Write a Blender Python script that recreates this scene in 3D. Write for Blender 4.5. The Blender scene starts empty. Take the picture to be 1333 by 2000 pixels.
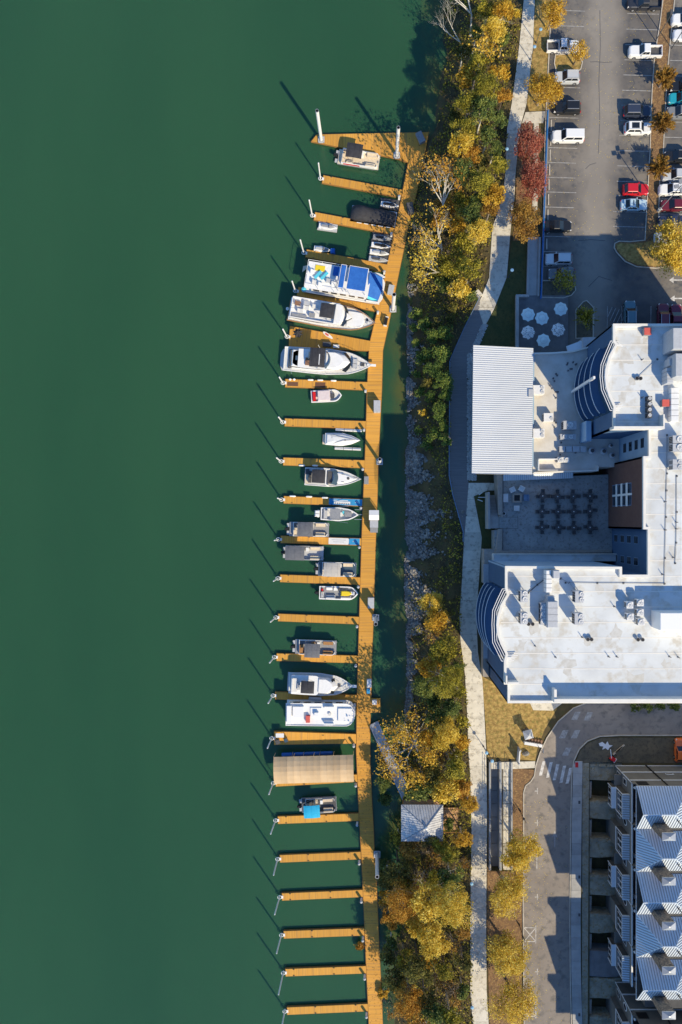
import bpy, bmesh, math, random
import numpy as np
from mathutils import Vector, Matrix

SC = bpy.context.scene
COL = SC.collection
rnd = random.Random(7)
nrg = np.random.default_rng(7)
R = math.radians

# ------------------------------------------------------------------ camera, sky, sun, exposure
HC, FPX, NX, NY = 127.0, 1333.0, 735.0, 1015.0     # camera height above the river, focal length, point straight below
cam_d = bpy.data.cameras.new('camera')
cam = bpy.data.objects.new('camera', cam_d); COL.objects.link(cam)
cam.location = (0, 0, HC); cam.rotation_euler = (0, 0, 0)
cam_d.sensor_fit = 'VERTICAL'; cam_d.sensor_height = 36; cam_d.sensor_width = 24
cam_d.lens = 36 * FPX / 2000.0
cam_d.shift_x = (666.5 - NX) / 2000.0; cam_d.shift_y = (NY - 1000.0) / 2000.0
cam_d.clip_end = 2000
SC.camera = cam

SUN_EL, SUN_H = R(36.0), (0.565, -0.825)
world = bpy.data.worlds.new('World'); SC.world = world; world.use_nodes = True
wn = world.node_tree.nodes; wl = world.node_tree.links
sky = wn.new('ShaderNodeTexSky'); sky.sky_type = 'NISHITA'; sky.sun_disc = False
sky.sun_elevation = SUN_EL; sky.sun_rotation = math.atan2(SUN_H[0], SUN_H[1])
sky.air_density = 1.3; sky.dust_density = 0.0; sky.ozone_density = 10.0; sky.altitude = 0
bg = wn['Background']; bg.inputs['Strength'].default_value = 0.145
wl.new(sky.outputs[0], bg.inputs['Color'])
sun_d = bpy.data.lights.new('sun', 'SUN'); sun_d.energy = 4.6; sun_d.angle = R(0.5); sun_d.color = (1.0, 0.86, 0.6)
sun = bpy.data.objects.new('sun', sun_d); COL.objects.link(sun)
sun.rotation_euler = Vector((-SUN_H[0] * math.cos(SUN_EL), -SUN_H[1] * math.cos(SUN_EL), -math.sin(SUN_EL))).to_track_quat('-Z', 'Y').to_euler()
sun.location = (60, -90, 80)
SC.view_settings.view_transform = 'Standard'; SC.view_settings.look = 'None'
SC.view_settings.exposure = 0.3; SC.view_settings.gamma = 1.0
SC.view_settings.use_curve_mapping = False

# ------------------------------------------------------------------ helpers
def P(px, py, z):
    k = (HC - z) / FPX
    return ((px - NX) * k, -(py - NY) * k, z)
def P2(px, py, z): return P(px, py, z)[:2]
def PP(pts, z): return [P2(x, y, z) for x, y in pts]
def M1(z): return FPX / (HC - z)          # picture pixels per metre at a height

class MB:
    def __init__(s): s.v = []; s.f = []; s.m = []
    def add(s, v, f, m=0):
        o = len(s.v); s.v += [tuple(p) for p in v]; s.f += [tuple(i + o for i in q) for q in f]; s.m += [m] * len(f); return s
    def box(s, x0, x1, y0, y1, z0, z1, m=0):
        return s.prism([(x0, y0), (x1, y0), (x1, y1), (x0, y1)], z0, z1, m)
    def obox(s, cx, cy, z0, z1, lx, ly, rz=0, m=0):
        c, n = math.cos(rz), math.sin(rz)
        return s.prism([(cx + c * a * lx / 2 - n * b * ly / 2, cy + n * a * lx / 2 + c * b * ly / 2) for a, b in ((-1, -1), (1, -1), (1, 1), (-1, 1))], z0, z1, m)
    def prism(s, poly, z0, z1, m=0, mt=None):
        A = sum(poly[i - 1][0] * poly[i][1] - poly[i][0] * poly[i - 1][1] for i in range(len(poly)))
        if A < 0: poly = poly[::-1]
        n = len(poly)
        v = [(x, y, z0) for x, y in poly] + [(x, y, z1) for x, y in poly]
        s.add(v, [(i, (i + 1) % n, n + (i + 1) % n, n + i) for i in range(n)] + [tuple(range(n - 1, -1, -1))], m)
        o = len(s.v) - n
        s.f.append(tuple(range(o, o + n))); s.m.append(m if mt is None else mt)
        return s
    def loft(s, rings, m=0, cap=(1, 1), ms=None):
        n = len(rings[0]); v = [p for r in rings for p in r]; f = []; mm = []
        for k in range(len(rings) - 1):
            for i in range(n):
                j = (i + 1) % n
                f.append((k * n + i, k * n + j, (k + 1) * n + j, (k + 1) * n + i)); mm.append(ms[k] if ms else m)
        if cap[0]: f.append(tuple(range(n - 1, -1, -1))); mm.append(m)
        if cap[1]: f.append(tuple(range((len(rings) - 1) * n, len(rings) * n))); mm.append(ms[-1] if ms else m)
        o = len(s.v); s.v += [tuple(p) for p in v]; s.f += [tuple(i + o for i in q) for q in f]; s.m += mm; return s
    def cyl(s, cx, cy, z0, z1, r0, r1=None, n=10, m=0):
        r1 = r0 if r1 is None else r1
        ring = lambda r, z: [(cx + r * math.cos(2 * math.pi * i / n), cy + r * math.sin(2 * math.pi * i / n), z) for i in range(n)]
        return s.loft([ring(r0, z0), ring(r1, z1)], m)
    def lathe(s, cx, cy, prof, n=12, m=0):
        return s.loft([[(cx + r * math.cos(2 * math.pi * i / n), cy + r * math.sin(2 * math.pi * i / n), z) for i in range(n)] for r, z in prof], m)
    def tube(s, a, b, r0, r1=None, n=5, m=0):
        r1 = r0 if r1 is None else r1
        a = Vector(a); b = Vector(b); d = (b - a)
        if d.length < 1e-6: return s
        d.normalize(); u = d.orthogonal().normalized(); w = d.cross(u)
        ring = lambda p, r: [p + (u * math.cos(2 * math.pi * i / n) + w * math.sin(2 * math.pi * i / n)) * r for i in range(n)]
        return s.loft([ring(a, r0), ring(b, r1)], m)
    def path(s, pts, r, n=5, m=0, closed=False):
        for i in range(len(pts) - (0 if closed else 1)): s.tube(pts[i], pts[(i + 1) % len(pts)], r, r, n, m)
        return s
    def sheet(s, poly, z, m=0):
        A = sum(poly[i - 1][0] * poly[i][1] - poly[i][0] * poly[i - 1][1] for i in range(len(poly)))
        if A < 0: poly = poly[::-1]
        return s.add([(x, y, z) for x, y in poly], [tuple(range(len(poly)))], m)
    def build(s, name, mats, parent=None, smooth=False, loc=None, recalc=True):
        me = bpy.data.meshes.new(name)
        me.from_pydata(s.v, [], s.f)
        mats = mats if isinstance(mats, (list, tuple)) else [mats]
        for k in mats: me.materials.append(MAT[k] if isinstance(k, str) else k)
        if len(mats) > 1: me.polygons.foreach_set('material_index', s.m)
        if recalc:
            bm = bmesh.new(); bm.from_mesh(me); bmesh.ops.recalc_face_normals(bm, faces=bm.faces); bm.to_mesh(me); bm.free()
        if smooth: me.polygons.foreach_set('use_smooth', [True] * len(me.polygons))
        me.update()
        o = bpy.data.objects.new(name, me); COL.objects.link(o)
        if parent: o.parent = parent
        if loc: o.location = loc
        return o

def tag(o, label=None, cat=None, group=None, kind=None):
    if label: o['label'] = label
    if cat: o['category'] = cat
    if group: o['group'] = group
    if kind: o['kind'] = kind
    return o
def thing(name, label, cat, loc=(0, 0, 0), rz=0, group=None):
    o = bpy.data.objects.new(name, None); COL.objects.link(o); o.empty_display_size = 0.2
    o.location = loc; o.rotation_euler = (0, 0, rz)
    return tag(o, label, cat, group)
def struct(name, mb, mats, **k): return tag(mb.build(name, mats, **k), kind='structure')
def copy_tree(o, parent=None):
    c = o.copy(); COL.objects.link(c); c.parent = parent
    for ch in list(o.children): copy_tree(ch, c)
    return c
def poly_offset(poly, d):
    n = len(poly); out = []
    A = sum(poly[i - 1][0] * poly[i][1] - poly[i][0] * poly[i - 1][1] for i in range(n))
    sg = 1 if A > 0 else -1
    for i in range(n):
        a = Vector(poly[i - 1]); b = Vector(poly[i]); c = Vector(poly[(i + 1) % n])
        e1 = (b - a).normalized(); e2 = (c - b).normalized()
        n1 = Vector((-e1.y, e1.x)) * sg; n2 = Vector((-e2.y, e2.x)) * sg
        k = n1 + n2; k = k / max(0.35, k.dot(n1)) if k.length > 1e-6 else n1
        out.append((b.x + k.x * d, b.y + k.y * d))
    return out
def interp(tab, y):
    if y <= tab[0][0]: return tab[0][1]
    for (a, u), (b, w) in zip(tab, tab[1:]):
        if y <= b: return u + (w - u) * (y - a) / (b - a)
    return tab[-1][1]

# ------------------------------------------------------------------ materials
MAT = {}
def M(name, c, c2=None, sc=1.0, rough=0.7, metal=0.0, bump=0.0, bsc=None, spec=0.3, coat=0.0, stretch=None, coords='pos', lo=0.35, hi=0.65, c3=None, sc3=8.0, emit=None):
    m = bpy.data.materials.new(name); m.use_nodes = True; MAT[name] = m
    nt = m.node_tree; N = nt.nodes; L = nt.links; b = N['Principled BSDF']
    b.inputs['Roughness'].default_value = rough; b.inputs['Metallic'].default_value = metal
    b.inputs['Specular IOR Level'].default_value = spec; b.inputs['Coat Weight'].default_value = coat
    b.inputs['Base Color'].default_value = (*c, 1)
    if c2 is None and not bump: return m
    if coords == 'pos': src = N.new('ShaderNodeNewGeometry').outputs['Position']
    else: src = N.new('ShaderNodeTexCoord').outputs['Object']
    mp = N.new('ShaderNodeMapping'); L.new(src, mp.inputs['Vector'])
    if stretch: mp.inputs['Scale'].default_value = stretch
    def noise(s, det=4):
        n = N.new('ShaderNodeTexNoise'); n.inputs['Scale'].default_value = s; n.inputs['Detail'].default_value = det
        n.inputs['Roughness'].default_value = 0.6; L.new(mp.outputs[0], n.inputs['Vector']); return n
    if c2 is not None:
        n = noise(sc); r = N.new('ShaderNodeMapRange'); r.inputs['From Min'].default_value = lo; r.inputs['From Max'].default_value = hi
        L.new(n.outputs['Fac'], r.inputs['Value'])
        x = N.new('ShaderNodeMix'); x.data_type = 'RGBA'
        x.inputs['A'].default_value = (*c, 1); x.inputs['B'].default_value = (*c2, 1); L.new(r.outputs[0], x.inputs['Factor'])
        out = x.outputs['Result']
        if c3 is not None:
            n3 = noise(sc3, 3); r3 = N.new('ShaderNodeMapRange'); r3.inputs['From Min'].default_value = 0.5; r3.inputs['From Max'].default_value = 0.7
            L.new(n3.outputs['Fac'], r3.inputs['Value'])
            x3 = N.new('ShaderNodeMix'); x3.data_type = 'RGBA'; x3.inputs['B'].default_value = (*c3, 1)
            L.new(out, x3.inputs['A']); L.new(r3.outputs[0], x3.inputs['Factor']); out = x3.outputs['Result']
        L.new(out, b.inputs['Base Color'])
    if bump:
        n2 = noise(bsc or sc * 6); bp = N.new('ShaderNodeBump'); bp.inputs['Strength'].default_value = bump; bp.inputs['Distance'].default_value = 0.1
        L.new(n2.outputs['Fac'], bp.inputs['Height']); L.new(bp.outputs[0], b.inputs['Normal'])
    return m

def leaf_mat(name, a, b_, c, trans=0.38):
    m = bpy.data.materials.new(name); m.use_nodes = True; MAT[name] = m
    nt = m.node_tree; N = nt.nodes; L = nt.links; b = N['Principled BSDF']
    b.inputs['Roughness'].default_value = 0.6; b.inputs['Specular IOR Level'].default_value = 0.25
    g = N.new('ShaderNodeNewGeometry')
    n = N.new('ShaderNodeTexNoise'); n.inputs['Scale'].default_value = 0.55; n.inputs['Detail'].default_value = 3
    L.new(g.outputs['Position'], n.inputs['Vector'])
    add = N.new('ShaderNodeMath'); add.operation = 'MULTIPLY_ADD'; add.inputs[1].default_value = 0.45
    L.new(g.outputs['Random Per Island'], add.inputs[0])
    sub = N.new('ShaderNodeMath'); sub.operation = 'SUBTRACT'; sub.inputs[1].default_value = 0.22
    L.new(n.outputs['Fac'], sub.inputs[0]); L.new(sub.outputs[0], add.inputs[2])
    r = N.new('ShaderNodeValToRGB'); e = r.color_ramp.elements
    e[0].position = 0.3; e[0].color = (*a, 1); e[1].position = 0.75; e[1].color = (*c, 1)
    k = e.new(0.52); k.color = (*b_, 1)
    L.new(add.outputs[0], r.inputs['Fac']); L.new(r.outputs[0], b.inputs['Base Color'])
    t = N.new('ShaderNodeBsdfTranslucent'); L.new(r.outputs[0], t.inputs['Color'])
    mx = N.new('ShaderNodeMixShader'); mx.inputs[0].default_value = trans
    L.new(b.outputs[0], mx.inputs[1]); L.new(t.outputs[0], mx.inputs[2]); L.new(mx.outputs[0], N['Material Output'].inputs['Surface'])
    return m

M('ground', (0.055, 0.045, 0.025), (0.12, 0.09, 0.04), 0.35, rough=0.95, bump=0.6, bsc=3, c3=(0.09, 0.085, 0.03), sc3=1.2)
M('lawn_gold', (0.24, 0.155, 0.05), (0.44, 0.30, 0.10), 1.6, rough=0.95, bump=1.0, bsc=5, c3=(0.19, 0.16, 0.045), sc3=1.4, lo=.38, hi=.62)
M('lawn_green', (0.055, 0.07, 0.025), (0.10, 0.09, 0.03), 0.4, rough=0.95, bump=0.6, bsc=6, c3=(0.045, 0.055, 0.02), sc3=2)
M('mulch', (0.25, 0.145, 0.07), (0.15, 0.09, 0.05), 1.2, rough=0.95, bump=1.0, bsc=6, c3=(0.38, 0.24, 0.10), sc3=3.5)
M('dirt', (0.36, 0.33, 0.25), (0.22, 0.205, 0.16), 0.6, rough=0.95, bump=0.8, bsc=4, c3=(0.26, 0.19, 0.09), sc3=2)
M('dark_soil', (0.10, 0.092, 0.068), (0.16, 0.13, 0.085), 0.5, rough=0.95, bump=0.7, bsc=4, c3=(0.07, 0.062, 0.05), sc3=1.6)
M('parasol_sky_tint', (0.68, 0.82, 0.82), (0.62, 0.76, 0.77), 1.5, rough=0.8)  # white fabric with the blue sky fill of the shade put into its colour
M('stain', (0.52, 0.50, 0.45), (0.60, 0.595, 0.57), 1.4, rough=0.9)
M('asphalt', (0.095, 0.09, 0.09), (0.24, 0.215, 0.185), 0.11, rough=0.9, spec=0.15, bump=0.15, bsc=12, lo=0.34, hi=0.74, c3=(0.10, 0.10, 0.105), sc3=0.9)
M('road', (0.23, 0.20, 0.175), (0.31, 0.27, 0.23), 0.15, rough=0.9, spec=0.15, bump=0.15, bsc=12, c3=(0.17, 0.155, 0.14), sc3=0.8)
M('paint', (0.72, 0.70, 0.66), (0.42, 0.40, 0.38), 1.6, rough=0.8)
M('paint_worn', (0.45, 0.44, 0.42), (0.26, 0.25, 0.24), 2.0, rough=0.85)
M('concrete', (0.72, 0.665, 0.55), (0.60, 0.555, 0.46), 0.5, rough=0.9, bump=0.1, bsc=8, c3=(0.40, 0.36, 0.29), sc3=1.7)
M('concrete_grey', (0.44, 0.43, 0.41), (0.35, 0.345, 0.33), 0.6, rough=0.9, bump=0.1, bsc=8)
M('kerb', (0.55, 0.50, 0.42), (0.42, 0.38, 0.32), 1.2, rough=0.9)
M('boardwalk', (0.19, 0.18, 0.18), (0.24, 0.225, 0.22), 1.0, rough=0.85, stretch=(0.3, 6, 1))
M('patio', (0.28, 0.295, 0.295), (0.38, 0.395, 0.39), 0.5, rough=0.85, c3=(0.19, 0.185, 0.18), sc3=2)
M('patio_dark', (0.15, 0.15, 0.155), (0.20, 0.20, 0.205), 0.8, rough=0.85)
M('deck', (0.60, 0.285, 0.045), (0.74, 0.38, 0.07), 0.8, rough=0.8, coords='obj', stretch=(13, 0.22, 1), bump=0.15, bsc=2, c3=(0.48, 0.25, 0.075), sc3=0.28)
M('deck_y', (0.60, 0.285, 0.045), (0.74, 0.38, 0.07), 0.8, rough=0.8, coords='obj', stretch=(0.22, 13, 1), bump=0.15, bsc=2, c3=(0.48, 0.25, 0.075), sc3=0.28)
M('deck_edge', (0.34, 0.17, 0.05), (0.26, 0.13, 0.04), 2, rough=0.85)
M('float', (0.03, 0.03, 0.035), rough=0.7)
M('gal', (0.62, 0.63, 0.64), (0.48, 0.49, 0.5), 3, rough=0.45, metal=0.6)
M('white', (0.80, 0.79, 0.77), (0.72, 0.71, 0.69), 1.5, rough=0.5)
M('white_clean', (0.82, 0.81, 0.79), rough=0.35, spec=0.45)
M('gelcoat', (0.84, 0.83, 0.81), (0.78, 0.77, 0.75), 2, rough=0.25, spec=0.5)
M('nonskid', (0.68, 0.67, 0.645), (0.60, 0.59, 0.57), 3, rough=0.8)
M('cream', (0.70, 0.60, 0.45), (0.62, 0.52, 0.38), 3, rough=0.7)
M('beige', (0.60, 0.50, 0.38), (0.52, 0.43, 0.32), 3, rough=0.8)
M('tan_canvas', (0.62, 0.45, 0.27), (0.56, 0.40, 0.235), 0.6, rough=0.85, bump=0.3, bsc=1.2)
M('canvas_black', (0.035, 0.035, 0.04), (0.05, 0.05, 0.056), 1.5, rough=0.8, bump=0.4, bsc=2.5)
M('canvas_grey', (0.12, 0.125, 0.14), (0.155, 0.16, 0.175), 1.5, rough=0.85, bump=0.3, bsc=2.5)
M('canvas_sand', (0.50, 0.47, 0.43), (0.44, 0.41, 0.375), 1.5, rough=0.85, bump=0.3, bsc=2.5)
M('canvas_blue', (0.02, 0.115, 0.42), (0.03, 0.15, 0.50), 1.2, rough=0.75, bump=0.3, bsc=2)
M('canvas_cyan', (0.02, 0.38, 0.62), (0.03, 0.43, 0.68), 1.2, rough=0.75, bump=0.3, bsc=2)
M('canvas_turq', (0.10, 0.55, 0.68), rough=0.75)
M('canvas_pink', (0.72, 0.62, 0.60), (0.66, 0.55, 0.54), 2, rough=0.8, bump=0.4, bsc=3)
M('navy_hull', (0.02, 0.025, 0.12), (0.03, 0.03, 0.15), 2, rough=0.3, spec=0.5)
M('navy', (0.065, 0.125, 0.22), (0.075, 0.14, 0.245), 0.4, rough=0.8)
M('slate_blue', (0.16, 0.24, 0.36), (0.18, 0.265, 0.39), 0.5, rough=0.8)
M('tube_blue', (0.02, 0.11, 0.38), rough=0.4)
M('alu', (0.60, 0.61, 0.63), (0.5, 0.51, 0.53), 4, rough=0.35, metal=0.7)
M('black', (0.02, 0.02, 0.022), rough=0.5)
M('rubber', (0.025, 0.025, 0.027), rough=0.9)
M('dark_grey', (0.07, 0.07, 0.075), (0.10, 0.10, 0.105), 3, rough=0.7)
M('mid_grey', (0.24, 0.245, 0.26), (0.30, 0.305, 0.315), 3, rough=0.7)
M('light_grey', (0.48, 0.49, 0.51), (0.42, 0.43, 0.45), 3, rough=0.6)
M('glass', (0.015, 0.02, 0.028), rough=0.08, spec=0.6)
M('glass_blue', (0.06, 0.10, 0.14), rough=0.1, spec=0.6)
M('teak', (0.40, 0.22, 0.09), (0.33, 0.17, 0.07), 3, rough=0.7)
M('brown_seat', (0.22, 0.12, 0.075), (0.27, 0.15, 0.09), 3, rough=0.7)
M('red', (0.55, 0.02, 0.025), rough=0.5)
M('red_lid', (0.62, 0.12, 0.09), (0.55, 0.10, 0.08), 3, rough=0.6)
M('yellow', (0.78, 0.58, 0.03), rough=0.55)
M('orange_paint', (0.75, 0.16, 0.03), rough=0.45)
M('blue_rail', (0.03, 0.16, 0.45), rough=0.5)
M('membrane', (0.67, 0.69, 0.69), (0.52, 0.535, 0.535), 0.16, rough=0.85, c3=(0.52, 0.49, 0.43), sc3=0.55, lo=0.42, hi=0.72)
M('membrane_dirty', (0.64, 0.61, 0.56), (0.52, 0.47, 0.40), 0.35, rough=0.88, c3=(0.60, 0.56, 0.5), sc3=1.8, lo=0.42, hi=0.7)
M('parapet', (0.76, 0.73, 0.67), (0.70, 0.67, 0.61), 0.8, rough=0.8)
M('stucco_blue', (0.30, 0.42, 0.55), (0.34, 0.46, 0.585), 0.6, rough=0.85)
M('brick_brown', (0.14, 0.075, 0.062), (0.165, 0.09, 0.072), 1.0, rough=0.85, bump=0.1, bsc=6)
M('masonry', (0.38, 0.34, 0.30), (0.31, 0.275, 0.24), 1.6, rough=0.9, bump=0.2, bsc=5)
M('roof_white', (0.78, 0.795, 0.80), (0.72, 0.735, 0.74), 0.15, rough=0.5)
M('rib_grey', (0.46, 0.47, 0.48), rough=0.5)
M('roof_metal', (0.68, 0.75, 0.81), (0.62, 0.69, 0.75), 0.4, rough=0.4, metal=0.15)  # pale metal; skylight blue of the shaded slopes is mixed into the colour
M('roof_seam', (0.28, 0.30, 0.33), rough=0.45, metal=0.15)
M('gazebo_roof', (0.66, 0.655, 0.64), (0.44, 0.44, 0.44), 0.7, rough=0.5, c3=(0.36, 0.35, 0.33), sc3=6)
M('siding_grey', (0.15, 0.145, 0.13), (0.18, 0.172, 0.155), 0.8, rough=0.85)
M('siding_dark', (0.07, 0.068, 0.065), (0.09, 0.088, 0.083), 0.8, rough=0.85)
M('terrace_floor', (0.07, 0.045, 0.05), (0.09, 0.06, 0.065), 1, rough=0.8)
M('stone_veneer', (0.26, 0.19, 0.13), (0.10, 0.085, 0.075), 1.6, rough=0.9, c3=(0.42, 0.30, 0.20), sc3=3.5)
M('tin', (0.42, 0.425, 0.43), (0.34, 0.345, 0.35), 1.0, rough=0.35, metal=0.5)
M('trim', (0.78, 0.775, 0.76), rough=0.6)
M('plywood', (0.55, 0.33, 0.17), (0.48, 0.28, 0.14), 1.5, rough=0.8)
M('bark', (0.16, 0.125, 0.09), (0.10, 0.08, 0.06), 4, rough=0.95)
M('bark_white', (0.66, 0.62, 0.54), (0.50, 0.46, 0.39), 2, rough=0.9)
M('bark_grey', (0.34, 0.29, 0.24), (0.25, 0.21, 0.18), 3, rough=0.9)
M('rock', (0.27, 0.255, 0.225), (0.12, 0.11, 0.10), 0.6, rough=0.95, bump=0.4, bsc=6, c3=(0.44, 0.41, 0.37), sc3=2.6)
M('gravel', (0.50, 0.49, 0.46), (0.34, 0.335, 0.32), 3, rough=0.95, c3=(0.64, 0.62, 0.58), sc3=6)
M('lamp_blue', (0.25, 0.45, 0.62), rough=0.3)
M('sign_blue', (0.03, 0.26, 0.52), (0.04, 0.30, 0.57), 2, rough=0.6)
M('sign_white', (0.74, 0.74, 0.73), (0.68, 0.68, 0.67), 2, rough=0.6)
M('mat_brown', (0.15, 0.075, 0.045), rough=0.9)
M('debris', (0.68, 0.69, 0.72), rough=0.6)
leaf_mat('leaf_gold', (0.34, 0.18, 0.02), (0.64, 0.39, 0.035), (0.88, 0.62, 0.10))
leaf_mat('leaf_yellow', (0.46, 0.31, 0.03), (0.76, 0.54, 0.06), (0.92, 0.75, 0.18))
leaf_mat('leaf_olive', (0.11, 0.105, 0.02), (0.32, 0.29, 0.035), (0.64, 0.53, 0.07))
leaf_mat('leaf_green', (0.07, 0.11, 0.03), (0.15, 0.20, 0.05), (0.34, 0.36, 0.08))
leaf_mat('leaf_shade', (0.07, 0.13, 0.03), (0.14, 0.22, 0.05), (0.32, 0.36, 0.07))
leaf_mat('leaf_dark', (0.06, 0.065, 0.02), (0.14, 0.14, 0.035), (0.34, 0.29, 0.06))
leaf_mat('leaf_orange', (0.34, 0.16, 0.02), (0.56, 0.29, 0.035), (0.72, 0.46, 0.09))
leaf_mat('leaf_rust', (0.22, 0.11, 0.025), (0.40, 0.22, 0.04), (0.58, 0.36, 0.08))
leaf_mat('leaf_red', (0.26, 0.06, 0.04), (0.46, 0.13, 0.08), (0.60, 0.26, 0.16))
leaf_mat('leaf_litter', (0.06, 0.045, 0.02), (0.14, 0.10, 0.04), (0.32, 0.22, 0.07), 0.1)

def worn_lane():
    m = MAT['asphalt']; N = m.node_tree.nodes; L = m.node_tree.links; b = N['Principled BSDF']; src = b.inputs['Base Color'].links[0].from_socket
    g = N.new('ShaderNodeNewGeometry'); sx = N.new('ShaderNodeSeparateXYZ'); L.new(g.outputs['Position'], sx.inputs[0])
    def mth(op, a, b_):
        n = N.new('ShaderNodeMath'); n.operation = op
        for i, v in enumerate((a, b_)):
            if isinstance(v, (int, float)): n.inputs[i].default_value = v
            elif v is not None: L.new(v, n.inputs[i])
        return n.outputs[0]
    xc = mth('ADD', mth('MULTIPLY', sx.outputs['Y'], .043), 39.2 - .043 * 50.8)
    d = mth('ABSOLUTE', mth('SUBTRACT', sx.outputs['X'], xc), None)
    nz = N.new('ShaderNodeTexNoise'); nz.inputs['Scale'].default_value = .3; nz.inputs['Detail'].default_value = 5; L.new(g.outputs['Position'], nz.inputs['Vector'])
    d = mth('ADD', d, mth('MULTIPLY', nz.outputs['Fac'], -3.2))
    r = N.new('ShaderNodeMapRange'); r.inputs['From Min'].default_value = 2.8; r.inputs['From Max'].default_value = -.2; r.inputs['To Max'].default_value = .6; L.new(d, r.inputs['Value'])
    x = N.new('ShaderNodeMix'); x.data_type = 'RGBA'; x.inputs['B'].default_value = (.33, .295, .25, 1); L.new(src, x.inputs['A']); L.new(r.outputs[0], x.inputs['Factor']); L.new(x.outputs['Result'], b.inputs['Base Color'])
worn_lane()

for nm in ('deck', 'deck_y', 'tan_canvas', 'concrete', 'concrete_grey'):          # boards, slabs and sections weather unevenly
    m = MAT[nm]; N = m.node_tree.nodes; L = m.node_tree.links; b = N['Principled BSDF']; src = b.inputs['Base Color'].links[0].from_socket
    oi = N.new('ShaderNodeObjectInfo'); r = N.new('ShaderNodeMapRange'); r.inputs['To Min'].default_value = .84; r.inputs['To Max'].default_value = 1.06; L.new(oi.outputs['Random'], r.inputs['Value'])
    h = N.new('ShaderNodeHueSaturation'); L.new(r.outputs[0], h.inputs['Value']); L.new(src, h.inputs['Color']); L.new(h.outputs[0], b.inputs['Base Color'])
# ------------------------------------------------------------------ river, banks, ground
SHORE = [(-80, 872), (150, 866), (250, 850), (330, 815), (420, 802), (560, 800), (900, 797), (1150, 795), (1300, 800), (1500, 792), (1650, 786), (1800, 778), (2080, 772)]
TOP = [(-80, 1016), (60, 1008), (150, 1000), (220, 988), (300, 982), (440, 956), (560, 938), (600, 922), (690, 876), (900, 873), (960, 878), (1050, 898), (1150, 896), (1250, 894), (1330, 905), (1480, 911), (1650, 915), (1850, 914), (2080, 922)]
_sh = sorted([(P(x, y, 0)[1], P(x, y, 0)[0]) for y, x in SHORE]); _tp = sorted([(P(x, y, 5)[1], P(x, y, 5)[0]) for y, x in TOP])
def shore(Y): return interp(_sh, Y) + .45 * math.sin(.41 * Y + .6) * math.sin(.13 * Y) + .3 * math.sin(.97 * Y) + .18 * math.sin(2.3 * Y + 1)
def bank_top(Y): return interp(_tp, Y)
CUTS = [(38.2, 44.0, -96.0, -43.4, 2.4), (20.32, 24.3, -62.7, -43.25, 3.0)]
def ground_z(X, Y):
    for a, b, c, d, z in CUTS:
        if a < X < b and c < Y < d: return z
    s, t = shore(Y), bank_top(Y); u = (X - s) / max(2.0, t - s)
    if u <= 0: return max(-3.2, u * 6.0)
    if u >= 1: return 4.95
    w = 0.5 * math.sin(X * 1.7 + Y * .9) * math.sin(Y * 1.3 - X * .6) * math.sin(u * math.pi) * 0.5
    return 4.95 * (1 - (1 - u) ** 1.5) + w
xs = np.concatenate([[-500, -200, -80], np.arange(-10, 34, 0.75), np.arange(34, 64, 3.0), [80, 150, 500]])
ys = np.concatenate([[-500, -250, -130], np.arange(-100, 100, 1.0), [130, 250, 500]])
for a, b, c, d, z in CUTS:
    xs = np.concatenate([xs, [a - .03, a + .03, b - .03, b + .03]]); ys = np.concatenate([ys, [c - .03, c + .03, d - .03, d + .03]])
xs = np.unique(xs); ys = np.unique(ys)
mb = MB(); nx = len(xs)
mb.v = [(float(x), float(y), ground_z(float(x), float(y))) for y in ys for x in xs]
mb.f = [(j * nx + i, j * nx + i + 1, (j + 1) * nx + i + 1, (j + 1) * nx + i) for j in range(len(ys) - 1) for i in range(nx - 1)]
mb.m = [0] * len(mb.f)
struct('ground', mb, 'ground', recalc=False)

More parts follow.
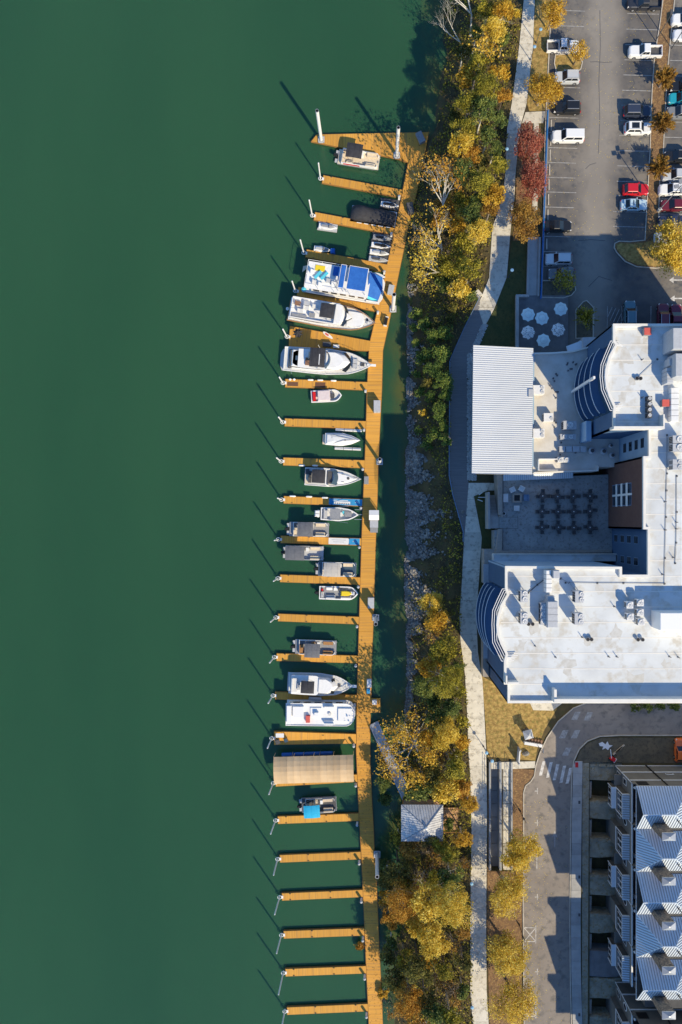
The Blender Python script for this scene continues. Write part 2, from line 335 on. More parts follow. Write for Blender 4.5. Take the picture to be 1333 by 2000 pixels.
# water
def water_mat():
    m = bpy.data.materials.new('river_water'); m.use_nodes = True; MAT['river_water'] = m
    N = m.node_tree.nodes; L = m.node_tree.links; b = N['Principled BSDF']
    b.inputs['Subsurface Weight'].default_value = 1.0; b.inputs['Subsurface Radius'].default_value = (0.25, 0.8, 0.6); b.inputs['Subsurface Scale'].default_value = 0.6; b.subsurface_method = 'BURLEY'
    b.inputs['Roughness'].default_value = 0.22; b.inputs['Specular IOR Level'].default_value = 0.35
    g = N.new('ShaderNodeNewGeometry')
    def noise(sc, det, st=(1, 1, 1)):
        mp = N.new('ShaderNodeMapping'); mp.inputs['Scale'].default_value = st; L.new(g.outputs['Position'], mp.inputs['Vector'])
        n = N.new('ShaderNodeTexNoise'); n.inputs['Scale'].default_value = sc; n.inputs['Detail'].default_value = det; L.new(mp.outputs[0], n.inputs['Vector']); return n
    n1 = noise(0.013, 5, (2.2, 0.55, 1))
    x1 = N.new('ShaderNodeMix'); x1.data_type = 'RGBA'
    x1.inputs['A'].default_value = (0.0135, 0.058, 0.028, 1); x1.inputs['B'].default_value = (0.033, 0.102, 0.045, 1)
    L.new(n1.outputs['Fac'], x1.inputs['Factor'])
    at = N.new('ShaderNodeAttribute'); at.attribute_name = 'shallow'
    n2 = noise(0.22, 4, (1.5, 0.6, 1))
    ml = N.new('ShaderNodeMath'); ml.operation = 'MULTIPLY'; L.new(at.outputs['Fac'], ml.inputs[0])
    r = N.new('ShaderNodeMapRange'); r.inputs['From Min'].default_value = 0.35; r.inputs['From Max'].default_value = 0.62
    L.new(n2.outputs['Fac'], r.inputs['Value']); L.new(r.outputs[0], ml.inputs[1])
    x2 = N.new('ShaderNodeMix'); x2.data_type = 'RGBA'; x2.inputs['B'].default_value = (0.10, 0.095, 0.02, 1)
    L.new(x1.outputs['Result'], x2.inputs['A']); L.new(ml.outputs[0], x2.inputs['Factor']); L.new(x2.outputs['Result'], b.inputs['Base Color'])
    n3 = noise(0.9, 6, (1.0, 0.6, 1)); bp = N.new('ShaderNodeBump'); bp.inputs['Strength'].default_value = 0.35; bp.inputs['Distance'].default_value = 0.05
    L.new(n3.outputs['Fac'], bp.inputs['Height']); L.new(bp.outputs[0], b.inputs['Normal'])
water_mat()
wx = np.concatenate([[-500, -150, -60, -20], np.arange(-4, 28, 1.0)]); wy = np.concatenate([[-500, -200], np.arange(-100, 101, 2.0), [200, 500]])
mb = MB(); nw = len(wx)
mb.v = [(float(x), float(y), 0.0) for y in wy for x in wx]
mb.f = [(j * nw + i, j * nw + i + 1, (j + 1) * nw + i + 1, (j + 1) * nw + i) for j in range(len(wy) - 1) for i in range(nw - 1)]; mb.m = [0] * len(mb.f)
water = struct('water', mb, 'river_water', recalc=False)
at = water.data.attributes.new('shallow', 'FLOAT', 'POINT')
at.data.foreach_set('value', [max(0.0, min(1.0, 0.9 - (shore(v[1]) - v[0]) / 5.5)) for v in mb.v])

# stones on the bank: one mass of small rip-rap, nobody could count it
def stones(name, spots, label, cat, mat):
    base = np.array([(-1, -1, -1), (1, -1, -1), (1, 1, -1), (-1, 1, -1), (-1, -1, 1), (1, -1, 1), (1, 1, 1), (-1, 1, 1)], float) * 0.5
    fq = np.array([(0, 3, 2, 1), (4, 5, 6, 7), (0, 1, 5, 4), (1, 2, 6, 5), (2, 3, 7, 6), (3, 0, 4, 7)])
    n = len(spots); V = np.zeros((n, 8, 3))
    for i, (x, y, z, s) in enumerate(spots):
        p = base + nrg.uniform(-.22, .22, (8, 3)); p *= s * nrg.uniform(.6, 1.15, 3)
        e = nrg.uniform(-.6, .6, 3); a = nrg.uniform(0, 6.28)
        rot = np.array(Matrix.Rotation(a, 3, 'Z') @ Matrix.Rotation(e[0], 3, 'X') @ Matrix.Rotation(e[1], 3, 'Y'))
        V[i] = p @ rot.T + (x, y, z)
    F = (fq[None] + (np.arange(n) * 8)[:, None, None]).reshape(-1, 4)
    me = bpy.data.meshes.new(name); me.from_pydata(V.reshape(-1, 3).tolist(), [], F.tolist()); me.materials.append(MAT[mat]); me.update()
    o = bpy.data.objects.new(name, me); COL.objects.link(o)
    return tag(o, label, cat, kind='stuff')
sp = []
for i in range(19000):
    py = rnd.uniform(550, 1400); s0 = interp(SHORE, py) - 2
    wid = interp([(535, 12), (620, 15), (860, 20), (930, 48), (1080, 50), (1160, 30), (1250, 24), (1330, 12), (1420, 4)], py)
    wid *= .75 + .55 * math.sin(py * .061) * math.sin(py * .023 + 1) + .3 * math.sin(py * .17)
    if py < 890 and rnd.random() < .45 + .4 * math.sin(py * .047): continue
    px = s0 + wid * abs(rnd.gauss(0, .55))
    if px > s0 + wid * 1.6 or rnd.random() < .25 * (px > s0 + wid): continue
    X, Y, _ = P(px, py, 1.5)
    sp.append((X, Y, ground_z(X, Y) + .08, rnd.choice((.13, .16, .18, .2, .24, .28, .34, .42, .52)) * (.8 if py < 880 else 1)))
stones('riprap', sp, 'grey broken rip-rap stones along the shaded river bank', 'stones', 'rock')
sp = []
for i in range(2600):
    py = rnd.uniform(690, 938); px = rnd.uniform(913.5, 930)
    X, Y, _ = P(px, py, 5); sp.append((X, Y, 5.0, rnd.uniform(.14, .3)))
for i in range(350):
    t = rnd.random(); px = 948 - 20 * t + rnd.uniform(-7, 5); py = 634 + 50 * t
    X, Y, _ = P(px, py, 5); sp.append((X, Y, 5.0, rnd.uniform(.14, .3)))
stones('gravel_strip', sp, 'strip of pale gravel between boardwalk and white roofed building', 'gravel', 'gravel')

# ------------------------------------------------------------------ paths
def slab_run(parent, left, right, z0, z1, step, mat, gap=0.02, name='slab'):
    # left, right: pixel edges (y, x) walked downwards; each slab is its own piece
    y = left[0][0]; y1 = left[-1][0]; k = 0
    while y < y1 - 1:
        yn = min(y1, y + step * rnd.uniform(.96, 1.04))
        sub = [y + .15] + [a for a, _ in left + right if y + 2 < a < yn - 2] + [yn - .15]
        sub = sorted(set(sub))
        poly = [P2(interp(left, a), a, z1) for a in sub] + [P2(interp(right, a), a, z1) for a in sub[::-1]]
        MB().prism(poly, z0, z1 + rnd.uniform(-.004, .004)).build(name, mat, parent)
        y = yn
PL = [(-60, 1026), (0, 1023.6), (90, 1014.6), (202, 1000), (250, 991), (344, 987), (389, 981), (446, 962), (542, 956), (600, 933), (606, 936)]
PR = [(-60, 1050), (0, 1045), (90, 1041.6), (202, 1029), (250, 1016), (344, 1007), (389, 1005), (446, 998), (542, 990), (600, 967), (640, 946.5)]
PL2 = [(943, 916), (1059, 906.6), (1140, 902.5), (1203, 898), (1252, 900), (1320, 909), (1387, 912.6), (1477, 916), (1514, 919), (1622, 921.6), (1680, 920.6), (1833, 919), (1935, 919), (2000, 924), (2060, 929)]
PR2 = [(943, 955), (958, 953), (969, 926), (1050, 941.5), (1149, 934.7), (1203, 930.6), (1275, 934), (1331, 943), (1387, 946), (1466, 950), (1600, 952), (1680, 951), (1807, 950), (1935, 951), (2000, 955), (2060, 960)]
def strip(left, right, z): return [P2(x, y, z) for y, x in left] + [P2(x, y, z) for y, x in right[::-1]]
path = struct('path', MB().prism(strip(PL[:-1], PR[:-1] + [(600, 967)], 5), 4.8, 4.985).prism(strip(PL2, PR2, 5), 4.8, 4.985), 'dark_soil')
slab_run(path, PL[:-1], [p for p in PR if p[0] <= 600], 4.9, 5.05, 36, 'concrete')
MB().prism(PP([(933, 600.5), (967, 600.5), (946.5, 640), (936, 607)], 5.05), 4.9, 5.05).build('slab', 'concrete', path)
slab_run(path, PL2, PR2, 4.9, 5.05, 33, 'concrete')
MB().prism(PP([(955, 943), (985, 945), (985, 958), (954, 958)], 5.05), 4.9, 5.047).build('slab', 'concrete', path)
mb = MB().prism(PP([(1027, 219), (1066, 217), (1062, 240), (1020, 240)], 5.06), 4.9, 5.06).prism(PP([(1043, 240), (1053, 240), (1050, 410), (1040, 410)], 5.06), 4.9, 5.055)
struct('side_path', mb, 'concrete')
# boardwalk: boards across, joined (each board is under two picture pixels wide)
BL = [(579, 938.6), (640, 908), (696, 883), (704, 880), (860, 878.6), (928, 878.6), (965, 885.4), (1038, 906), (1058, 906)]
BR = [(579, 939.5), (606, 936), (640, 946), (669, 934), (694, 925), (705, 916.5), (736, 913), (931, 912.6), (943, 916), (1058, 907)]
bw = struct('boardwalk', MB().prism(strip(BL, BR, 5), 4.7, 5.0), 'dark_grey')
mb = MB(); y = 580.0
while y < 1057:
    xl, xr = interp(BL, y), interp(BR, y)
    if xr - xl > 1.0: mb.prism(PP([(xl - .4, y), (xr, y), (xr, y + 1.45), (interp(BL, y + 1.45) - .4, y + 1.45)], 5.05), 4.95, 5.05 + rnd.uniform(-.008, .008))
    y += 1.6
tag(mb.build('board', 'boardwalk', bw), kind='stuff')
mb = MB(); pts = [P(x - 0.6, y, 6.05) for y, x in BL]
for i in range(len(pts) - 1):
    a, b = Vector(pts[i]), Vector(pts[i + 1]); n = max(1, int((b - a).length / 2.4))
    for dz in (0, -.35, -.7): mb.tube(a + Vector((0, 0, dz)), b + Vector((0, 0, dz)), .03 if dz else .05, n=4)
    for k in range(n): q = a.lerp(b, k / n); mb.tube((q.x, q.y, 4.6), (q.x, q.y, 6.05), .045, n=4)
t = thing('boardwalk_railing', 'thin dark railing along the river side of the boardwalk', 'railing', P(880, 800, 5))
mb.v = [(x - t.location.x, y - t.location.y, z - 5) for x, y, z in mb.v]; mb.build('rails', 'slate_blue', t)

# ------------------------------------------------------------------ car park, road, beds
lot = struct('car_park', MB().prism(PP([(1083, -150), (1079, 0), (1067, 240), (1058, 585), (1110, 585), (1110, 720), (1640, 720), (1640, -150)], 5), 4.7, 5.0), 'asphalt')
def line(px0, py0, px1, py1, w=.11, mat='paint_worn', parent=lot, name='stall_line', z=5.006):
    a = Vector(P(px0, py0, 5)); b = Vector(P(px1, py1, 5)); d = (b - a).normalized(); n = Vector((-d.y, d.x, 0)) * w / 2
    return MB().add([(p.x, p.y, z) for p in (a - n, b - n, b + n, a + n)], [(0, 1, 2, 3)]).build(name, mat, parent, recalc=False)
for x0, x1, y in ((1092, 1143, 21), (1087, 1141, 51), (1084, 1137, 81), (1080, 1134, 171), (1077, 1132, 200), (1073, 1130, 230), (1072, 1130, 259.5), (1071, 1128, 289), (1070, 1125, 318), (1068, 1124, 347), (1066, 1126, 375.6), (1064, 1121, 405), (1063, 1118, 434), (1062, 1115, 462), (1060, 1117, 492), (1058, 1117, 520.5)):
    line(x0, y - .8, x1, y + .8)
for x0, x1, y in ((1230, 1292, -3), (1226, 1287, 27), (1224, 1284, 57.6), (1222, 1281, 88), (1220, 1280, 117.6), (1218, 1277, 147), (1216, 1273, 177), (1214, 1272, 206), (1212, 1272, 236), (1210, 1270, 265), (1209, 1271, 295), (1206, 1269, 324.6), (1205, 1267, 354.7), (1204, 1264, 383), (1198, 1263, 414), (1198, 1263, 443)):
    line(x0, y - .8, x1, y + .8)
for y in range(-2, 450, 30): line(interp([(0, 1318), (200, 1302), (450, 1290)], y), y, 1390, y + 2)
for x in (1161, 1187, 1215, 1244, 1272, 1302, 1330): line(x, 598, x - 1, 660)
for k in range(5): line(1186 + k * 6, 622 + k * 4, 1196 + k * 7, 600 + k * 2)
mb = MB()
for pts in ([(1153, 121), (1165, 120.5), (1180, 122), (1196, 121)], [(1130, 470), (1155, 468), (1182, 470)], [(1172, 20), (1173, 90), (1170, 160), (1172, 230), (1169, 300)], [(1150, 560), (1170, 540), (1196, 548)], [(1144, 330), (1152, 322), (1165, 318)], [(1236, 150), (1240, 163), (1230, 175)]):
    w_ = [Vector((*P2(x, y, 5), 5.005)) for x, y in pts]; cb = MB()
    for a, b in zip(w_, w_[1:]):
        d = (b - a).normalized(); q = Vector((-d.y, d.x, 0)) * .05; cb.add([a - q, b - q, b + q, a + q], [(0, 1, 2, 3)])
    cb.build('crack_seal', 'dark_grey', lot, recalc=False)
for (x, y) in ((1316, 547), (1318, 583)):       # turn arrows
    X, Y, _ = P(x, y, 5)
    mb.add([(X - .8, Y, 5.007), (X, Y - .55, 5.007), (X, Y - .12, 5.007), (X + 2.2, Y - .12, 5.007), (X + 2.2, Y + .12, 5.007), (X, Y + .12, 5.007), (X, Y + .55, 5.007)], [(0, 1, 2, 3, 4, 5, 6)])
mb.build('arrow_marking', 'paint', lot, recalc=False)

def bed(name, poly, mat, z=5.06, kerb=True, zk=5.13, w=.16):
    o = struct(name, MB().prism(PP(poly, z), 4.8, z), mat)
    if kerb:
        wp = PP(poly, z); op = poly_offset(wp, -w); n = len(wp); mb = MB()
        for i in range(n):
            j = (i + 1) % n; mb.prism([wp[i], wp[j], op[j], op[i]], 4.8, zk)
        mb.build('kerb', 'kerb', o)
    return o
bed('bed', [(1298, -60), (1296, 0), (1290.6, 44), (1279.6, 110), (1275, 176), (1273, 220), (1271, 293), (1268.6, 335), (1264, 412), (1261, 470), (1231, 473), (1210, 472), (1202, 476), (1201, 484), (1206, 493), (1222, 510), (1244, 520), (1282, 523), (1317, 517), (1350, 510), (1350, 440), (1287, 437), (1286, 412), (1288, 352), (1293, 324), (1295, 293), (1299, 209), (1303.7, 132), (1309, 77), (1317, 0), (1320, -60)], 'mulch')
struct('island_lawn', MB().prism(PP([(1236, 476), (1212, 475), (1205, 478), (1205, 485), (1210, 493), (1224, 507), (1245, 517), (1282, 520), (1316, 514), (1345, 507), (1345, 445), (1262, 473)], 5.09), 4.9, 5.09), 'lawn_gold')
bed('bed', [(1086, 108), (1120, 106), (1132, 112), (1137, 122), (1134, 134), (1126, 140), (1088, 140), (1084, 124)], 'lawn_gold')
bed('bed', [(1060, 549), (1112, 549), (1122, 556), (1124, 566), (1116, 576), (1100, 581), (1059, 580)], 'dark_soil')
bed('bed', [(1140, 590), (1146, 588), (1158, 600), (1158, 658), (1126, 660), (1126, 606)], 'dark_soil')
struct('verge', MB().prism(PP([(1050, -60), (1046, 0), (1042, 90), (1030, 202), (1034, 217), (1066, 215), (1070, 190), (1076, 60), (1080, -60)], 5.02), 4.8, 5.02), 'lawn_gold')
kb = MB()
kp = [(1083, -60), (1079, 0), (1067, 240), (1063, 420), (1058, 560)]
for a, b in zip(kp, kp[1:]):
    (x0, y0), (x1, y1) = P2(*a, 5.14), P2(*b, 5.14); kb.prism([(x0 - .18, y0), (x0, y0), (x1, y1), (x1 - .18, y1)], 4.8, 5.14)
struct('kerb', kb, 'kerb')
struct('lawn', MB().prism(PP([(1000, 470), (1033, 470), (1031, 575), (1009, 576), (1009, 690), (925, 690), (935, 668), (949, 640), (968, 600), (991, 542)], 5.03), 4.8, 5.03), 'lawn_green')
struct('lawn', MB().prism(PP([(1010, 242), (1040, 242), (1038, 470), (1002, 470), (1007, 400), (1009, 344)], 5.02), 4.8, 5.02), 'mulch')
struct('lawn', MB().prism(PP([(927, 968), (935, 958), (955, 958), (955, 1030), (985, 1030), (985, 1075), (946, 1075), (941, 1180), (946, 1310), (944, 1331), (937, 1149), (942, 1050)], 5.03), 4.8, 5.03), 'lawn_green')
struct('lawn', MB().prism(PP([(936, 1275), (944, 1322), (960, 1330), (985, 1360), (1090, 1368), (1088, 1385), (1064, 1425), (1050, 1462), (1046, 1486), (953, 1478), (947, 1387)], 5.04), 4.8, 5.04), 'lawn_gold')
struct('lawn', MB().prism(PP([(953, 1500), (957.5, 1500), (957.5, 1702), (1002, 1702), (1002, 1500), (1046, 1504), (1040, 1525), (1026, 1537), (1022, 1560), (1020, 1800), (1018, 2060), (958, 2060), (952, 1820)], 5.03), 4.8, 5.03), 'mulch')
struct('footway', MB().prism(PP([(1035, 1372), (1042, 1387), (1080, 1388), (1098, 1374), (1098, 1366), (1035, 1366)], 5.06), 4.8, 5.06).prism(PP([(960, 1489), (1046, 1487), (1045, 1500), (1000, 1502), (960, 1502)], 5.06), 4.8, 5.06), 'concrete')

ROAD_L = [(1640, 1372), (1145, 1372), (1120, 1382), (1090, 1408), (1068, 1440), (1054, 1470), (1046, 1495), (1043, 1515), (1036, 1526), (1026, 1534), (1022, 1548), (1022, 1600), (1021, 1750), (1022, 1900), (1024, 2080)]
ROAD_R = [(1640, 1437), (1210, 1437), (1172, 1439), (1148, 1448), (1132, 1464), (1122, 1486), (1118, 1510), (1116, 1600), (1114, 1800), (1115, 1900), (1119, 2080)]
road = struct('road', MB().prism(PP(ROAD_L + ROAD_R[::-1], 5), 4.7, 5.0), 'road')
kb = MB()
for tab, sg in ((ROAD_L, -1), (ROAD_R, 1)):
    w = PP(tab, 5)
    for i in range(len(w) - 1):
        a, b = Vector(w[i]), Vector(w[i + 1]); d = (b - a).normalized(); n = Vector((-d.y, d.x)) * .17 * -sg
        kb.prism([tuple(a), tuple(b), tuple(b + n), tuple(a + n)], 4.8, 5.13)
kb.build('kerb', 'kerb', road)
def quad(pts, mat, name, parent, z=5.007): MB().add([(*P2(x, y, 5), z) for x, y in pts], [tuple(range(len(pts)))]).build(name, mat, parent)
for x0, y0, x1, y1 in ((1063, 1487, 1056, 1515), (1077, 1489, 1070, 1519), (1090, 1493, 1083, 1524), (1103, 1496, 1096, 1529), (1115, 1500, 1108, 1531)):
    quad([(x0 - 3, y0), (x0 + 3, y0 - .6), (x1 + 3, y1 - .6), (x1 - 3, y1)], 'paint', 'crossing_bar', road)
for cx, cy in ((1126, 1398), (1150, 1399), (1102, 1434), (1125, 1434), (1108, 1468)):
    quad([(cx - 2, cy - 8), (cx + 9, cy - 8), (cx + 2, cy + 8), (cx - 10, cy + 8)], 'paint_worn', 'crossing_bar', road)
X, Y, _ = P(1084, 1635, 5)
mb = MB().add([(X - .1, Y - 1.8, 5.007), (X + .1, Y - 1.8, 5.007), (X + .1, Y + .2, 5.007), (X + .5, Y - .1, 5.007), (X, Y + 1.2, 5.007), (X - .5, Y - .1, 5.007), (X - .1, Y + .2, 5.007)], [tuple(range(7))])
mb.build('arrow_marking', 'paint_worn', road)
for y in (1545, 1607, 1752, 1898):
    line(1045, y, 1052, y, .1, 'paint', road, 'bay_mark'); line(1050, y - 6, 1050, y + 6, .1, 'paint', road, 'bay_mark')
for y0, y1 in ((1812, 1839), (1960, 1985)):
    for a, b, c, d in ((1024, y0, 1047, y0), (1024, y1, 1047, y1), (1047, y0 - 4, 1047, y1 + 4), (1024, y0, 1047, y1), (1024, y1, 1047, y0)):
        line(a, b, c, d, .11, 'paint', road, 'hatched_box_line')
line(1049, 1664, 1049, 1697, .11, 'paint', road, 'bay_mark')
# pavement by the townhouses
SL = [(1487, 1124), (1500, 1120), (1600, 1117.5), (1800, 1115.5), (1900, 1116.5), (2080, 1121)]
SR = [(1487, 1138), (1500, 1138), (1600, 1136.5), (1800, 1134.5), (1900, 1135), (2080, 1140)]
pav = struct('pavement', MB().prism(strip(SL, SR, 5), 4.7, 5.09), 'dark_grey')
slab_run(pav, SL, SR, 5.0, 5.13, 23, 'concrete_grey')
MB().prism(PP([(1124, 1489), (1130, 1489), (1130, 1499), (1124, 1499)], 5.14), 5.1, 5.142).build('tactile_paving', 'red', pav)
for y in (1567, 1713, 1787, 1982): MB().prism(PP([(1130, y - 3), (1134, y - 3), (1134, y + 3), (1130, y + 3)], 5.14), 5.1, 5.142).build('meter_cover', 'dark_grey', pav)
# construction strip and excavated front yards
struct('bare_soil', MB().prism(PP([(1210, 1441), (1640, 1441), (1640, 1492), (1139, 1489), (1126, 1486), (1134, 1466), (1150, 1451), (1173, 1442)], 4.99), 4.7, 4.99), 'dark_soil')
struct('yard_edge', MB().prism(PP([(1138, 1490), (1151, 1490), (1148, 2060), (1137, 2060)], 4.97), 2.2, 4.97), 'dirt')
yw = [(1489, 1524), (1563, 1599), (1636, 1674), (1709, 1748), (1783, 1822), (1857, 1908), (1908, 1950), (1984, 2030)]
for k, (a, b) in enumerate(yw):
    poly = [(1148 + rnd.uniform(-1, 1), a + rnd.uniform(-1, 2)), (1165, a + rnd.uniform(-1, 1)), (1185, a + rnd.uniform(0, 2)), (1216, a + 2), (1216, b - 1), (1190, b + rnd.uniform(-2, 2)), (1170, b + rnd.uniform(-1, 1)), (1148, b - rnd.uniform(0, 2))]
    z = 4.85 + rnd.uniform(-.15, .05) - (0.02 * k)
    yo = struct('yard', MB().prism(PP(poly, z), 2.2, z), 'patio_dark' if k == 5 else 'dirt')
    if k != 5:
        for q in range(3): MB().prism(PP([(1153 + q * 17, a + 4), (1167 + q * 17, a + 3 + q), (1166 + q * 17, a + 8 + q), (1153 + q * 17, a + 9)], z + .3), z - .1, z + .12 + .1 * q).build('ledge', 'dirt', yo)
        for q in range(2): MB().prism(PP([(1149, b + 1.5 + q * 3), (1156 - q * 2, b + 1.5 + q * 3), (1155 - q * 2, b + 34), (1149, b + 34)], 4.2 - q), 2.2, 4.3 - q * .9).build('ledge', 'masonry', yo)

# ramps beside the lower path, below ground level between retaining walls
rw = struct('ramp', MB().prism(PP([(955.5, 1488), (1002, 1488), (1002, 1701), (955.5, 1701)], 3.4), 2.6, 3.3), 'concrete_grey')
for x0, x1, zt in ((955.8, 959.5, 5.5), (976.2, 980.4, 5.6), (998.5, 1001.8, 5.4)):
    MB().prism(PP([(x0, 1489), (x1, 1489), (x1, 1700), (x0, 1700)], zt), 2.7, zt).build('retaining_wall', 'concrete_grey', rw)
for k in range(8): MB().prism(PP([(983, 1492 + k * 26), (998, 1492 + k * 26), (998, 1517 + k * 26), (983, 1517 + k * 26)], 4.9), 3.2, 4.9).build('slab', 'concrete', rw)
for k in range(8): MB().prism(PP([(960, 1492 + k * 26), (976, 1492 + k * 26), (976, 1517 + k * 26), (960, 1517 + k * 26)], 3.5), 3.2, 3.5).build('slab', 'concrete_grey', rw)
mb = MB()
for x in (956.5, 978.4, 1000.5):
    for z in (6.0, 6.4): mb.tube(P(x, 1490, z), P(x, 1699, z), .035, n=4)
    for k in range(12): a = P(x, 1490 + k * 19, 6.4); mb.tube((a[0], a[1], 5.2), a, .035, n=4)
mb.build('handrail', 'slate_blue', rw)
# ramp beside the car park
rp = struct('ramp', MB().prism(PP([(1034, 463), (1056, 463), (1053, 582), (1031, 582)], 5.06), 4.8, 5.06), 'concrete_grey')
MB().prism(PP([(1032, 463), (1036, 463), (1033, 578), (1029, 578)], 5.6), 4.8, 5.6).build('wall', 'concrete_grey', rp)
MB().prism(PP([(1053, 463), (1057, 463), (1054, 578), (1050, 578)], 5.5), 4.8, 5.5).build('wall', 'concrete_grey', rp)
# railing above the path, blue
t = thing('car_park_railing', 'long blue metal railing between car park and footpath', 'railing', P(1064, 400, 5))
mb = MB(); pts = [P(1072, 212, 6.1), P(1064, 420, 6.1), P(1058, 582, 6.1)]
for a, b in zip(pts, pts[1:]):
    a, b = Vector(a), Vector(b)
    for dz in (0, -.28, -.56, -.84): mb.tube(a + Vector((0, 0, dz)), b + Vector((0, 0, dz)), .05, n=4)
    for k in range(10): q = a.lerp(b, k / 10); mb.tube((q.x, q.y, 5), q, .05, n=4)
mb.v = [(x - t.location.x, y - t.location.y, z - 5) for x, y, z in mb.v]; mb.build('rails', 'blue_rail', t)
tag(MB().prism([(x - t.location.x, y - t.location.y) for x, y in PP([(1070, 212), (1073, 212), (1059.5, 582), (1056.5, 582)], 5.2)], -.3, .2).build('base_wall', 'concrete_grey', t))
k = 0
for y in (245, 274, 303, 332, 361, 390, 420, 447, 477, 506):
    x = interp([(240, 1077), (460, 1069), (520, 1066)], y)
    o = MB().obox(0, 0, 0, .12, .18, 1.9).build('wheel_stop', 'kerb', loc=(P(x, y, 5)[0], P(x, y, 5)[1], 5.0))
    tag(o, 'low concrete wheel stop at the head of a left parking bay', 'wheel stop', 'wheel stops along the left bays')
# ------------------------------------------------------------------ marina docks
ZD = 0.55
def rebase(mb, loc): mb.v = [(x - loc[0], y - loc[1], z - loc[2]) for x, y, z in mb.v]; return mb
DL = [(318, 798), (369, 788), (392, 784), (448, 772), (516, 757), (590, 742), (664, 724), (684, 721.5), (760, 717.6), (820, 716), (884, 714), (953, 711), (1055, 707), (1156, 704), (1233, 701.6), (1297, 700), (1360, 698), (1467, 696.5), (1544, 700), (1595, 702), (1660, 706), (1724, 709), (1803, 712.5), (1889, 716), (1961, 719.5), (2070, 724)]
DR = [(318, 826), (369, 816), (420, 803), (481, 790), (554, 775), (630, 760), (684, 748), (760, 746), (820, 743), (902, 739), (978, 737), (1055, 734), (1156, 731), (1233, 728.6), (1297, 726), (1363, 725), (1419, 723), (1493, 723.5), (1569, 727), (1620, 730), (1680, 732), (1724, 735.5), (1803, 739), (1877, 742), (1953, 746), (2070, 750)]
loc = P(712, 1015, ZD); loc = (loc[0], loc[1], 0)
md = thing('main_dock', 'long orange timber main walkway the finger docks branch from', 'dock', loc)
ybr = [318, 378, 440, 500, 560, 620, 684, 745, 806, 867, 928, 989, 1050, 1111, 1172, 1233, 1294, 1355, 1416, 1477, 1538, 1599, 1660, 1721, 1782, 1843, 1904, 1965, 2026, 2068]
for a, b in zip(ybr, ybr[1:]):
    ss = [a + .15] + sorted(y for y, _ in DL + DR if a + 2 < y < b - 2) + [b - .15]
    poly = [P2(interp(DL, y), y, ZD) for y in ss] + [P2(interp(DR, y), y, ZD) for y in ss[::-1]]
    rebase(MB().prism(poly, .38, ZD + rnd.uniform(-.006, .006)), loc).build('deck_section', 'deck_y', md)
for tab, sg in ((DL, -1), (DR, 1)):
    mb = MB(); w = PP([(x, y) for y, x in tab], ZD - .06)
    for (x0, y0), (x1, y1) in zip(w, w[1:]): mb.prism([(x0, y0), (x0 + sg * .09, y0), (x1 + sg * .09, y1), (x1, y1)], .12, ZD - .05)
    rebase(mb, loc).build('fascia', 'deck_edge', md)
mb = MB()
for y in range(330, 2060, 24):
    x0, x1 = interp(DL, y), interp(DR, y); mb.prism(PP([(x0 + 3, y), (x1 - 3, y), (x1 - 3, y + 18), (x0 + 3, y + 18)], .3), -.4, .36)
tag(rebase(mb, loc).build('float', 'float', md), kind='stuff')
# landing for the gangway
rebase(MB().prism(PP([(725.5, 1364), (743, 1364), (743, 1392), (724, 1392)], ZD), .3, ZD - .004), loc).build('landing', 'deck_y', md)
# the wide end platform
tloc = P(740, 285, ZD); tloc = (tloc[0], tloc[1], 0)
td = thing('end_platform', 'triangular orange timber platform at the upper end of the main dock', 'dock', tloc)
tp = [[(609, 275.6), (619, 263), (670, 261.6), (670, 288.3), (650, 284.2)], [(670.3, 261.6), (730, 260.4), (730, 300.3), (670.3, 288.3)], [(730.3, 260.4), (790, 259.4), (790, 312.5), (780, 310), (730.3, 300.3)], [(790.3, 259.4), (837.5, 258.5), (832, 292), (826, 317.8), (798, 317.8), (790.3, 312.7)]]
for q in tp: rebase(MB().prism(PP(q, ZD), .36, ZD), tloc).build('deck_section', 'deck', td)
rebase(MB().prism(poly_offset(PP([(609, 275.6), (619, 263), (837.5, 258.5), (826, 317), (798, 317), (780, 310), (650, 284)], ZD - .05), -.07), .1, ZD - .05), tloc).build('fascia', 'deck_edge', td)

FING = [(631, 349.5, 786, 378, 14.5), (615, 421.6, 771, 450.5, 14.5), (598.5, 494.5, 757, 524, 14.5), (582, 569, 745, 601, 17), None, (558, 748, 719, 754, 15), (557, 824.6, 716, 830, 14.5), (554, 901, 713.6, 906.5, 14.5), (555, 976, 710, 982, 13.5), (549, 1053.5, 707, 1058.5, 13.5), (548, 1129.5, 705, 1135, 14), (544, 1206, 702.5, 1212, 14), (541, 1283.5, 700, 1288, 14), (538.5, 1358.6, 698, 1365, 14), None, (539, 1529, 699, 1520, 14), (543.5, 1602, 702, 1596, 14), (547.5, 1677.5, 706, 1671, 14), (551.5, 1752, 710, 1745, 13.5), (555, 1826, 713, 1820, 14), (558.5, 1900, 716.5, 1894, 14), (561.5, 1975, 720, 1968, 14)]
WIDE = {4: [(567, 637), (724, 666), (721.5, 685), (564.5, 679)], 14: [(536, 1429), (696, 1434), (696, 1452), (536, 1454.5)]}
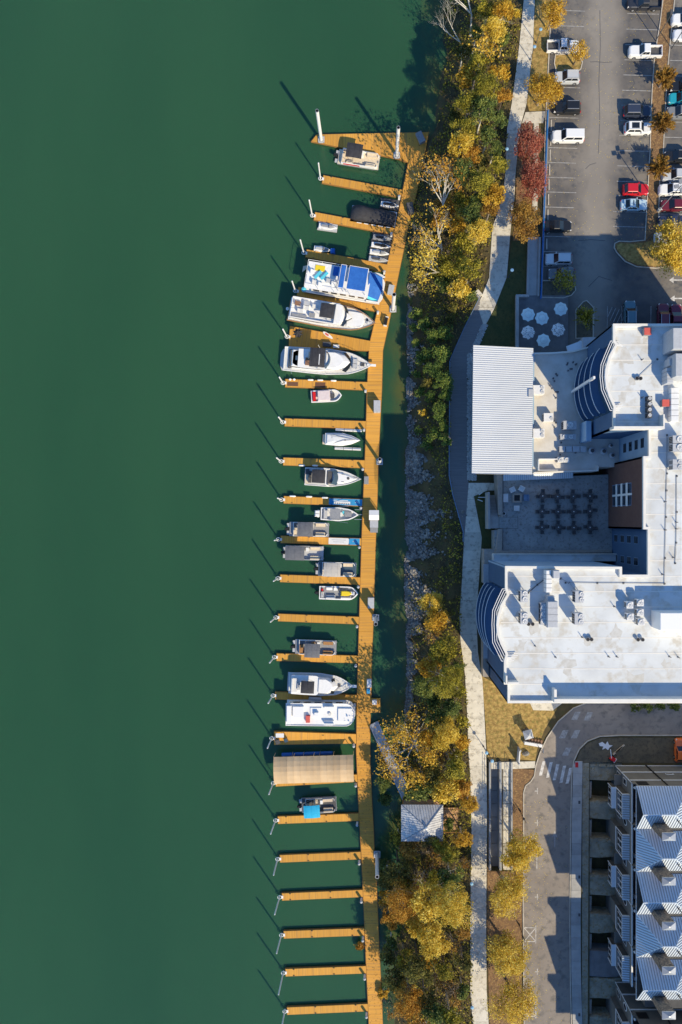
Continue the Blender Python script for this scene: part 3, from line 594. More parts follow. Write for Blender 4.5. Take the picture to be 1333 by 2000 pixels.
NAMES = ['topmost, with one pontoon boat above it', 'between black covered boat and a white jet ski', 'shaded, above the blue canopied houseboat', 'between blue canopied houseboat and large motor yacht', 'with a closed black umbrella on it', 'with white fenders below the pulpit yacht', 'above the covered speedboat', 'above the open backed cruiser', 'with a blue and white printed mat', 'with a white mat and blue end', 'below the sand coloured bimini boat', 'empty, below the boat with yellow tube', 'below the brown seated pontoon boat', 'with white boarding steps between two big boats', 'with table and folded chairs at its end', 'under the tan boat canopy', 'just below the cyan topped pontoon boat', 'empty, second below the cyan topped pontoon boat', 'empty, fourth from the bottom edge', 'empty, with orange leaves near its root', 'empty, second from the bottom edge', 'empty, lowest of all in the picture']
FEND = []
for i, f in enumerate(FING):
    if f is None:
        q = WIDE[i]; L0 = ((q[0][0] + q[3][0]) / 2, (q[0][1] + q[3][1]) / 2); R0 = ((q[1][0] + q[2][0]) / 2, (q[1][1] + q[2][1]) / 2)
        f = (*L0, *R0, 14)
    a, b = Vector(P(f[0], f[1], ZD)), Vector(P(f[2] - 1, f[3], ZD)); w = f[4] / M1(ZD); d = b - a; L = d.length; rz = math.atan2(d.y, d.x)
    t = thing('finger_dock', 'orange timber finger dock, ' + NAMES[i], 'dock', (a.x, a.y, 0), rz, 'finger docks along the marina')
    if i in WIDE:
        c, s = math.cos(-rz), math.sin(-rz)
        poly = [(c * (x - a.x) - s * (y - a.y), s * (x - a.x) + c * (y - a.y)) for x, y in PP(WIDE[i], ZD)]
        MB().prism(poly, .36, ZD).build('deck', 'deck', t); MB().prism(poly_offset(poly, -.06), .12, ZD - .05).build('fascia', 'deck_edge', t)
        w = 1.4
    else:
        MB().box(0, L, -w / 2, w / 2, .36, ZD).build('deck', 'deck', t)
        MB().box(-.07, L, -w / 2 - .07, w / 2 + .07, .12, ZD - .05).build('fascia', 'deck_edge', t)
    MB().box(.3, L - .3, -w / 2 + .12, w / 2 - .12, -.4, .35).build('float', 'float', t)
    for k in range(4):
        for s in (-1, 1):
            if (k + i) % 2 == 0: MB().obox(1.5 + k * L / 4, s * (w / 2 - .1), ZD, ZD + .1, .3, .06).build('cleat', 'dark_grey', t)
    hb = MB(); rr = .33
    hb.path([(-.45 + rr * math.cos(q) * 1.1, rr * math.sin(q), ZD + .05) for q in [k * math.pi / 8 for k in range(16)]], .06, 5, closed=True)
    hb.box(-.12, .2, -.25, .25, ZD + .002, ZD + .07)
    hb.build('pile_hoop', 'white', t)
    FEND.append((a, d.normalized()))
    # power pedestal where the finger joins
    if i not in (4,):
        q = b - d.normalized() * .3 + Vector((d.y, -d.x, 0)).normalized() * (w / 2 + .35)
        pd = thing('power_pedestal', 'white power pedestal at the root of finger dock number %d' % (i + 1), 'pedestal', (q.x, q.y, ZD), 0, 'power pedestals')
        pd['label'] = 'small white power pedestal beside the walkway at the finger dock ' + NAMES[i]
        if len(pd['label'].split()) > 16: pd['label'] = ' '.join(['white pedestal at the root of the finger dock'] + NAMES[i].replace(',', '').split()[:7])
        MB().obox(0, 0, -.15, 1.0, .36, .36).build('post', 'white_clean', pd)
        MB().lathe(0, 0, [(.26, 1.0), (.26, 1.1), (.12, 1.2)], 8).build('light_cap', 'light_grey', pd)
    # mooring pile
    e = a - d.normalized() * .47
    pl = thing('mooring_pile', 'slim white mooring pile at the outer end of the finger dock', 'pile', (e.x, e.y, 0), 0, 'slim mooring piles')
    h = 6.1 + rnd.uniform(-.3, .3)
    tilt = (rnd.uniform(-.02, .02), rnd.uniform(-.02, .02))
    mb = MB(); mb.loft([[(r * math.cos(2 * math.pi * k / 8) + tilt[0] * z, r * math.sin(2 * math.pi * k / 8) + tilt[1] * z, z) for k in range(8)] for r, z in ((.13, -2.5), (.13, h), (.03, h + .12))])
    mb.build('shaft', 'white', pl)
    tag(pl, 'slim white mooring pile at the tip of finger dock ' + NAMES[i])
    if len(pl['label'].split()) > 16: pl['label'] = ' '.join(pl['label'].split()[:16])

def big_pile(px, py, h, r, lab, z0=ZD):
    a = P(px, py, z0); t = thing('guide_pile', lab, 'pile', (a[0], a[1], 0), 0, 'thick steel guide piles')
    MB().cyl(0, 0, -2.5, h, r, r, 14).build('shaft', 'white', t)
    MB().lathe(0, 0, [(r + .001, h), (r + .001, h + .06), (r * .82, h + .06), (r * .82, h - .3), (0.01, h - .3)], 14).build('open_top', ['gal'], t)
    mb = MB(); mb.box(-r - .25, r + .25, -r - .28, -r - .05, ZD + .003, ZD + .22); mb.box(-r - .25, r + .25, r + .05, r + .28, ZD + .003, ZD + .22)
    mb.box(-r - .28, -r - .05, -r - .28, r + .28, ZD + .004, ZD + .2); mb.box(r + .05, r + .28, -r - .28, r + .28, ZD + .004, ZD + .2)
    mb.build('pile_collar', 'light_grey', t)
big_pile(628, 273.5, 9.6, .3, 'tall thick white pile at the tip of the end platform')
big_pile(775.5, 304, 9.6, .3, 'tall thick white pile in the middle of the end platform')
big_pile(768, 604, 8.8, .33, 'thick grey pile on the land side of the walkway beside the houseboat')
big_pile(734.5, 1206, 8.6, .33, 'thick grey pile on the land side of the walkway near the shaded rocks')
big_pile(737, 1668, 8.6, .33, 'thick grey pile on the land side of the lower walkway')
big_pile(742, 902, 6.0, .3, 'white domed pile in the shaded water beside the walkway')

def dock_box(px, py, lx, ly, h, rz, mat, lab, lid='mid_grey'):
    a = P(px, py, ZD + h); t = thing('dock_box', lab, 'dock box', (a[0], a[1], ZD), R(rz), 'storage boxes on the docks')
    MB().box(-lx / 2, lx / 2, -ly / 2, ly / 2, 0, h - .1).build('box', mat, t)
    MB().loft([[(-lx / 2 - .03, -ly / 2 - .03, h - .1), (lx / 2 + .03, -ly / 2 - .03, h - .1), (lx / 2 + .03, ly / 2 + .03, h - .1), (-lx / 2 - .03, ly / 2 + .03, h - .1)], [(-lx / 2, -ly / 2, h), (lx / 2, -ly / 2, h), (lx / 2, ly / 2, h), (-lx / 2, ly / 2, h)]]).build('lid', lid, t)
    MB().box(-.15, .15, -ly / 2 - .06, -ly / 2 - .03, h - .2, h - .12).build('latch', 'black', t)
dock_box(822, 267, 1.1, 2.0, .7, 25, 'mid_grey', 'weathered grey storage box on the end platform near the trees')
dock_box(802, 405, 1.1, 1.9, .9, 10, 'dark_grey', 'dark storage box at the walkway edge beside the black covered boat', 'dark_grey')
dock_box(764, 565, 1.0, 1.7, .8, -12, 'light_grey', 'grey box beside the thick pile near the houseboat', 'light_grey')
dock_box(737, 793, 1.2, 2.1, 1.6, 0, 'light_grey', 'tall pale grey locker on the walkway right of the pink covered dinghy', 'light_grey')
dock_box(725, 1178, 1.1, 1.9, 1.5, 0, 'light_grey', 'ribbed grey locker on the walkway below the yellow tube boat', 'light_grey')
dock_box(721.5, 1335, .8, 1.5, .7, 0, 'light_grey', 'pale storage box on the walkway near the round windowed yacht', 'white')
dock_box(720, 1350, .6, .9, .6, 0, 'light_grey', 'small white and blue box below the pale storage box', 'sign_blue')
dock_box(732, 1372, .8, .8, .6, 0, 'white', 'square white box on the gangway landing', 'white')
dock_box(716, 938, .8, 1.4, .7, 0, 'mid_grey', 'grey box on the walkway at the bow of the cruiser', 'mid_grey')
dock_box(639, 672, 1.5, .8, .6, -3, 'dark_grey', 'dark crate lying behind the pulpit yacht flybridge', 'dark_grey')
dock_box(657, 676, 1.1, .55, .4, -4, 'white', 'white ice chest on the wide finger dock', 'white')
# bench
t = thing('bench', 'white framed bench with black seat on the walkway by the shallow water', 'bench', P(755, 629, ZD), R(78))
MB().box(-.75, .75, -.2, .3, .4, .47).build('seat', 'black', t); MB().box(-.75, .75, .3, .36, .5, .95).build('backrest', 'black', t)
for s in (-1, 1): MB().box(s * .8 - .06, s * .8 + .06, -.25, .38, 0, .62).build('leg', 'white', t)
# kiosk cart with red frame
t = thing('dock_kiosk', 'white topped dock kiosk with grey back and red frame on the walkway', 'kiosk', P(731, 1020, ZD + 1.5), 0); t.location.z = ZD
MB().box(-.75, .75, -1.0, 1.9, 0, 1.9).build('cabinet', 'light_grey', t)
MB().add([(-.9, .4, 2.1), (.9, .4, 2.1), (.9, 2.2, 2.1), (-.9, 2.2, 2.1), (-.9, 1.3, 2.35), (.9, 1.3, 2.35)], [(0, 1, 5, 4), (4, 5, 2, 3), (0, 4, 3), (1, 2, 5), (3, 2, 1, 0)]).build('roof', 'white_clean', t)
for x, y in ((-.85, 2.1), (.85, 2.1), (-.85, .4), (.85, .4)): MB().box(x - .05, x + .05, y - .05, y + .05, 0, 2.1).build('post', 'red', t)
MB().box(-.7, .7, -1.9, -1.05, .2, 1.5).build('locker', 'mid_grey', t)
# umbrella closed
t = thing('patio_umbrella', 'folded black patio umbrella standing on the wide finger dock', 'umbrella', P(584, 655, ZD))
MB().cyl(0, 0, 0, 2.5, .03, .03, 6).build('pole', 'light_grey', t)
pr = []
for r, z in ((.05, 2.45), (.5, 2.2), (1.0, 1.75), (.95, 1.7), (.12, 2.1)):
    pr.append([(r * (1.0 if k % 2 else .62) * math.cos(k * math.pi / 8), r * (1.0 if k % 2 else .62) * math.sin(k * math.pi / 8), z - (0 if k % 2 else .12)) for k in range(16)])
MB().loft(pr).build('canopy', 'canvas_black', t); MB().cyl(0, 0, 0, .12, .35, .35, 10).build('base', 'dark_grey', t)
# paddle boards and bits on docks
def board(px, py, L, w, rz, mat, lab):
    pts = [(L / 2 * math.cos(a), w / 2 * math.sin(a) * (1 - .15 * math.cos(a))) for a in [k * math.pi / 10 for k in range(20)]]
    a = P(px, py, ZD); t = thing('paddle_board', lab, 'board', (a[0], a[1], ZD), R(rz)); MB().prism(pts, .03, .13).build('board', mat, t); MB().obox(-L * .1, 0, .13, .15, L * .35, w * .55).build('deck_pad', 'red_lid', t)
board(641, 655, 2.2, .6, -35, 'white', 'white board with pink pad lying on the wide finger dock')
t = thing('folding_table', 'white folding table at the outer end of the long wide finger dock', 'table', P(547, 1436.5, 1.25)); t.location.z = ZD
MB().box(-.75, .75, -.38, .38, .68, .73).build('tabletop', 'sign_white', t)
for x in (-.65, .65):
    for y in (-.3, .3): MB().box(x - .03, x + .03, y - .03, y + .03, 0, .68).build('leg', 'mid_grey', t)
def chair(px, py, z, rz, mat, lab, grp=None, s=1.0):
    a = P(px, py, z + .4); t = thing('chair', lab, 'chair', (a[0], a[1], z), R(rz), grp)
    MB().box(-.28 * s, .28 * s, -.28 * s, .28 * s, .38, .46).build('seat', mat, t); MB().box(-.28 * s, .28 * s, .24 * s, .32 * s, .46, .95).build('backrest', mat, t)
    for x in (-.25, .25):
        for y in (-.25, .25): MB().box(x * s - .025, x * s + .025, y * s - .025, y * s + .025, 0, .38).build('leg', 'dark_grey', t)
    return t
chair(543, 1449, ZD, 20, 'dark_grey', 'dark camp chair at the end of the long wide finger dock', s=1.5)
chair(559, 1446, ZD, -60, 'glass_blue', 'blue grey folding chair beside the white folding table', s=1.2)
# printed mats on two docks
def dock_mat(i, x0, x1, mat, lab, lines):
    a, d = FEND[i]; rz = math.atan2(d.y, d.x); w = FING[i][4] / M1(ZD)
    t = thing('dock_mat', lab, 'mat', (a.x, a.y, ZD), rz)
    MB().box(x0, x1 - 2.0, -w / 2 + .05, w / 2 - .05, .004, .02).build('mat', mat, t)
    MB().box(x1 - 1.98, x1, -w / 2 + .05, w / 2 - .05, .004, .02).build('end_panel', 'sign_blue', t)
    mb = MB()
    for k, r in enumerate(lines): mb.obox((x0 + x1 - 2) / 2, w * r, .024, .026, (x1 - 2 - x0) * (.55 if k else .7), .11)
    mb.obox(x1 - 1.1, .12, .024, .026, .5, .12, .7); mb.obox(x1 - .85, .0, .024, .026, .5, .1, -.5)
    mb.build('print', 'sign_white' if mat == 'sign_blue' else 'light_grey', t)
    MB().box(x0 + .002, x0 + .6, -w / 2 + .06, w / 2 - .06, .021, .022).build('edge_band', 'sign_blue' if mat == 'sign_blue' else 'sign_white', t)
dock_mat(8, 8.35, 14.5, 'sign_blue', 'blue and white printed mat lying on a finger dock', (.22,))
MB_ = MB().box(9.3, 12.3, -.42, .1, .0275, .03)
# white lettering panel on the blue mat
a, d = FEND[8]; lt = [o for o in COL.objects if o.name.startswith('dock_mat') and o.parent is None][0]
def text_strip(parent, s, x, y, size, mat, z=.031):
    cu = bpy.data.curves.new('lettering', 'FONT'); cu.body = s; cu.size = size; cu.align_x = 'CENTER'; cu.align_y = 'CENTER'; cu.extrude = .001
    tmp = bpy.data.objects.new('lettering', cu); COL.objects.link(tmp); bpy.context.view_layer.update(); dg = bpy.context.evaluated_depsgraph_get()
    me = bpy.data.meshes.new_from_object(tmp.evaluated_get(dg)); bpy.data.objects.remove(tmp); me.materials.clear(); me.materials.append(MAT[mat])
    o = bpy.data.objects.new('lettering', me); COL.objects.link(o); o.parent = parent; o.location = (x, y, z); o['kind'] = 'stuff'; return o
MB_.build('white_panel', 'sign_white', lt); text_strip(lt, 'CREEK', 11.3, .06, .36, 'light_grey', .033)
mb = MB()
for k in range(7): mb.obox(9.55 + k * .4, -.26 - .012 * k, .033, .036, .13, .26, R(-20 + 13 * (k % 3))); mb.obox(9.68 + k * .4, -.27 - .012 * k, .033, .036, .18, .1, R(25 * (k % 2)))
tag(mb.build('print', 'navy', lt), kind='stuff')
dock_mat(9, 8.85, 14.6, 'sign_white', 'white printed mat with blue end lying on a finger dock', (.18, -.1))
# door mats / dark rugs on finger six
for px, py, lx, ly, lab in ((572, 750, 2.0, .75, 'brown mat at the outer end of the fender lined finger dock'), (626, 752, 1.9, 1.0, 'brown mat in the middle of the fender lined finger dock')):
    a = P(px, py, ZD); tag(MB().obox(0, 0, .003, .02, lx, ly, R(-2)).build('door_mat', 'mat_brown', loc=(a[0], a[1], ZD)), lab, 'mat')
def fender(px, py, z, L, rz, lab, r=.16):
    a = P(px, py, z); pr = [(r * .3, -L / 2 - .1), (r, -L / 2 + .05), (r, L / 2 - .05), (r * .3, L / 2 + .1)]
    mb = MB(); mb.loft([[(zz, rr * math.cos(2 * math.pi * k / 8), rr * math.sin(2 * math.pi * k / 8)) for k in range(8)] for rr, zz in pr])
    o = mb.build('fender', 'white_clean', loc=(a[0], a[1], z), smooth=True); o.rotation_euler = (0, 0, R(rz)); tag(o, lab, 'fender', 'white dock fenders')
for x, y in ((607, 742), (626, 742.5), (652, 743.5)): fender(x, y, .7, .9, -2, 'white fender on the dock below the pulpit yacht')
for x, y in ((572, 969), (604, 970), (635, 972)): fender(x, y, .7, 1.0, -2, 'white fender on the printed mat dock')
for x, y in ((567, 741), (575, 741)): fender(x, y, .7, .3, 0, 'round white buoy beside the hoop of the fender lined dock', .22)
fender(590, 909, .6, 1.0, -2, 'white fender above the cruiser stern'); fender(616, 909.5, .6, .9, -2, 'pale blue fender above the cruiser cockpit')
fender(562, 603, .8, .4, 30, 'white round buoy floating left of the big motor yacht', .3)
# hose coil / life ring on dock
t = thing('boarding_steps', 'white boarding steps on the finger dock below the round windowed yacht', 'steps', P(616, 1365, 1.2), R(-3)); t.location.z = ZD
for k in range(3): MB().box(-1.3 + .1 * k, 1.3 - .1 * k, -.55 + .3 * k, -.25 + .3 * k, 0, .3 * (k + 1)).build('step', 'light_grey', t)

# gangway and gazebo
a, b = Vector(P(731, 1412, .65)), Vector(P(794, 1553, 4.6)); d = b - a; L = d.length
g = thing('gangway', 'sloping aluminium gangway with railings from the dock up to the gazebo', 'gangway', (a.x, a.y, .65), math.atan2(d.y, d.x))
hx = math.hypot(d.x, d.y); sl = d.z / hx
MB().add([(0, -.75, 0), (hx, -.75, d.z), (hx, .75, d.z), (0, .75, 0), (0, -.75, -.2), (hx, -.75, d.z - .2), (hx, .75, d.z - .2), (0, .75, -.2)], [(0, 1, 2, 3), (4, 7, 6, 5), (0, 4, 5, 1), (3, 2, 6, 7), (0, 3, 7, 4), (1, 5, 6, 2)]).build('walkway', 'light_grey', g)
for s in (-1, 1):
    mb = MB()
    for z in (.05, .55, 1.1): mb.tube((0, s * .8, z), (hx, s * .8, z + d.z), .05, n=4)
    for k in range(14): x = hx * k / 13; mb.tube((x, s * .8, x * sl - .1), (x, s * .8, x * sl + 1.1), .035, n=4)
    mb.build('railing', 'alu', g)
gz = 4.6
c = P(825, 1607.5, 7.4); g = thing('gazebo', 'square gazebo with pale metal hip roof among the bank trees', 'gazebo', (c[0], c[1], gz))
hw, hh = 41 / M1(7.4), 35.7 / M1(7.4)
corn = [(-hw, -hh), (hw, -hh), (hw, hh), (-hw, hh)]
apx = (0.9 * hw * .35, -.1, 4.5)
for k, nm in enumerate(('roof_panel',) * 4):
    p, q = corn[k], corn[(k + 1) % 4]
    MB().add([(*p, 2.8), (*q, 2.8), (0.6, -.1, 4.4), (*p, 2.7), (*q, 2.7), (.6, -.1, 4.3)], [(0, 1, 2), (5, 4, 3), (0, 3, 4, 1), (1, 4, 5, 2), (2, 5, 3, 0)]).build(nm, 'gazebo_roof', g)
sm = MB()
for k in range(4):
    p, q = Vector((*corn[k], 2.82)), Vector((*corn[(k + 1) % 4], 2.82)); ap = Vector((.6, -.1, 4.42))
    for j in range(1, 16):
        u = j / 16; e = p.lerp(q, u); w = 1 - abs(2 * u - 1)
        m_ = (p + q) / 2; sm.tube(e, e + (ap - m_) * w, .025, n=3)
    sm.tube(p, ap, .07, n=4)
tag(sm.build('seams', 'roof_seam', g), kind='stuff')
MB().lathe(.6, -.1, [(.25, 4.4), (.25, 4.65), (.05, 4.85)], 8).build('finial', 'white', g)
for x, y in corn: MB().box(x * .9 - .1, x * .9 + .1, y * .9 - .1, y * .9 + .1, -4, 2.7).build('post', 'deck_edge', g)
MB().prism(poly_offset(corn, .3), -.2, 0).build('floor', 'plywood', g)
c = P(880, 1600, 4.7)
wd = thing('timber_deck', 'small timber deck joining the gazebo to the footpath', 'deck', (c[0], c[1], 4.6))
for k in range(18): MB().box(-3.0, 4.2, -1.9 + k * .22, -1.9 + k * .22 + .2, 0, .08 + rnd.uniform(-.01, .01)).build('plank', 'plywood', wd)
for y in (-2.0, 2.1):
    mb = MB(); mb.box(-3, 3.0, y - .04, y + .04, .9, 1.0)
    for k in range(5): mb.box(-3 + k * 1.45, -2.9 + k * 1.45, y - .05, y + .05, 0, .95)
    mb.build('railing', 'deck_edge', wd)
MB().box(-3, 3.8, -1.8, 2.0, -3.5, -.02).build('substructure', 'deck_edge', wd)
# ------------------------------------------------------------------ boats (local x points to the bow, z = 0 is the water line)
def plan(L, W, u0=.5, p=2.0, stern=.9, n=12, bow=0.0, x0=None):
    x0 = -L / 2 if x0 is None else x0
    up = []
    for i in range(n + 1):
        u = i / n; u = 1 - (1 - u) ** 1.6 if u > .5 else u
        h = 1.0 if u < u0 else bow + (1 - bow) * max(0.0, 1 - ((u - u0) / (1 - u0)) ** p)
        h *= stern + (1 - stern) * min(1.0, u / .35)
        up.append((x0 + L * u, max(.015, h * W / 2)))
    return [(x, -y) for x, y in up] + [(x, y) for x, y in up[::-1]]
def scale(pl, sx, sy, cx=0.0, dx=0.0): return [((x - cx) * sx + cx + dx, y * sy) for x, y in pl]
def lift(pl, z): return [(x, y, z) for x, y in pl]
def place(name, lab, cat, px, py, ang, z=1.0, grp=None):
    a = P(px, py, z); return thing(name, lab, cat, (a[0], a[1], 0), R(-ang), grp)
def outboard(t, x, y=0.0, col='black', s=1.0):
    mb = MB(); mb.loft([lift([(x - .75 * s, -.2 * s), (x - .1, -.22 * s), (x - .1, .22 * s), (x - .75 * s, .2 * s)], .75), lift([(x - .85 * s, -.24 * s), (x - .1, -.26 * s), (x - .1, .26 * s), (x - .85 * s, .24 * s)], 1.1), lift([(x - .7 * s, -.16 * s), (x - .15, -.17 * s), (x - .15, .17 * s), (x - .7 * s, .16 * s)], 1.35)])
    mb.loft([[(p[0], p[1] + y, p[2]) for p in lift([(x - .5, -.1), (x - .25, -.1), (x - .25, .1), (x - .5, .1)], z)] for z in (-.5, .8)])
    o = mb.build('outboard_motor', col, t); o.location.y = y
def rail(t, pts, r=.025, posts=True, zb=None, mat='alu', name='rail'):
    mb = MB(); mb.path(pts, r, 4)
    if posts:
        for p in pts: mb.tube((p[0], p[1], zb), p, r, n=4)
    mb.build(name, mat, t)
def bimini(t, x0, x1, w, z, mat, sag=.12, zf=.9, dx=0.0):
    mb = MB(); n = 6; rows = []
    for k in range(n + 1):
        u = k / n; x = x0 + (x1 - x0) * u
        rows.append([(x + dx, w / 2 * v, z + .16 * (1 - v * v) + .1 * math.sin(math.pi * u) - (sag * .3 if k in (0, n) else 0)) for v in (-1, -.75, -.4, 0, .4, .75, 1)])
    top = [p for r in rows for p in r]; bot = [(a, b, c - .05) for a, b, c in top]; m = 7; F = []
    for k in range(n):
        for j in range(m - 1):
            a = k * m + j; F += [(a, a + m, a + m + 1, a + 1), (a + len(top), a + 1 + len(top), a + m + 1 + len(top), a + m + len(top))]
    o = len(top)
    for k in range(n):
        for j in (0, m - 1): a = k * m + j; F.append((a, a + m, a + m + o, a + o))
    for j in range(m - 1):
        for k in (0, n): a = k * m + j; F.append((a, a + 1, a + 1 + o, a + o))
    mb.add(top + bot, F); c = mb.build('canopy', mat, t)
    fr = MB()
    for s in (-1, 1):
        for xx in (x0 + .05, (x0 + x1) / 2, x1 - .05): fr.tube(((x0 + x1) / 2, s * w / 2 * .98, zf), (xx + dx, s * w / 2 * .97, z - .03), .03, n=4)
    fr.build('canopy_frame', 'alu', t)
    bars = MB()
    for k in (1, 3, 5):
        r = rows[k]; bars.path([(p[0], p[1], p[2] + .012) for p in r], .02, 3)
    bars.build('seam', mat, c)
    return c
def seat(t, x0, x1, y0, y1, mat, back=None, z=.68, name='seat'):
    o = MB().box(x0, x1, y0, y1, z, z + .42).build(name, mat, t)
    if back == 'y0': MB().box(x0, x1, y0 - .02, y0 + .18, z + .42, z + .72).build('seat_back', mat, o)
    if back == 'y1': MB().box(x0, x1, y1 - .18, y1 + .02, z + .42, z + .72).build('seat_back', mat, o)
    if back == 'x0': MB().box(x0 - .02, x0 + .18, y0, y1, z + .42, z + .72).build('seat_back', mat, o)
    if back == 'x1': MB().box(x1 - .18, x1 + .02, y0, y1, z + .42, z + .72).build('seat_back', mat, o)
    return o
def pontoon(lab, px, py, ang, L, W=2.55, top='canvas_grey', tx=(-.35, .1), tw=.98, floor='mid_grey', seats='cream', fence='gelcoat', trim=None, ty=0.0, motor=1, tz=2.45):
    t = place('pontoon_boat', lab, 'boat', px, py, ang, 1.0, 'pontoon boats at the marina')
    for s in (-1, 1):
        mb = MB(); r = .3; xs_ = [(-L / 2 - .1, .6), (-L / 2, 1), (L / 2 - 1.0, 1), (L / 2 - .3, .7), (L / 2 + .1, .12)]
        mb.loft([[(x, s * (W / 2 - .38) + r * k * math.cos(a), .16 + r * k * math.sin(a) + (1 - k) * .2) for a in [2 * math.pi * j / 8 for j in range(8)]] for x, k in xs_])
        mb.build('pontoon_tube', 'alu', t, smooth=True)
    MB().box(-L / 2, L / 2, -W / 2, W / 2, .48, .6).build('deck_frame', 'alu', t)
    MB().box(-L / 2 + .05, L / 2 - .05, -W / 2 + .05, W / 2 - .05, .6, .64).build('floor', floor, t)
    rc = .55; out = []
    for cx, cy, a0 in ((L / 2 - .25 - rc, -W / 2 + rc, -90), (L / 2 - .25 - rc, W / 2 - rc, 0)):
        for k in range(5): a = R(a0 + k * 22.5); out.append((cx + rc * math.cos(a), cy + rc * math.sin(a)))
    out += [(-L / 2 + .75, W / 2), (-L / 2 + .75, -W / 2)]
    ins = poly_offset(out, .1); mb = MB(); n = len(out)
    for i in range(n):
        j = (i + 1) % n
        if i in (4, ): continue
        mb.prism([out[i], out[j], ins[j], ins[i]], .642, 1.28)
    mb.build('fence', fence, t)
    if trim:
        mb = MB(); mb.box(-L / 2 + 1.2, -L / 2 + 4.2, -W / 2 - .03, -W / 2 - .002, .8, 1.15); mb.box(-L / 2 + 1.2, L / 2 - 1, -W / 2 + .11, -W / 2 + .2, .66, .9); mb.build('trim_panel', trim, t)
    seat(t, L / 2 - 2.4, L / 2 - .65, -W / 2 + .14, -W / 2 + .78, seats, 'y0'); seat(t, L / 2 - 2.4, L / 2 - .65, W / 2 - .78, W / 2 - .14, seats, 'y1')
    seat(t, -L / 2 + .85, -L / 2 + 1.5, -W / 2 + .2, W / 2 - .9, seats, 'x0')
    seat(t, -L / 2 + 1.7, -L / 2 + 3.0, -W / 2 + .14, -W / 2 + .7, seats, 'y0')
    h = MB(); h.loft([lift([(.1, .35), (.8, .35), (.8, 1.05), (.1, 1.05)], .64), lift([(.3, .38), (.75, .38), (.75, 1.02), (.3, 1.02)], 1.45)]); h.build('helm_console', 'white_clean', t)
    w = MB(); w.path([(.28, .7 + .18 * math.cos(a), 1.3 + .18 * math.sin(a)) for a in [k * math.pi / 4 for k in range(8)]], .02, 4, closed=True); w.build('steering_wheel', 'black', t)
    seat(t, -.75, -.2, .4, 1.0, seats, 'x0', name='captain_chair')
    if top:
        c = bimini(t, L * tx[0], L * tx[1], W * tw, tz, top)
        c.location.y = ty
    if motor: outboard(t, -L / 2 + .02)
    MB().box(-L / 2 - .5, -L / 2, -W / 2 + .25, -W / 2 + .95, .44, .5).build('swim_step', 'light_grey', t)
    MB().box(-L / 2 - .5, -L / 2, W / 2 - .95, W / 2 - .25, .44, .5).build('swim_step', 'light_grey', t)
    return t

def hull(t, L, W, z1, mat='gelcoat', u0=.45, p=2.2, stern=.9, stripe=None, floor_z=None, floor='nonskid', rim=.12):
    pl = plan(L, W, u0, p, stern, 16)
    low = scale(pl, .93, .78, -L / 2)
    mb = MB(); mb.loft([lift(scale(pl, .9, .6, -L / 2), -.35), lift(low, .05), lift(scale(pl, .985, .95, -L / 2), z1 * .75), lift(pl, z1)], cap=(1, 0)); mb.build('hull', mat, t)
    ins = poly_offset(pl, rim); n = len(pl); mb = MB()
    fz = z1 - .08 if floor_z is None else floor_z
    mb.loft([lift(pl, z1), lift(ins, z1 + .02), lift(ins, fz)], cap=(0, 0)); mb.build('gunwale', 'gelcoat', t)
    MB().sheet(ins, fz + .004).build('deck', floor, t)
    if stripe:
        mb = MB(); a = poly_offset(pl, -.03); mb.loft([lift(a, z1 - .12), lift(a, z1 - .02)], cap=(0, 0)); mb.build('rub_rail', stripe, t)
    return pl
def deckhouse(t, pl, z0, z1, mat, sx, sy, cx, dx=0, top=.9, name='cabin', band=None, bm='glass'):
    a = scale(pl, sx, sy, cx, dx); xm = sum(p[0] for p in a) / len(a); b = scale(a, top, top, xm)
    if band:
        f = [band[0], band[1]]; R_ = lambda u: [(p[0] + (q[0] - p[0]) * u, p[1] + (q[1] - p[1]) * u, z0 + (z1 - z0) * u) for p, q in zip(a, b)]
        MB().loft([R_(0), R_(f[0])], cap=(0, 0)).build(name, mat, t)
        MB().loft([R_(f[0]), R_(f[1])], cap=(0, 0)).build('window_band', bm, t)
        o = MB().loft([R_(f[1]), R_(1)], cap=(0, 1)).build('cabin_roof', mat, t)
    else:
        o = MB().loft([lift(a, z0), lift(b, z1)]).build(name, mat, t)
    return a, b

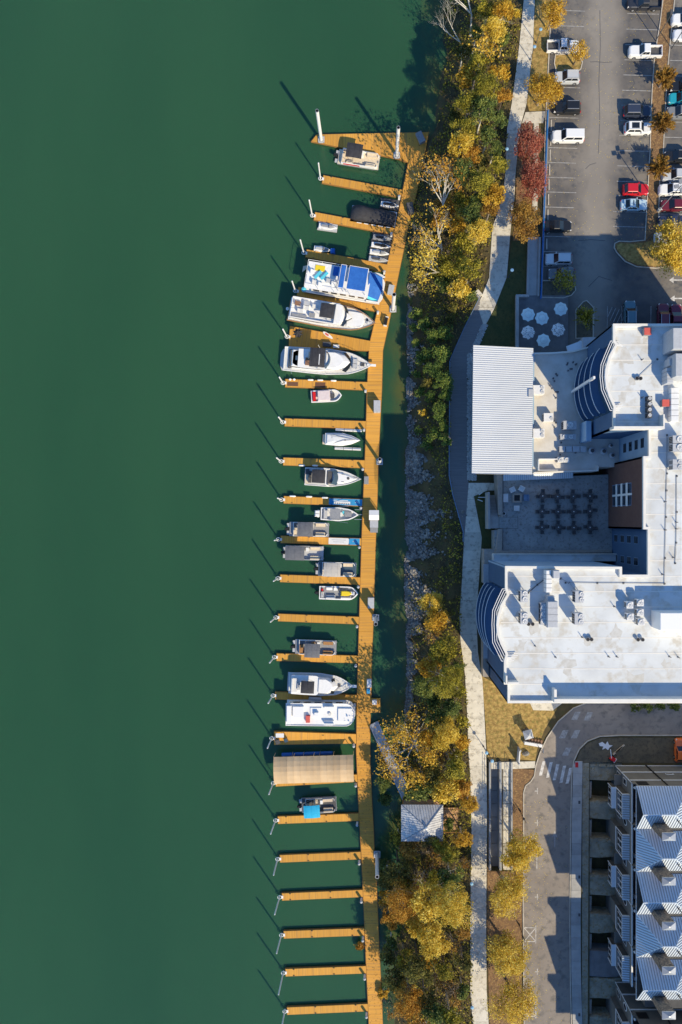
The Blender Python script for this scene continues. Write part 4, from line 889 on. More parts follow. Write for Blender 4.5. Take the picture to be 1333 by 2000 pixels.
def motor_yacht(lab, px, py, ang, L, W, style):
    t = place('motor_yacht', lab, 'yacht', px, py, ang, 1.6)
    z1 = 1.55
    pl = hull(t, L, W, z1, u0=.5 if style != 1 else .55, p=2.4, stern=.93, stripe='teak' if style == 1 else 'light_grey')
    xs0 = -L / 2
    if style == 1:      # long flush decked yacht, white, black bimini
        deckhouse(t, pl, z1 - .05, 2.7, 'gelcoat', .72, .80, xs0, .25, .95, band=(.35, .75))
        MB().prism(scale(plan(L * .60, W * .82, .75, 3, .97), 1, 1, 0, -L * .5 + L * .30 + .3), 2.7, 2.85).build('flybridge_deck', 'gelcoat', t)
        cp = MB(); w = W * .40
        for s in (-1, 1): cp.box(-L * .5 + .6, L * .08, s * w - .06, s * w + .06, 2.85, 3.35)
        cp.box(-L * .5 + .5, -L * .5 + .62, -w, w, 2.85, 3.3); cp.build('coaming', 'gelcoat', t)
        bimini(t, -L * .13, L * .035, W * .56, 4.3, 'canvas_black', zf=2.9)
        f = MB(); f.loft([lift([(L * .035, -w), (L * .115, -w * .93), (L * .135, -w * .5), (L * .14, 0), (L * .135, w * .5), (L * .115, w * .93), (L * .035, w)], 2.85), lift([(L * .035, -w * .96), (L * .10, -w * .9), (L * .115, -w * .5), (L * .12, 0), (L * .115, w * .5), (L * .10, w * .9), (L * .035, w * .96)], 3.5)]); f.build('helm_fairing', 'gelcoat', t)
        f = MB(); xx = [L * .128, L * .158, L * .167, L * .158, L * .128]; yy = [-w * 1.0, -w * .5, 0, w * .5, w * 1.0]
        for i in range(4): f.add([(xx[i] - .22, yy[i], 2.86), (xx[i + 1] - .22, yy[i + 1], 2.86), (xx[i + 1] + .3, yy[i + 1], 2.5), (xx[i] + .3, yy[i], 2.5)], [(0, 1, 2, 3)])
        f.build('windscreen', 'glass', t)
        MB().loft([lift(scale(plan(L * .2, W * .62, .7, 3, .97), 1, 1, 0, L * .275), 1.5), lift(scale(plan(L * .19, W * .56, .7, 3, .97), 1, 1, 0, L * .27), 1.95)]).build('trunk_cabin', 'gelcoat', t)
        for x, y in ((L * .40, .35), (L * .40, -.1)): MB().box(x - .2, x + .2, y - .2, y + .2, 1.5, 1.6).build('deck_hatch', 'glass' if y > 0 else 'light_grey', t)
        for x, y, m in ((-L * .40, .8, 'brown_seat'), (-L * .30, .2, 'nonskid'), (-L * .22, -.9, 'mid_grey'), (-L * .30, 1.0, 'light_grey'), (-L * .36, -.5, 'nonskid'), (-L * .2, .7, 'nonskid')): seat(t, x - .5, x + .5, y - .35, y + .35, m, 'x0', 2.86)
        MB().box(-L * .45, -L * .28, -w + .2, -w + .7, 2.86, 3.2).build('sun_pad', 'mid_grey', t)
        mb = MB(); mb.tube((-L * .41, 1.3, 2.9), (-L * .35, .2, 3.6), .05, n=5); mb.tube((-L * .35, .2, 3.6), (-L * .47, -.4, 3.7), .04, n=4); mb.build('davit', 'alu', t)
        MB().box(-L / 2 - .35, -L / 2 + .02, -W * .42, W * .42, .35, .5).build('swim_platform', 'teak', t)
        cap = poly_offset(pl, -.02); mb = MB(); c2 = poly_offset(cap, .16)
        for i in range(len(cap) - 1): mb.prism([cap[i], cap[i + 1], c2[i + 1], c2[i]], z1 + .022, z1 + .06)
        mb.build('cap_rail', 'teak', t)
    elif style == 2:    # sport yacht with bow pulpit and black bimini
        deckhouse(t, pl, z1 - .05, 2.75, 'gelcoat', .70, .74, xs0, .9, .86, band=(.30, .66))
        MB().prism(scale(plan(L * .42, W * .74, .7, 2.5, .95), 1, 1, 0, -L * .12), 2.75, 2.9).build('flybridge_deck', 'gelcoat', t)
        MB().loft([lift(scale(plan(L * .27, W * .66, .45, 2.2, .98), 1, 1, 0, L * .12), 2.6), lift(scale(plan(L * .2, W * .58, .45, 2.2, .98), 1, 1, 0, L * .085), 3.15)]).build('brow', 'gelcoat', t)
        f = MB(); w = W * .36; n = 8
        for i in range(n):
            q0, q1 = -1 + 2 * i / n, -1 + 2 * (i + 1) / n; X = lambda q: L * .245 - abs(q) ** 2.2 * L * .055
            f.add([(X(q0) - .35, q0 * w * .95, 2.62), (X(q1) - .35, q1 * w * .95, 2.62), (X(q1) + .3, q1 * w * 1.02, 1.9), (X(q0) + .3, q0 * w * 1.02, 1.9)], [(0, 1, 2, 3)])
        f.build('windscreen', 'glass', t)
        bimini(t, -L * .19, -L * .02, W * .72, 4.4, 'canvas_black', zf=2.9)
        ws = MB(); n = 8
        for i in range(n):
            a0, a1 = R(-80 + 160 * i / n), R(-80 + 160 * (i + 1) / n); q = lambda a, r, z: (-L * .03 + r * math.cos(a), W * .30 * math.sin(a) * r / 1.0, z)
            ws.add([q(a0, .9, 3.5), q(a1, .9, 3.5), q(a1, 1.15, 2.95), q(a0, 1.15, 2.95)], [(0, 1, 2, 3)])
        ws.build('fly_screen', 'glass_blue', t)
        MB().loft([lift(scale(plan(L * .13, W * .62, .9, 3, .7), 1, 1, 0, -L * .335), 1.6), lift(scale(plan(L * .12, W * .58, .9, 3, .7), 1, 1, 0, -L * .335), 2.75)]).build('aft_deck_house', 'gelcoat', t)
        MB().box(-L * .36, -L * .32, -.4, .4, 2.76, 2.8).build('deck_hatch', 'glass_blue', t)
        MB().box(-L * .245, -L * .20, -W * .26, W * .02, 2.9, 3.2).build('helm_seat', 'brown_seat', t)
        MB().box(-L * .215, -L * .205, -W * .02, W * .25, 2.9, 3.25).build('side_seat', 'cream', t)
        MB().box(-L * .445, -L * .405, -W * .36, W * .36, z1 - .02, z1 + .25).build('cockpit_seat', 'dark_grey', t)
        MB().prism(scale(plan(L * .07, W * .84, 1.1, 2, .55), 1, 1, 0, -L * .5 - L * .015), .35, .52).build('swim_platform', 'light_grey', t)
        MB().box(L / 2 - .9, L / 2 + .75, -.22, .22, z1 - .02, z1 + .1).build('pulpit', 'gelcoat', t)
        for y in (-.45, .45): seat(t, L * .285, L * .335, y - .4, y + .4, 'light_grey', 'x0', z1 - .2)
        MB().box(L * .37, L * .415, -.3, .3, z1 - .06, z1 + .06).build('deck_hatch', 'dark_grey', t)
        mb = MB(); mb.box(-L * .085, -L * .077, -W * .28, W * .12, 4.62, 4.68); mb.build('antenna_arch', 'white_clean', t)
        mb = MB(); mb.tube((-L * .07, W * .3, 3), (-L * .1, W * .42, 5.5), .03, n=4); mb.tube((-L * .42, -W * .4, 1.6), (-L * .39, -W * .62, 2.8), .03, n=4); mb.build('aerial', 'white_clean', t)
    else:               # flybridge cruiser with pill windows, black square bimini
        deckhouse(t, pl, z1 - .05, 2.5, 'gelcoat', .66, .78, xs0, .35, .9, band=(.45, .7))
        MB().prism(scale(plan(L * .46, W * .86, .8, 3, .97), 1, 1, 0, -L * .22), 2.5, 2.66).build('flybridge_deck', 'gelcoat', t)
        MB().loft([lift(scale(plan(L * .3, W * .72, .45, 2.2, .98), 1, 1, 0, L * .12), 2.2), lift(scale(plan(L * .22, W * .6, .45, 2.2, .98), 1, 1, 0, L * .085), 2.9)]).build('brow', 'gelcoat', t)
        f = MB(); w = W * .33
        for q0, q1 in ((-1, -.1), (.1, 1)):
            X = lambda q: L * .205 - abs(q) ** 2 * L * .02
            f.add([(X(q0) - .22, q0 * w, 2.66), (X(q1) - .22, q1 * w, 2.72), (X(q1) + .35, q1 * w * 1.05, 2.05), (X(q0) + .35, q0 * w * 1.05, 2.05)], [(0, 1, 2, 3)])
        f.build('windscreen', 'glass', t)
        bimini(t, -L * .29, -L * .085, W * .54, 4.1, 'canvas_black', zf=2.7)
        seat(t, -L * .44, -L * .36, -W * .3, W * .3, 'nonskid', 'x0', 2.66); seat(t, -L * .35, -L * .31, -W * .2, W * .1, 'light_grey', 'x0', 2.66)
        MB().box(L * .27, L * .31, -.28, .28, z1 - .06, z1 + .06).build('deck_hatch', 'dark_grey', t)
        mb = MB(); mb.path([(L * (.20 + .10 * math.sin(a)), W * .27 * math.cos(a), z1 + .03) for a in [k * math.pi / 10 for k in range(11)]], .03, 4); mb.build('deck_line', 'light_grey', t)
        MB().box(L / 2 - .8, L / 2 + .75, -.25, .25, z1 - .02, z1 + .1).build('pulpit', 'gelcoat', t)
        MB().box(-L / 2 - .4, -L / 2 + .02, -W * .42, W * .42, .35, .5).build('swim_platform', 'light_grey', t)
    rp = [(x * .985, y * .95, z1 + .65) for x, y in pl if x > -L * .05]
    rail(t, rp, .022, True, z1)
    return t
motor_yacht('long white motor yacht with teak cap rail and black bimini', 650, 617, 9.5, 16.0, 4.6, 1)
motor_yacht('white sport yacht with bow pulpit over the walkway and dark bimini', 641, 706.5, 4.5, 16.2, 4.75, 2)
motor_yacht('white flybridge yacht with square black bimini and pointed bow pulpit', 627, 1337, 3.0, 11.7, 4.1, 3)

def small_cruiser(lab, px, py, ang, L, W):
    t = place('cabin_cruiser', lab, 'boat', px, py, ang, 1.2)
    pl = hull(t, L, W, 1.25, u0=.42, p=2.0, stern=.95)
    MB().loft([lift(scale(plan(L * .5, W * .66, .3, 2, .98), 1, 1, 0, L * .17), 1.2), lift(scale(plan(L * .42, W * .5, .3, 2, .98), 1, 1, 0, L * .14), 1.5)]).build('foredeck', 'gelcoat', t)
    f = MB(); n = 8
    for i in range(n):
        q0, q1 = -1 + 2 * i / n, -1 + 2 * (i + 1) / n; X = lambda q: L * .09 - abs(q) ** 2.2 * L * .05
        f.add([(X(q0) - .75, q0 * W * .36, 2.05), (X(q1) - .75, q1 * W * .36, 2.05), (X(q1) + .25, q1 * W * .40, 1.35), (X(q0) + .25, q0 * W * .40, 1.35)], [(0, 1, 2, 3)])
    f.build('windscreen', 'glass_blue', t)
    MB().box(-L * .10, -L * .01, -W * .34, W * .34, 1.2, 1.6).build('dashboard', 'dark_grey', t)
    bimini(t, -L * .36, -L * .13, W * .7, 2.9, 'canvas_black', zf=1.3)
    mb = MB(); mb.path([(-L * .07, -W * .46, 1.3), (-L * .12, -W * .4, 2.6), (-L * .12, W * .4, 2.6), (-L * .07, W * .46, 1.3)], .13, 6); mb.build('radar_arch', 'gelcoat', t)
    seat(t, -L * .43, -L * .38, -W * .34, W * .3, 'dark_grey', 'x0', 1.2); seat(t, -L * .35, -L * .15, W * .26, W * .38, 'dark_grey', 'y1', 1.18)
    MB().box(-L / 2 + .05, -L / 2 + .75, -W * .4, W * .1, 1.26, 1.32).build('aft_pad', 'cream', t); MB().box(-L / 2 + .05, -L / 2 + .75, W * .12, W * .4, 1.26, 1.32).build('aft_pad', 'dark_grey', t)
    MB().cyl(L * .27, 0, 1.45, 1.56, .27, .25, 12).build('deck_hatch', 'dark_grey', t)
    for y in (-.7, .7): MB().box(L * .15, L * .2, y - .05, y + .05, 1.5, 1.54).build('vent', 'dark_grey', t)
    rail(t, [(x * .98, y * .93, 1.8) for x, y in pl if x > 0], .02, True, 1.25)
small_cruiser('white cabin cruiser with black canvas top and grey windscreen', 651, 933, 3.0, 10.4, 3.4)

# covered speedboat between white lift floats
t = place('speedboat', 'white covered speedboat held between two white lift floats', 'boat', 670, 858.5, 2.5)
L, W = 6.5, 2.4; pl = hull(t, L, W, 1.0, u0=.45, p=1.8, stern=.9)
MB().loft([lift(scale(pl, .98, .97), 1.0), lift(scale(pl, .85, .7, 0, -.1), 1.35), lift(scale(pl, .5, .3, 0, .1), 1.5)]).build('cover', 'sign_white', t)
mb = MB()
for s in (-1, 1):
    a = [(-1.8, s * .9, 1.26), (-1.0, s * .55, 1.52), (.2, s * .25, 1.66), (1.4, s * .12, 1.58), (2.6, 0, 1.3)]
    mb.path(a, .04, 4)
mb.tube((-.6, -.95, 1.2), (-.6, .95, 1.2), .03, n=4); mb.build('cover_rib', 'mid_grey', t)
MB().box(-2.1, -1.2, .1, .75, 1.38, 1.46).build('cover_patch', 'light_grey', t); MB().box(.35, .6, -.25, -.05, 1.5, 1.56).build('hatch', 'dark_grey', t)
MB().box(-3.75, -3.15, -.95, .85, .3, .42).build('swim_platform', 'cream', t)
t = place('boat_lift', 'pair of segmented white lift floats around the covered speedboat', 'boat lift', 679, 857.5, 2.5)
for s in (-1, 1):
    for k in range(3): MB().box(-2.3 + k * 1.65, -.75 + k * 1.65, s * 1.72 - .22, s * 1.72 + .22, -.15, .5).build('float_tank', 'white_clean', t)
    MB().box(-2.3, 2.6, s * 1.72 - .05, s * 1.72 + .05, .5, .6).build('side_beam', 'alu', t)
for x in (-1.8, 1.5, 2.4): MB().box(x - .06, x + .06, -1.7, 1.7, -.3, -.15).build('cross_beam', 'alu', t)

# centre console
t = place('centre_console_boat', 'white centre console boat with grey hard top on a lift', 'boat', 664, 1004.5, 2.0)
L, W = 7.0, 2.5; hull(t, L, W, 1.1, u0=.5, p=2.2, floor_z=.6, rim=.2)
MB().box(-1.7, .2, -.85, .95, 2.35, 2.45).build('hard_top', 'mid_grey', t)
mb = MB()
for x in (-1.3, -.1):
    for y in (-.6, .6): mb.tube((x, y * .8, .6), (x, y, 2.35), .04, n=4)
mb.build('top_frame', 'alu', t)
MB().loft([lift([(-.9, -.45), (.5, -.45), (.5, .45), (-.9, .45)], .6), lift([(-.7, -.4), (.3, -.35), (.3, .35), (-.7, .4)], 1.6)]).build('console', 'gelcoat', t)
seat(t, .9, 2.2, -.45, .45, 'mid_grey', None, .6); seat(t, -2.9, -2.3, -.9, .9, 'light_grey', 'x0', .6); seat(t, .5, .8, .15, .6, 'canvas_turq', None, .6)
outboard(t, -L / 2 - .1, .3, 'white_clean', 1.2); outboard(t, -L / 2 - .1, -.3, 'white_clean', 1.2)
mb = MB(); mb.tube((-2.2, -1.1, 1.1), (1.6, -1.55, 1.9), .03, n=4); mb.tube((-2.2, 1.1, 1.1), (1.6, 1.5, 1.9), .03, n=4); mb.build('outrigger', 'alu', t)
t = place('boat_lift', 'aluminium lift bars at the bow of the centre console boat', 'boat lift', 702, 1005, 1)
for y in (-.9, 0, .9): MB().box(-.9, .7, y - .05, y + .05, .2, .34).build('bar', 'alu', t)
MB().box(.6, .7, -1.1, 1.1, .15, .3).build('cross_bar', 'alu', t)

pontoon('white pontoon boat with black bimini and red trim under the end platform', 701, 309.5, 9, 7.7, 2.75, 'canvas_black', (-.30, .08), .95, 'cream', 'cream', 'gelcoat', 'red', .55)
pontoon('pontoon boat with dark grey bimini above the white mat dock', 604, 1034, 1.5, 7.3, 2.6, 'canvas_grey', (-.27, .12), 1.0, 'mid_grey', 'cream')
pontoon('pontoon boat with dark grey bimini below the white mat dock', 595, 1080, 1.5, 7.0, 2.6, 'canvas_grey', (-.48, .02), 1.0, 'light_grey', 'cream', 'light_grey')
pontoon('pontoon boat with sand coloured bimini close to the walkway', 659, 1112, 1.5, 7.0, 2.6, 'canvas_sand', (-.34, .10), .98, 'glass_blue', 'cream')
pontoon('pontoon boat with grey bimini and brown seats', 617, 1264.5, 2, 7.6, 2.65, 'canvas_grey', (-.25, .12), .95, 'mid_grey', 'teak', 'gelcoat', None, -.35)
pontoon('small dark pontoon boat with bright cyan bimini', 623.5, 1573, -3.5, 6.4, 2.7, 'canvas_cyan', (-.42, .04), .84, 'dark_grey', 'beige', 'light_grey', None, -.5)
# houses: deck boat with yellow tube
t = place('deck_boat', 'open white deck boat with a yellow towable tube aboard', 'boat', 662, 1158.5, 1.5)
L, W = 7.2, 2.5; hull(t, L, W, .95, u0=.72, p=2.6, stern=.97, floor_z=.5, floor='mid_grey', rim=.2)
MB().loft([lift(scale(plan(2.0, .85, .5, 2.6, .9), 1, 1, 0, 1.4), .8), lift(scale(plan(2.05, .95, .5, 2.6, .9), 1, 1, 0, 1.4), 1.05), lift(scale(plan(1.7, .7, .5, 2.6, .9), 1, 1, 0, 1.4), 1.25)]).build('towable_tube', 'yellow', t)
for x0, x1, y0, y1, m, b in ((-2.3, -.6, -1.0, -.45, 'light_grey', 'y0'), (-2.3, -1.2, .5, 1.0, 'gelcoat', 'y1'), (-.9, -.2, .45, 1.0, 'gelcoat', 'x0'), (.4, 2.3, -1.0, -.6, 'gelcoat', 'y0'), (2.0, 2.9, -.3, .3, 'gelcoat', 'x1'), (-3.2, -2.7, -.9, .2, 'light_grey', 'x0')): seat(t, x0, x1, y0, y1, m, b, .5)
MB().box(-3.3, -2.9, .3, .7, .52, 1.0).build('cooler', 'red', t); MB().box(-3.3, -3.0, -.2, .2, 1.0, 1.1).build('engine_cover', 'yellow', t)
MB().box(-.1, .25, .5, .95, .5, 1.45).build('helm_console', 'dark_grey', t); outboard(t, -L / 2)
mb = MB(); mb.path([(-2.35, -1.25, .95), (-2.4, -1.15, 2.0), (-2.4, 1.15, 2.0), (-2.35, 1.25, .95)], .035, 4); mb.build('tow_arch', 'alu', t)
# dinghy
t = place('dinghy', 'small white motor launch with pale pink cover and red stern seat', 'boat', 638, 773, -3)
L, W = 5.7, 2.3; hull(t, L, W, .85, u0=.7, p=2.6, stern=.96, floor_z=.45, rim=.2)
MB().loft([lift([(-1.6, -1.0), (.7, -1.0), (.7, 1.0), (-1.6, 1.0)], 1.3), lift([(-1.5, -.85), (.6, -.85), (.6, .85), (-1.5, .85)], 1.5)]).build('cover', 'canvas_pink', t)
seat(t, -2.5, -2.0, -.85, .85, 'red', 'x0', .45); MB().loft([lift([(.8, -.5), (1.4, -.4), (1.4, .4), (.8, .5)], .5), lift([(.9, -.4), (1.3, -.3), (1.3, .3), (.9, .4)], 1.2)]).build('console', 'dark_grey', t)
mb = MB(); mb.path([(.9 + .6 * math.cos(a), .75 * math.sin(a), 1.25) for a in [R(-80 + 20 * k) for k in range(9)]], .06, 4); mb.build('windscreen', 'glass', t)

# black covered boat
t = place('covered_boat', 'boat under a full black mooring cover beside the walkway', 'boat', 730, 420, 9, 1.2)
L, W = 8.4, 2.8
MB().box(-L / 2, L / 2, -W / 2 - .1, W / 2 + .1, .35, .55).build('deck_frame', 'alu', t)
for s in (-1, 1):
    mb = MB(); mb.loft([[(x, s * 1.0 + .3 * k * math.cos(a), .16 + .3 * k * math.sin(a)) for a in [2 * math.pi * j / 8 for j in range(8)]] for x, k in ((-L / 2, .8), (L / 2 - .8, 1), (L / 2, .2))]); mb.build('pontoon_tube', 'alu', t, smooth=True)
rings = []
for x, w, h in ((-4.25, .5, .95), (-4.05, .92, 1.25), (-3.3, 1.05, 1.7), (-2.0, 1.05, 1.95), (-1.0, 1.0, 1.6), (0, 1.0, 1.45), (1.4, 1.0, 1.75), (2.6, 1.0, 1.35), (3.7, .98, 1.2), (4.1, .85, .9)):
    rings.append([(x, -w * 1.32, .6), (x, -w * 1.25, h * .8), (x, -w * .6, h), (x, 0, h + .12 + .1 * math.sin(x * 3)), (x, w * .6, h), (x, w * 1.25, h * .8), (x, w * 1.32, .6)])
MB().loft(rings).build('mooring_cover', 'canvas_black', t, smooth=True)
for k in range(5): MB().box(-2.9 + k * 1.35, -2.0 + k * 1.35, -1.62, -1.5, .5, .62).build('bumper', 'white_clean', t)

def jet_ski(lab, px, py, ang, hullc='gelcoat', seatc='dark_grey', accent='mid_grey', dock='light_grey', L=3.2, grp='jet skis on floating docks', pad=(2.2, 1.5)):
    if dock:
        a = P(px, py, .5); dk = thing('jet_ski_dock', ' '.join(('floating dock under the ' + lab).split()[:16]), 'floating dock', (a[0], a[1], 0), R(-ang), 'drive-on jet ski docks')
        out = [(-L * .55, -pad[1] / 2), (L * .5, -pad[1] / 2), (L * .5, pad[1] / 2), (-L * .55, pad[1] / 2), (-L * .5, .25), (-L * .2, .2), (-L * .2, -.2), (-L * .5, -.25)]
        MB().prism(out, -.1, .35).build('float_body', dock, dk)
        for y in (-pad[1] / 2 + .2, pad[1] / 2 - .2): MB().box(-L * .3, L * .45, y - .1, y + .1, .352, .42).build('runner', dock, dk)
    t = place('jet_ski', lab, 'jet ski', px, py, ang, 1.0, grp)
    pl = plan(L, 1.1, .4, 1.9, .85, 12)
    MB().loft([lift(scale(pl, .9, .6), .05), lift(scale(pl, .97, .92), .35), lift(pl, .6), lift(scale(pl, .96, .86), .72)]).build('hull', hullc, t, smooth=False)
    MB().loft([lift(scale(plan(1.6, .42, .6, 2, .8), 1, 1, 0, -.45), .7), lift(scale(plan(1.5, .34, .6, 2, .8), 1, 1, 0, -.45), 1.0)]).build('seat', seatc, t)
    MB().loft([lift(scale(plan(1.3, .7, .2, 1.8, .8), 1, 1, 0, .65), .7), lift(scale(plan(.7, .4, .2, 1.8, .8), 1, 1, 0, .5), 1.12)]).build('cowl', accent, t)
    mb = MB(); mb.tube((.2, -.38, 1.15), (.2, .38, 1.15), .03, n=4); mb.tube((.3, 0, .95), (.2, 0, 1.15), .06, n=5); mb.build('handlebar', 'black', t)
    for y in (-.38, .38): MB().box(-1.3, .1, y - .1, y + .1, .66, .7).build('footwell', 'dark_grey', t)
    return t
jet_ski('black and white jet ski moored above the black covered boat', 762, 398, 8, 'gelcoat', 'black', 'dark_grey', 'dark_grey', 3.4, pad=(2.2, 1.9))
jet_ski('white and grey jet ski below the second finger dock', 641, 441, 8, 'gelcoat', 'mid_grey', 'mid_grey', 'light_grey', 3.5, pad=(2.4, 1.7))
jet_ski('white jet ski with blue tail cover beside the third finger dock', 630, 485, 8, 'gelcoat', 'light_grey', 'mid_grey', None, 3.2)
a = P(650, 489, 1); tag(MB().loft([lift([(-.45, -.5), (.45, -.5), (.45, .5), (-.45, .5)], .3), lift([(-.35, -.4), (.35, -.4), (.35, .4), (-.35, .4)], .95)]).build('folded_cover', 'canvas_blue', loc=(a[0], a[1], 0)), 'blue folded cover beside the white jet ski', 'cover')
for k, (x, y, c1, c2) in enumerate(((748, 463, 'mid_grey', 'black'), (745, 478, 'gelcoat', 'black'), (742, 492, 'gelcoat', 'light_grey'), (740, 505, 'light_grey', 'dark_grey'))):
    jet_ski(['grey', 'white and black', 'white and grey', 'pale grey'][k] + ' jet ski in the row of four', x, y, 8, c1, c2, 'mid_grey' if k != 1 else 'black', 'dark_grey', 3.7, pad=(2.2, 1.38))

# blue canopied houseboat
t = place('houseboat', 'large houseboat with bright blue canopies and navy hull', 'houseboat', 673, 549, 9.5, 3.0)
L, W = 14.6, 5.2
pl = plan(L, W, .9, 3, .98, 10, .55)
MB().loft([lift(scale(pl, .97, .8), -.3), lift(scale(pl, .99, .97), .3), lift(pl, 1.0)]).build('hull', 'navy_hull', t)
MB().prism(pl, 1.0, 1.12).build('main_deck', 'gelcoat', t)
MB().box(-L * .40, L * .30, -W * .44, W * .44, 1.12, 3.2).build('cabin', 'gelcoat', t)
for s in (-1, 1):
    for k in range(6): MB().box(-L * .37 + k * 1.65, -L * .37 + k * 1.65 + 1.1, s * W * .44 - .02, s * W * .44 + .02, 1.9, 2.7).build('window', 'glass', t)
MB().box(-L * .47, L * .32, -W * .47, W * .47, 3.2, 3.34).build('upper_deck', 'gelcoat', t)
rail(t, [(-L * .47, W * .46, 4.2), (-L * .3, W * .46, 4.2), (-L * .1, W * .46, 4.2), (L * .1, W * .46, 4.2)], .04, True, 3.34, 'white_clean')
rail(t, [(-L * .47, W * .46, 4.2), (-L * .47, 0, 4.2), (-L * .47, -W * .46, 4.2), (-L * .3, -W * .46, 4.2), (-L * .1, -W * .46, 4.2), (L * .1, -W * .46, 4.2)], .04, True, 3.34, 'white_clean')
def flat_top(x0, x1, w, z, mat, fr='white_clean', yo=0.0):
    o = MB().loft([lift([(x0, -w / 2 + yo), (x1, -w / 2 + yo), (x1, w / 2 + yo), (x0, w / 2 + yo)], z), lift([(x0 + .1, -w / 2 + .15 + yo), (x1 - .1, -w / 2 + .15 + yo), (x1 - .1, w / 2 - .15 + yo), (x0 + .1, w / 2 - .15 + yo)], z + .12)]).build('canopy', mat, t)
    mb = MB(); mb.path([(x0, -w / 2 + yo, z), (x1, -w / 2 + yo, z), (x1, w / 2 + yo, z), (x0, w / 2 + yo, z)], .06, 4, closed=True)
    for x in (x0, x1):
        for y in (-w / 2 + yo, w / 2 + yo): mb.tube((x, y, 3.3), (x, y, z), .05, n=4)
    mb.build('canopy_frame', fr, t)
flat_top(L * .055, L * .285, W * .80, 5.4, 'canvas_blue')
flat_top(-L * .05, L * .015, W * .80, 5.3, 'canvas_blue')
MB().box(-L * .15, -L * .055, W * .10, W * .40, 3.4, 3.75).build('deck_cover', 'canvas_blue', t)
o = MB().add([(L * .30, -W * .36, 2.9), (L * .30, W * .40, 3.9), (L * .46, W * .38, 2.5), (L * .485, 0, 2.2), (L * .45, -W * .38, 1.5), (L * .37, 0, 3.0)], [(0, 5, 1), (1, 5, 2), (2, 5, 3), (3, 5, 4), (4, 5, 0)]).build('bow_tarp', 'canvas_blue', t, recalc=False)
MB().add([(L * .30, -W * .36, 2.92), (L * .45, -W * .38, 1.52), (L * .42, -W * .46, 1.4), (L * .31, -W * .42, 2.2)], [(0, 1, 2, 3)]).build('tarp_flap', 'canvas_turq', t, recalc=False)
MB().box(-L * .38, -L * .26, W * .18, W * .37, 3.36, 3.44).build('sun_mat', 'yellow', t)
for x in (-L * .33, -L * .25):
    o = MB().box(-.25, .25, -.85, .85, .3, .4).build('sun_lounger', 'canvas_turq', t); o.location = (x, W * .02, 3.36); o.rotation_euler = (0, 0, R(-35))
    for sx in (-.2, .2):
        for sy in (-.7, .7): MB().box(sx - .03, sx + .03, sy - .03, sy + .03, 0, .3).build('leg', 'white_clean', o)
for x, y, m in ((-L * .40, W * .1, 'gelcoat'), (-L * .19, -W * .12, 'light_grey'), (-L * .12, -W * .2, 'gelcoat'), (-L * .36, -W * .25, 'nonskid'), (-L * .28, -W * .3, 'gelcoat')): seat(t, x - .35, x + .35, y - .35, y + .35, m, 'x0', 3.36)
MB().box(-L * .1, -L * .03, -W * .3, -W * .05, 3.34, 3.5).build('deck_table', 'light_grey', t)
mb = MB(); mb.box(L * .30, L * .47, -W * .5, -W * .46, 1.13, 2.0); mb.box(-L * .46, L * .3, -W * .5, -W * .475, 1.13, 1.3); mb.build('side_rail', 'white_clean', t)
mb = MB(); mb.add([(-L * .47, W * .25, 3.2), (-L * .47, W * .38, 3.2), (-L * .56, W * .42, .9), (-L * .56, W * .20, .9), (-L * .50, W * .25, 2.2), (-L * .50, W * .38, 2.2)], [(0, 1, 5, 4), (4, 5, 2, 3)]); mb.build('water_slide', 'canvas_sand', t, recalc=False)
MB().lathe(-L * .50, -W * .40, [(.05, .5), (.45, .7), (.5, 1.0), (.4, 1.3), (.05, 1.45)], 10).build('water_tank', 'canvas_turq', t)
MB().loft([lift(scale(plan(2.6, .9, .4, 2, .8), 1, 1, 0, L * .40), 1.4), lift(scale(plan(2.7, 1.0, .4, 2, .8), 1, 1, 0, L * .40), 1.8)]).build('tender', 'sign_white', t, loc=(0, W * .42, 0.6))
# white flat-topped houseboat
t = place('houseboat', 'flat topped white houseboat with a red cooler on its roof', 'houseboat', 626, 1395, .5, 2.8)
L, W = 12.6, 4.2; pl = plan(L, W, .86, 3, .99, 12, .35)
MB().loft([lift(scale(pl, .97, .8), -.3), lift(scale(pl, .99, .97), .3), lift(pl, .9)]).build('hull', 'gelcoat', t)
MB().box(-L * .46, L * .36, -W * .46, W * .46, .9, 2.9).build('cabin', 'gelcoat', t)
for s in (-1, 1):
    for k in range(5): MB().box(-L * .4 + k * 1.95, -L * .4 + k * 1.95 + 1.3, s * W * .46 - .02, s * W * .46 + .02, 1.7, 2.4).build('window', 'glass', t)
MB().prism(scale(pl, .99, .98), 2.9, 3.02).build('roof_deck', 'gelcoat', t)
mb = MB(); q = poly_offset(scale(pl, .99, .98), .1); q0 = scale(pl, .99, .98)
for i in range(len(q)): j = (i + 1) % len(q); mb.prism([q0[i], q0[j], q[j], q[i]], 3.021, 3.16)
mb.build('roof_edge', 'gelcoat', t)
MB().box(-L * .39, -L * .235, -W * .12, W * .36, 3.02, 3.5).build('roof_locker', 'white_clean', t); MB().box(-L * .14, L * .02, -W * .1, W * .3, 3.02, 3.18).build('roof_panel', 'white_clean', t)
MB().box(L * .26, L * .46, -W * .28, W * .28, 3.02, 3.3).build('bow_locker', 'white_clean', t)
seat(t, L * .06, L * .2, W * .26, W * .38, 'white_clean', 'y1', 3.02); seat(t, L * .06, L * .2, -W * .38, -W * .25, 'white_clean', 'y0', 3.02)
MB().cyl(L * .14, .1, 3.02, 3.3, .3, .3, 10).build('drum', 'nonskid', t); MB().box(-L * .475, -L * .41, -W * .36, W * .4, 3.02, 3.7).build('wind_screen', 'white_clean', t)
MB().box(-L * .08, L * -.02, -.2, .5, 3.18, 3.7).build('helm_seat', 'white_clean', t)
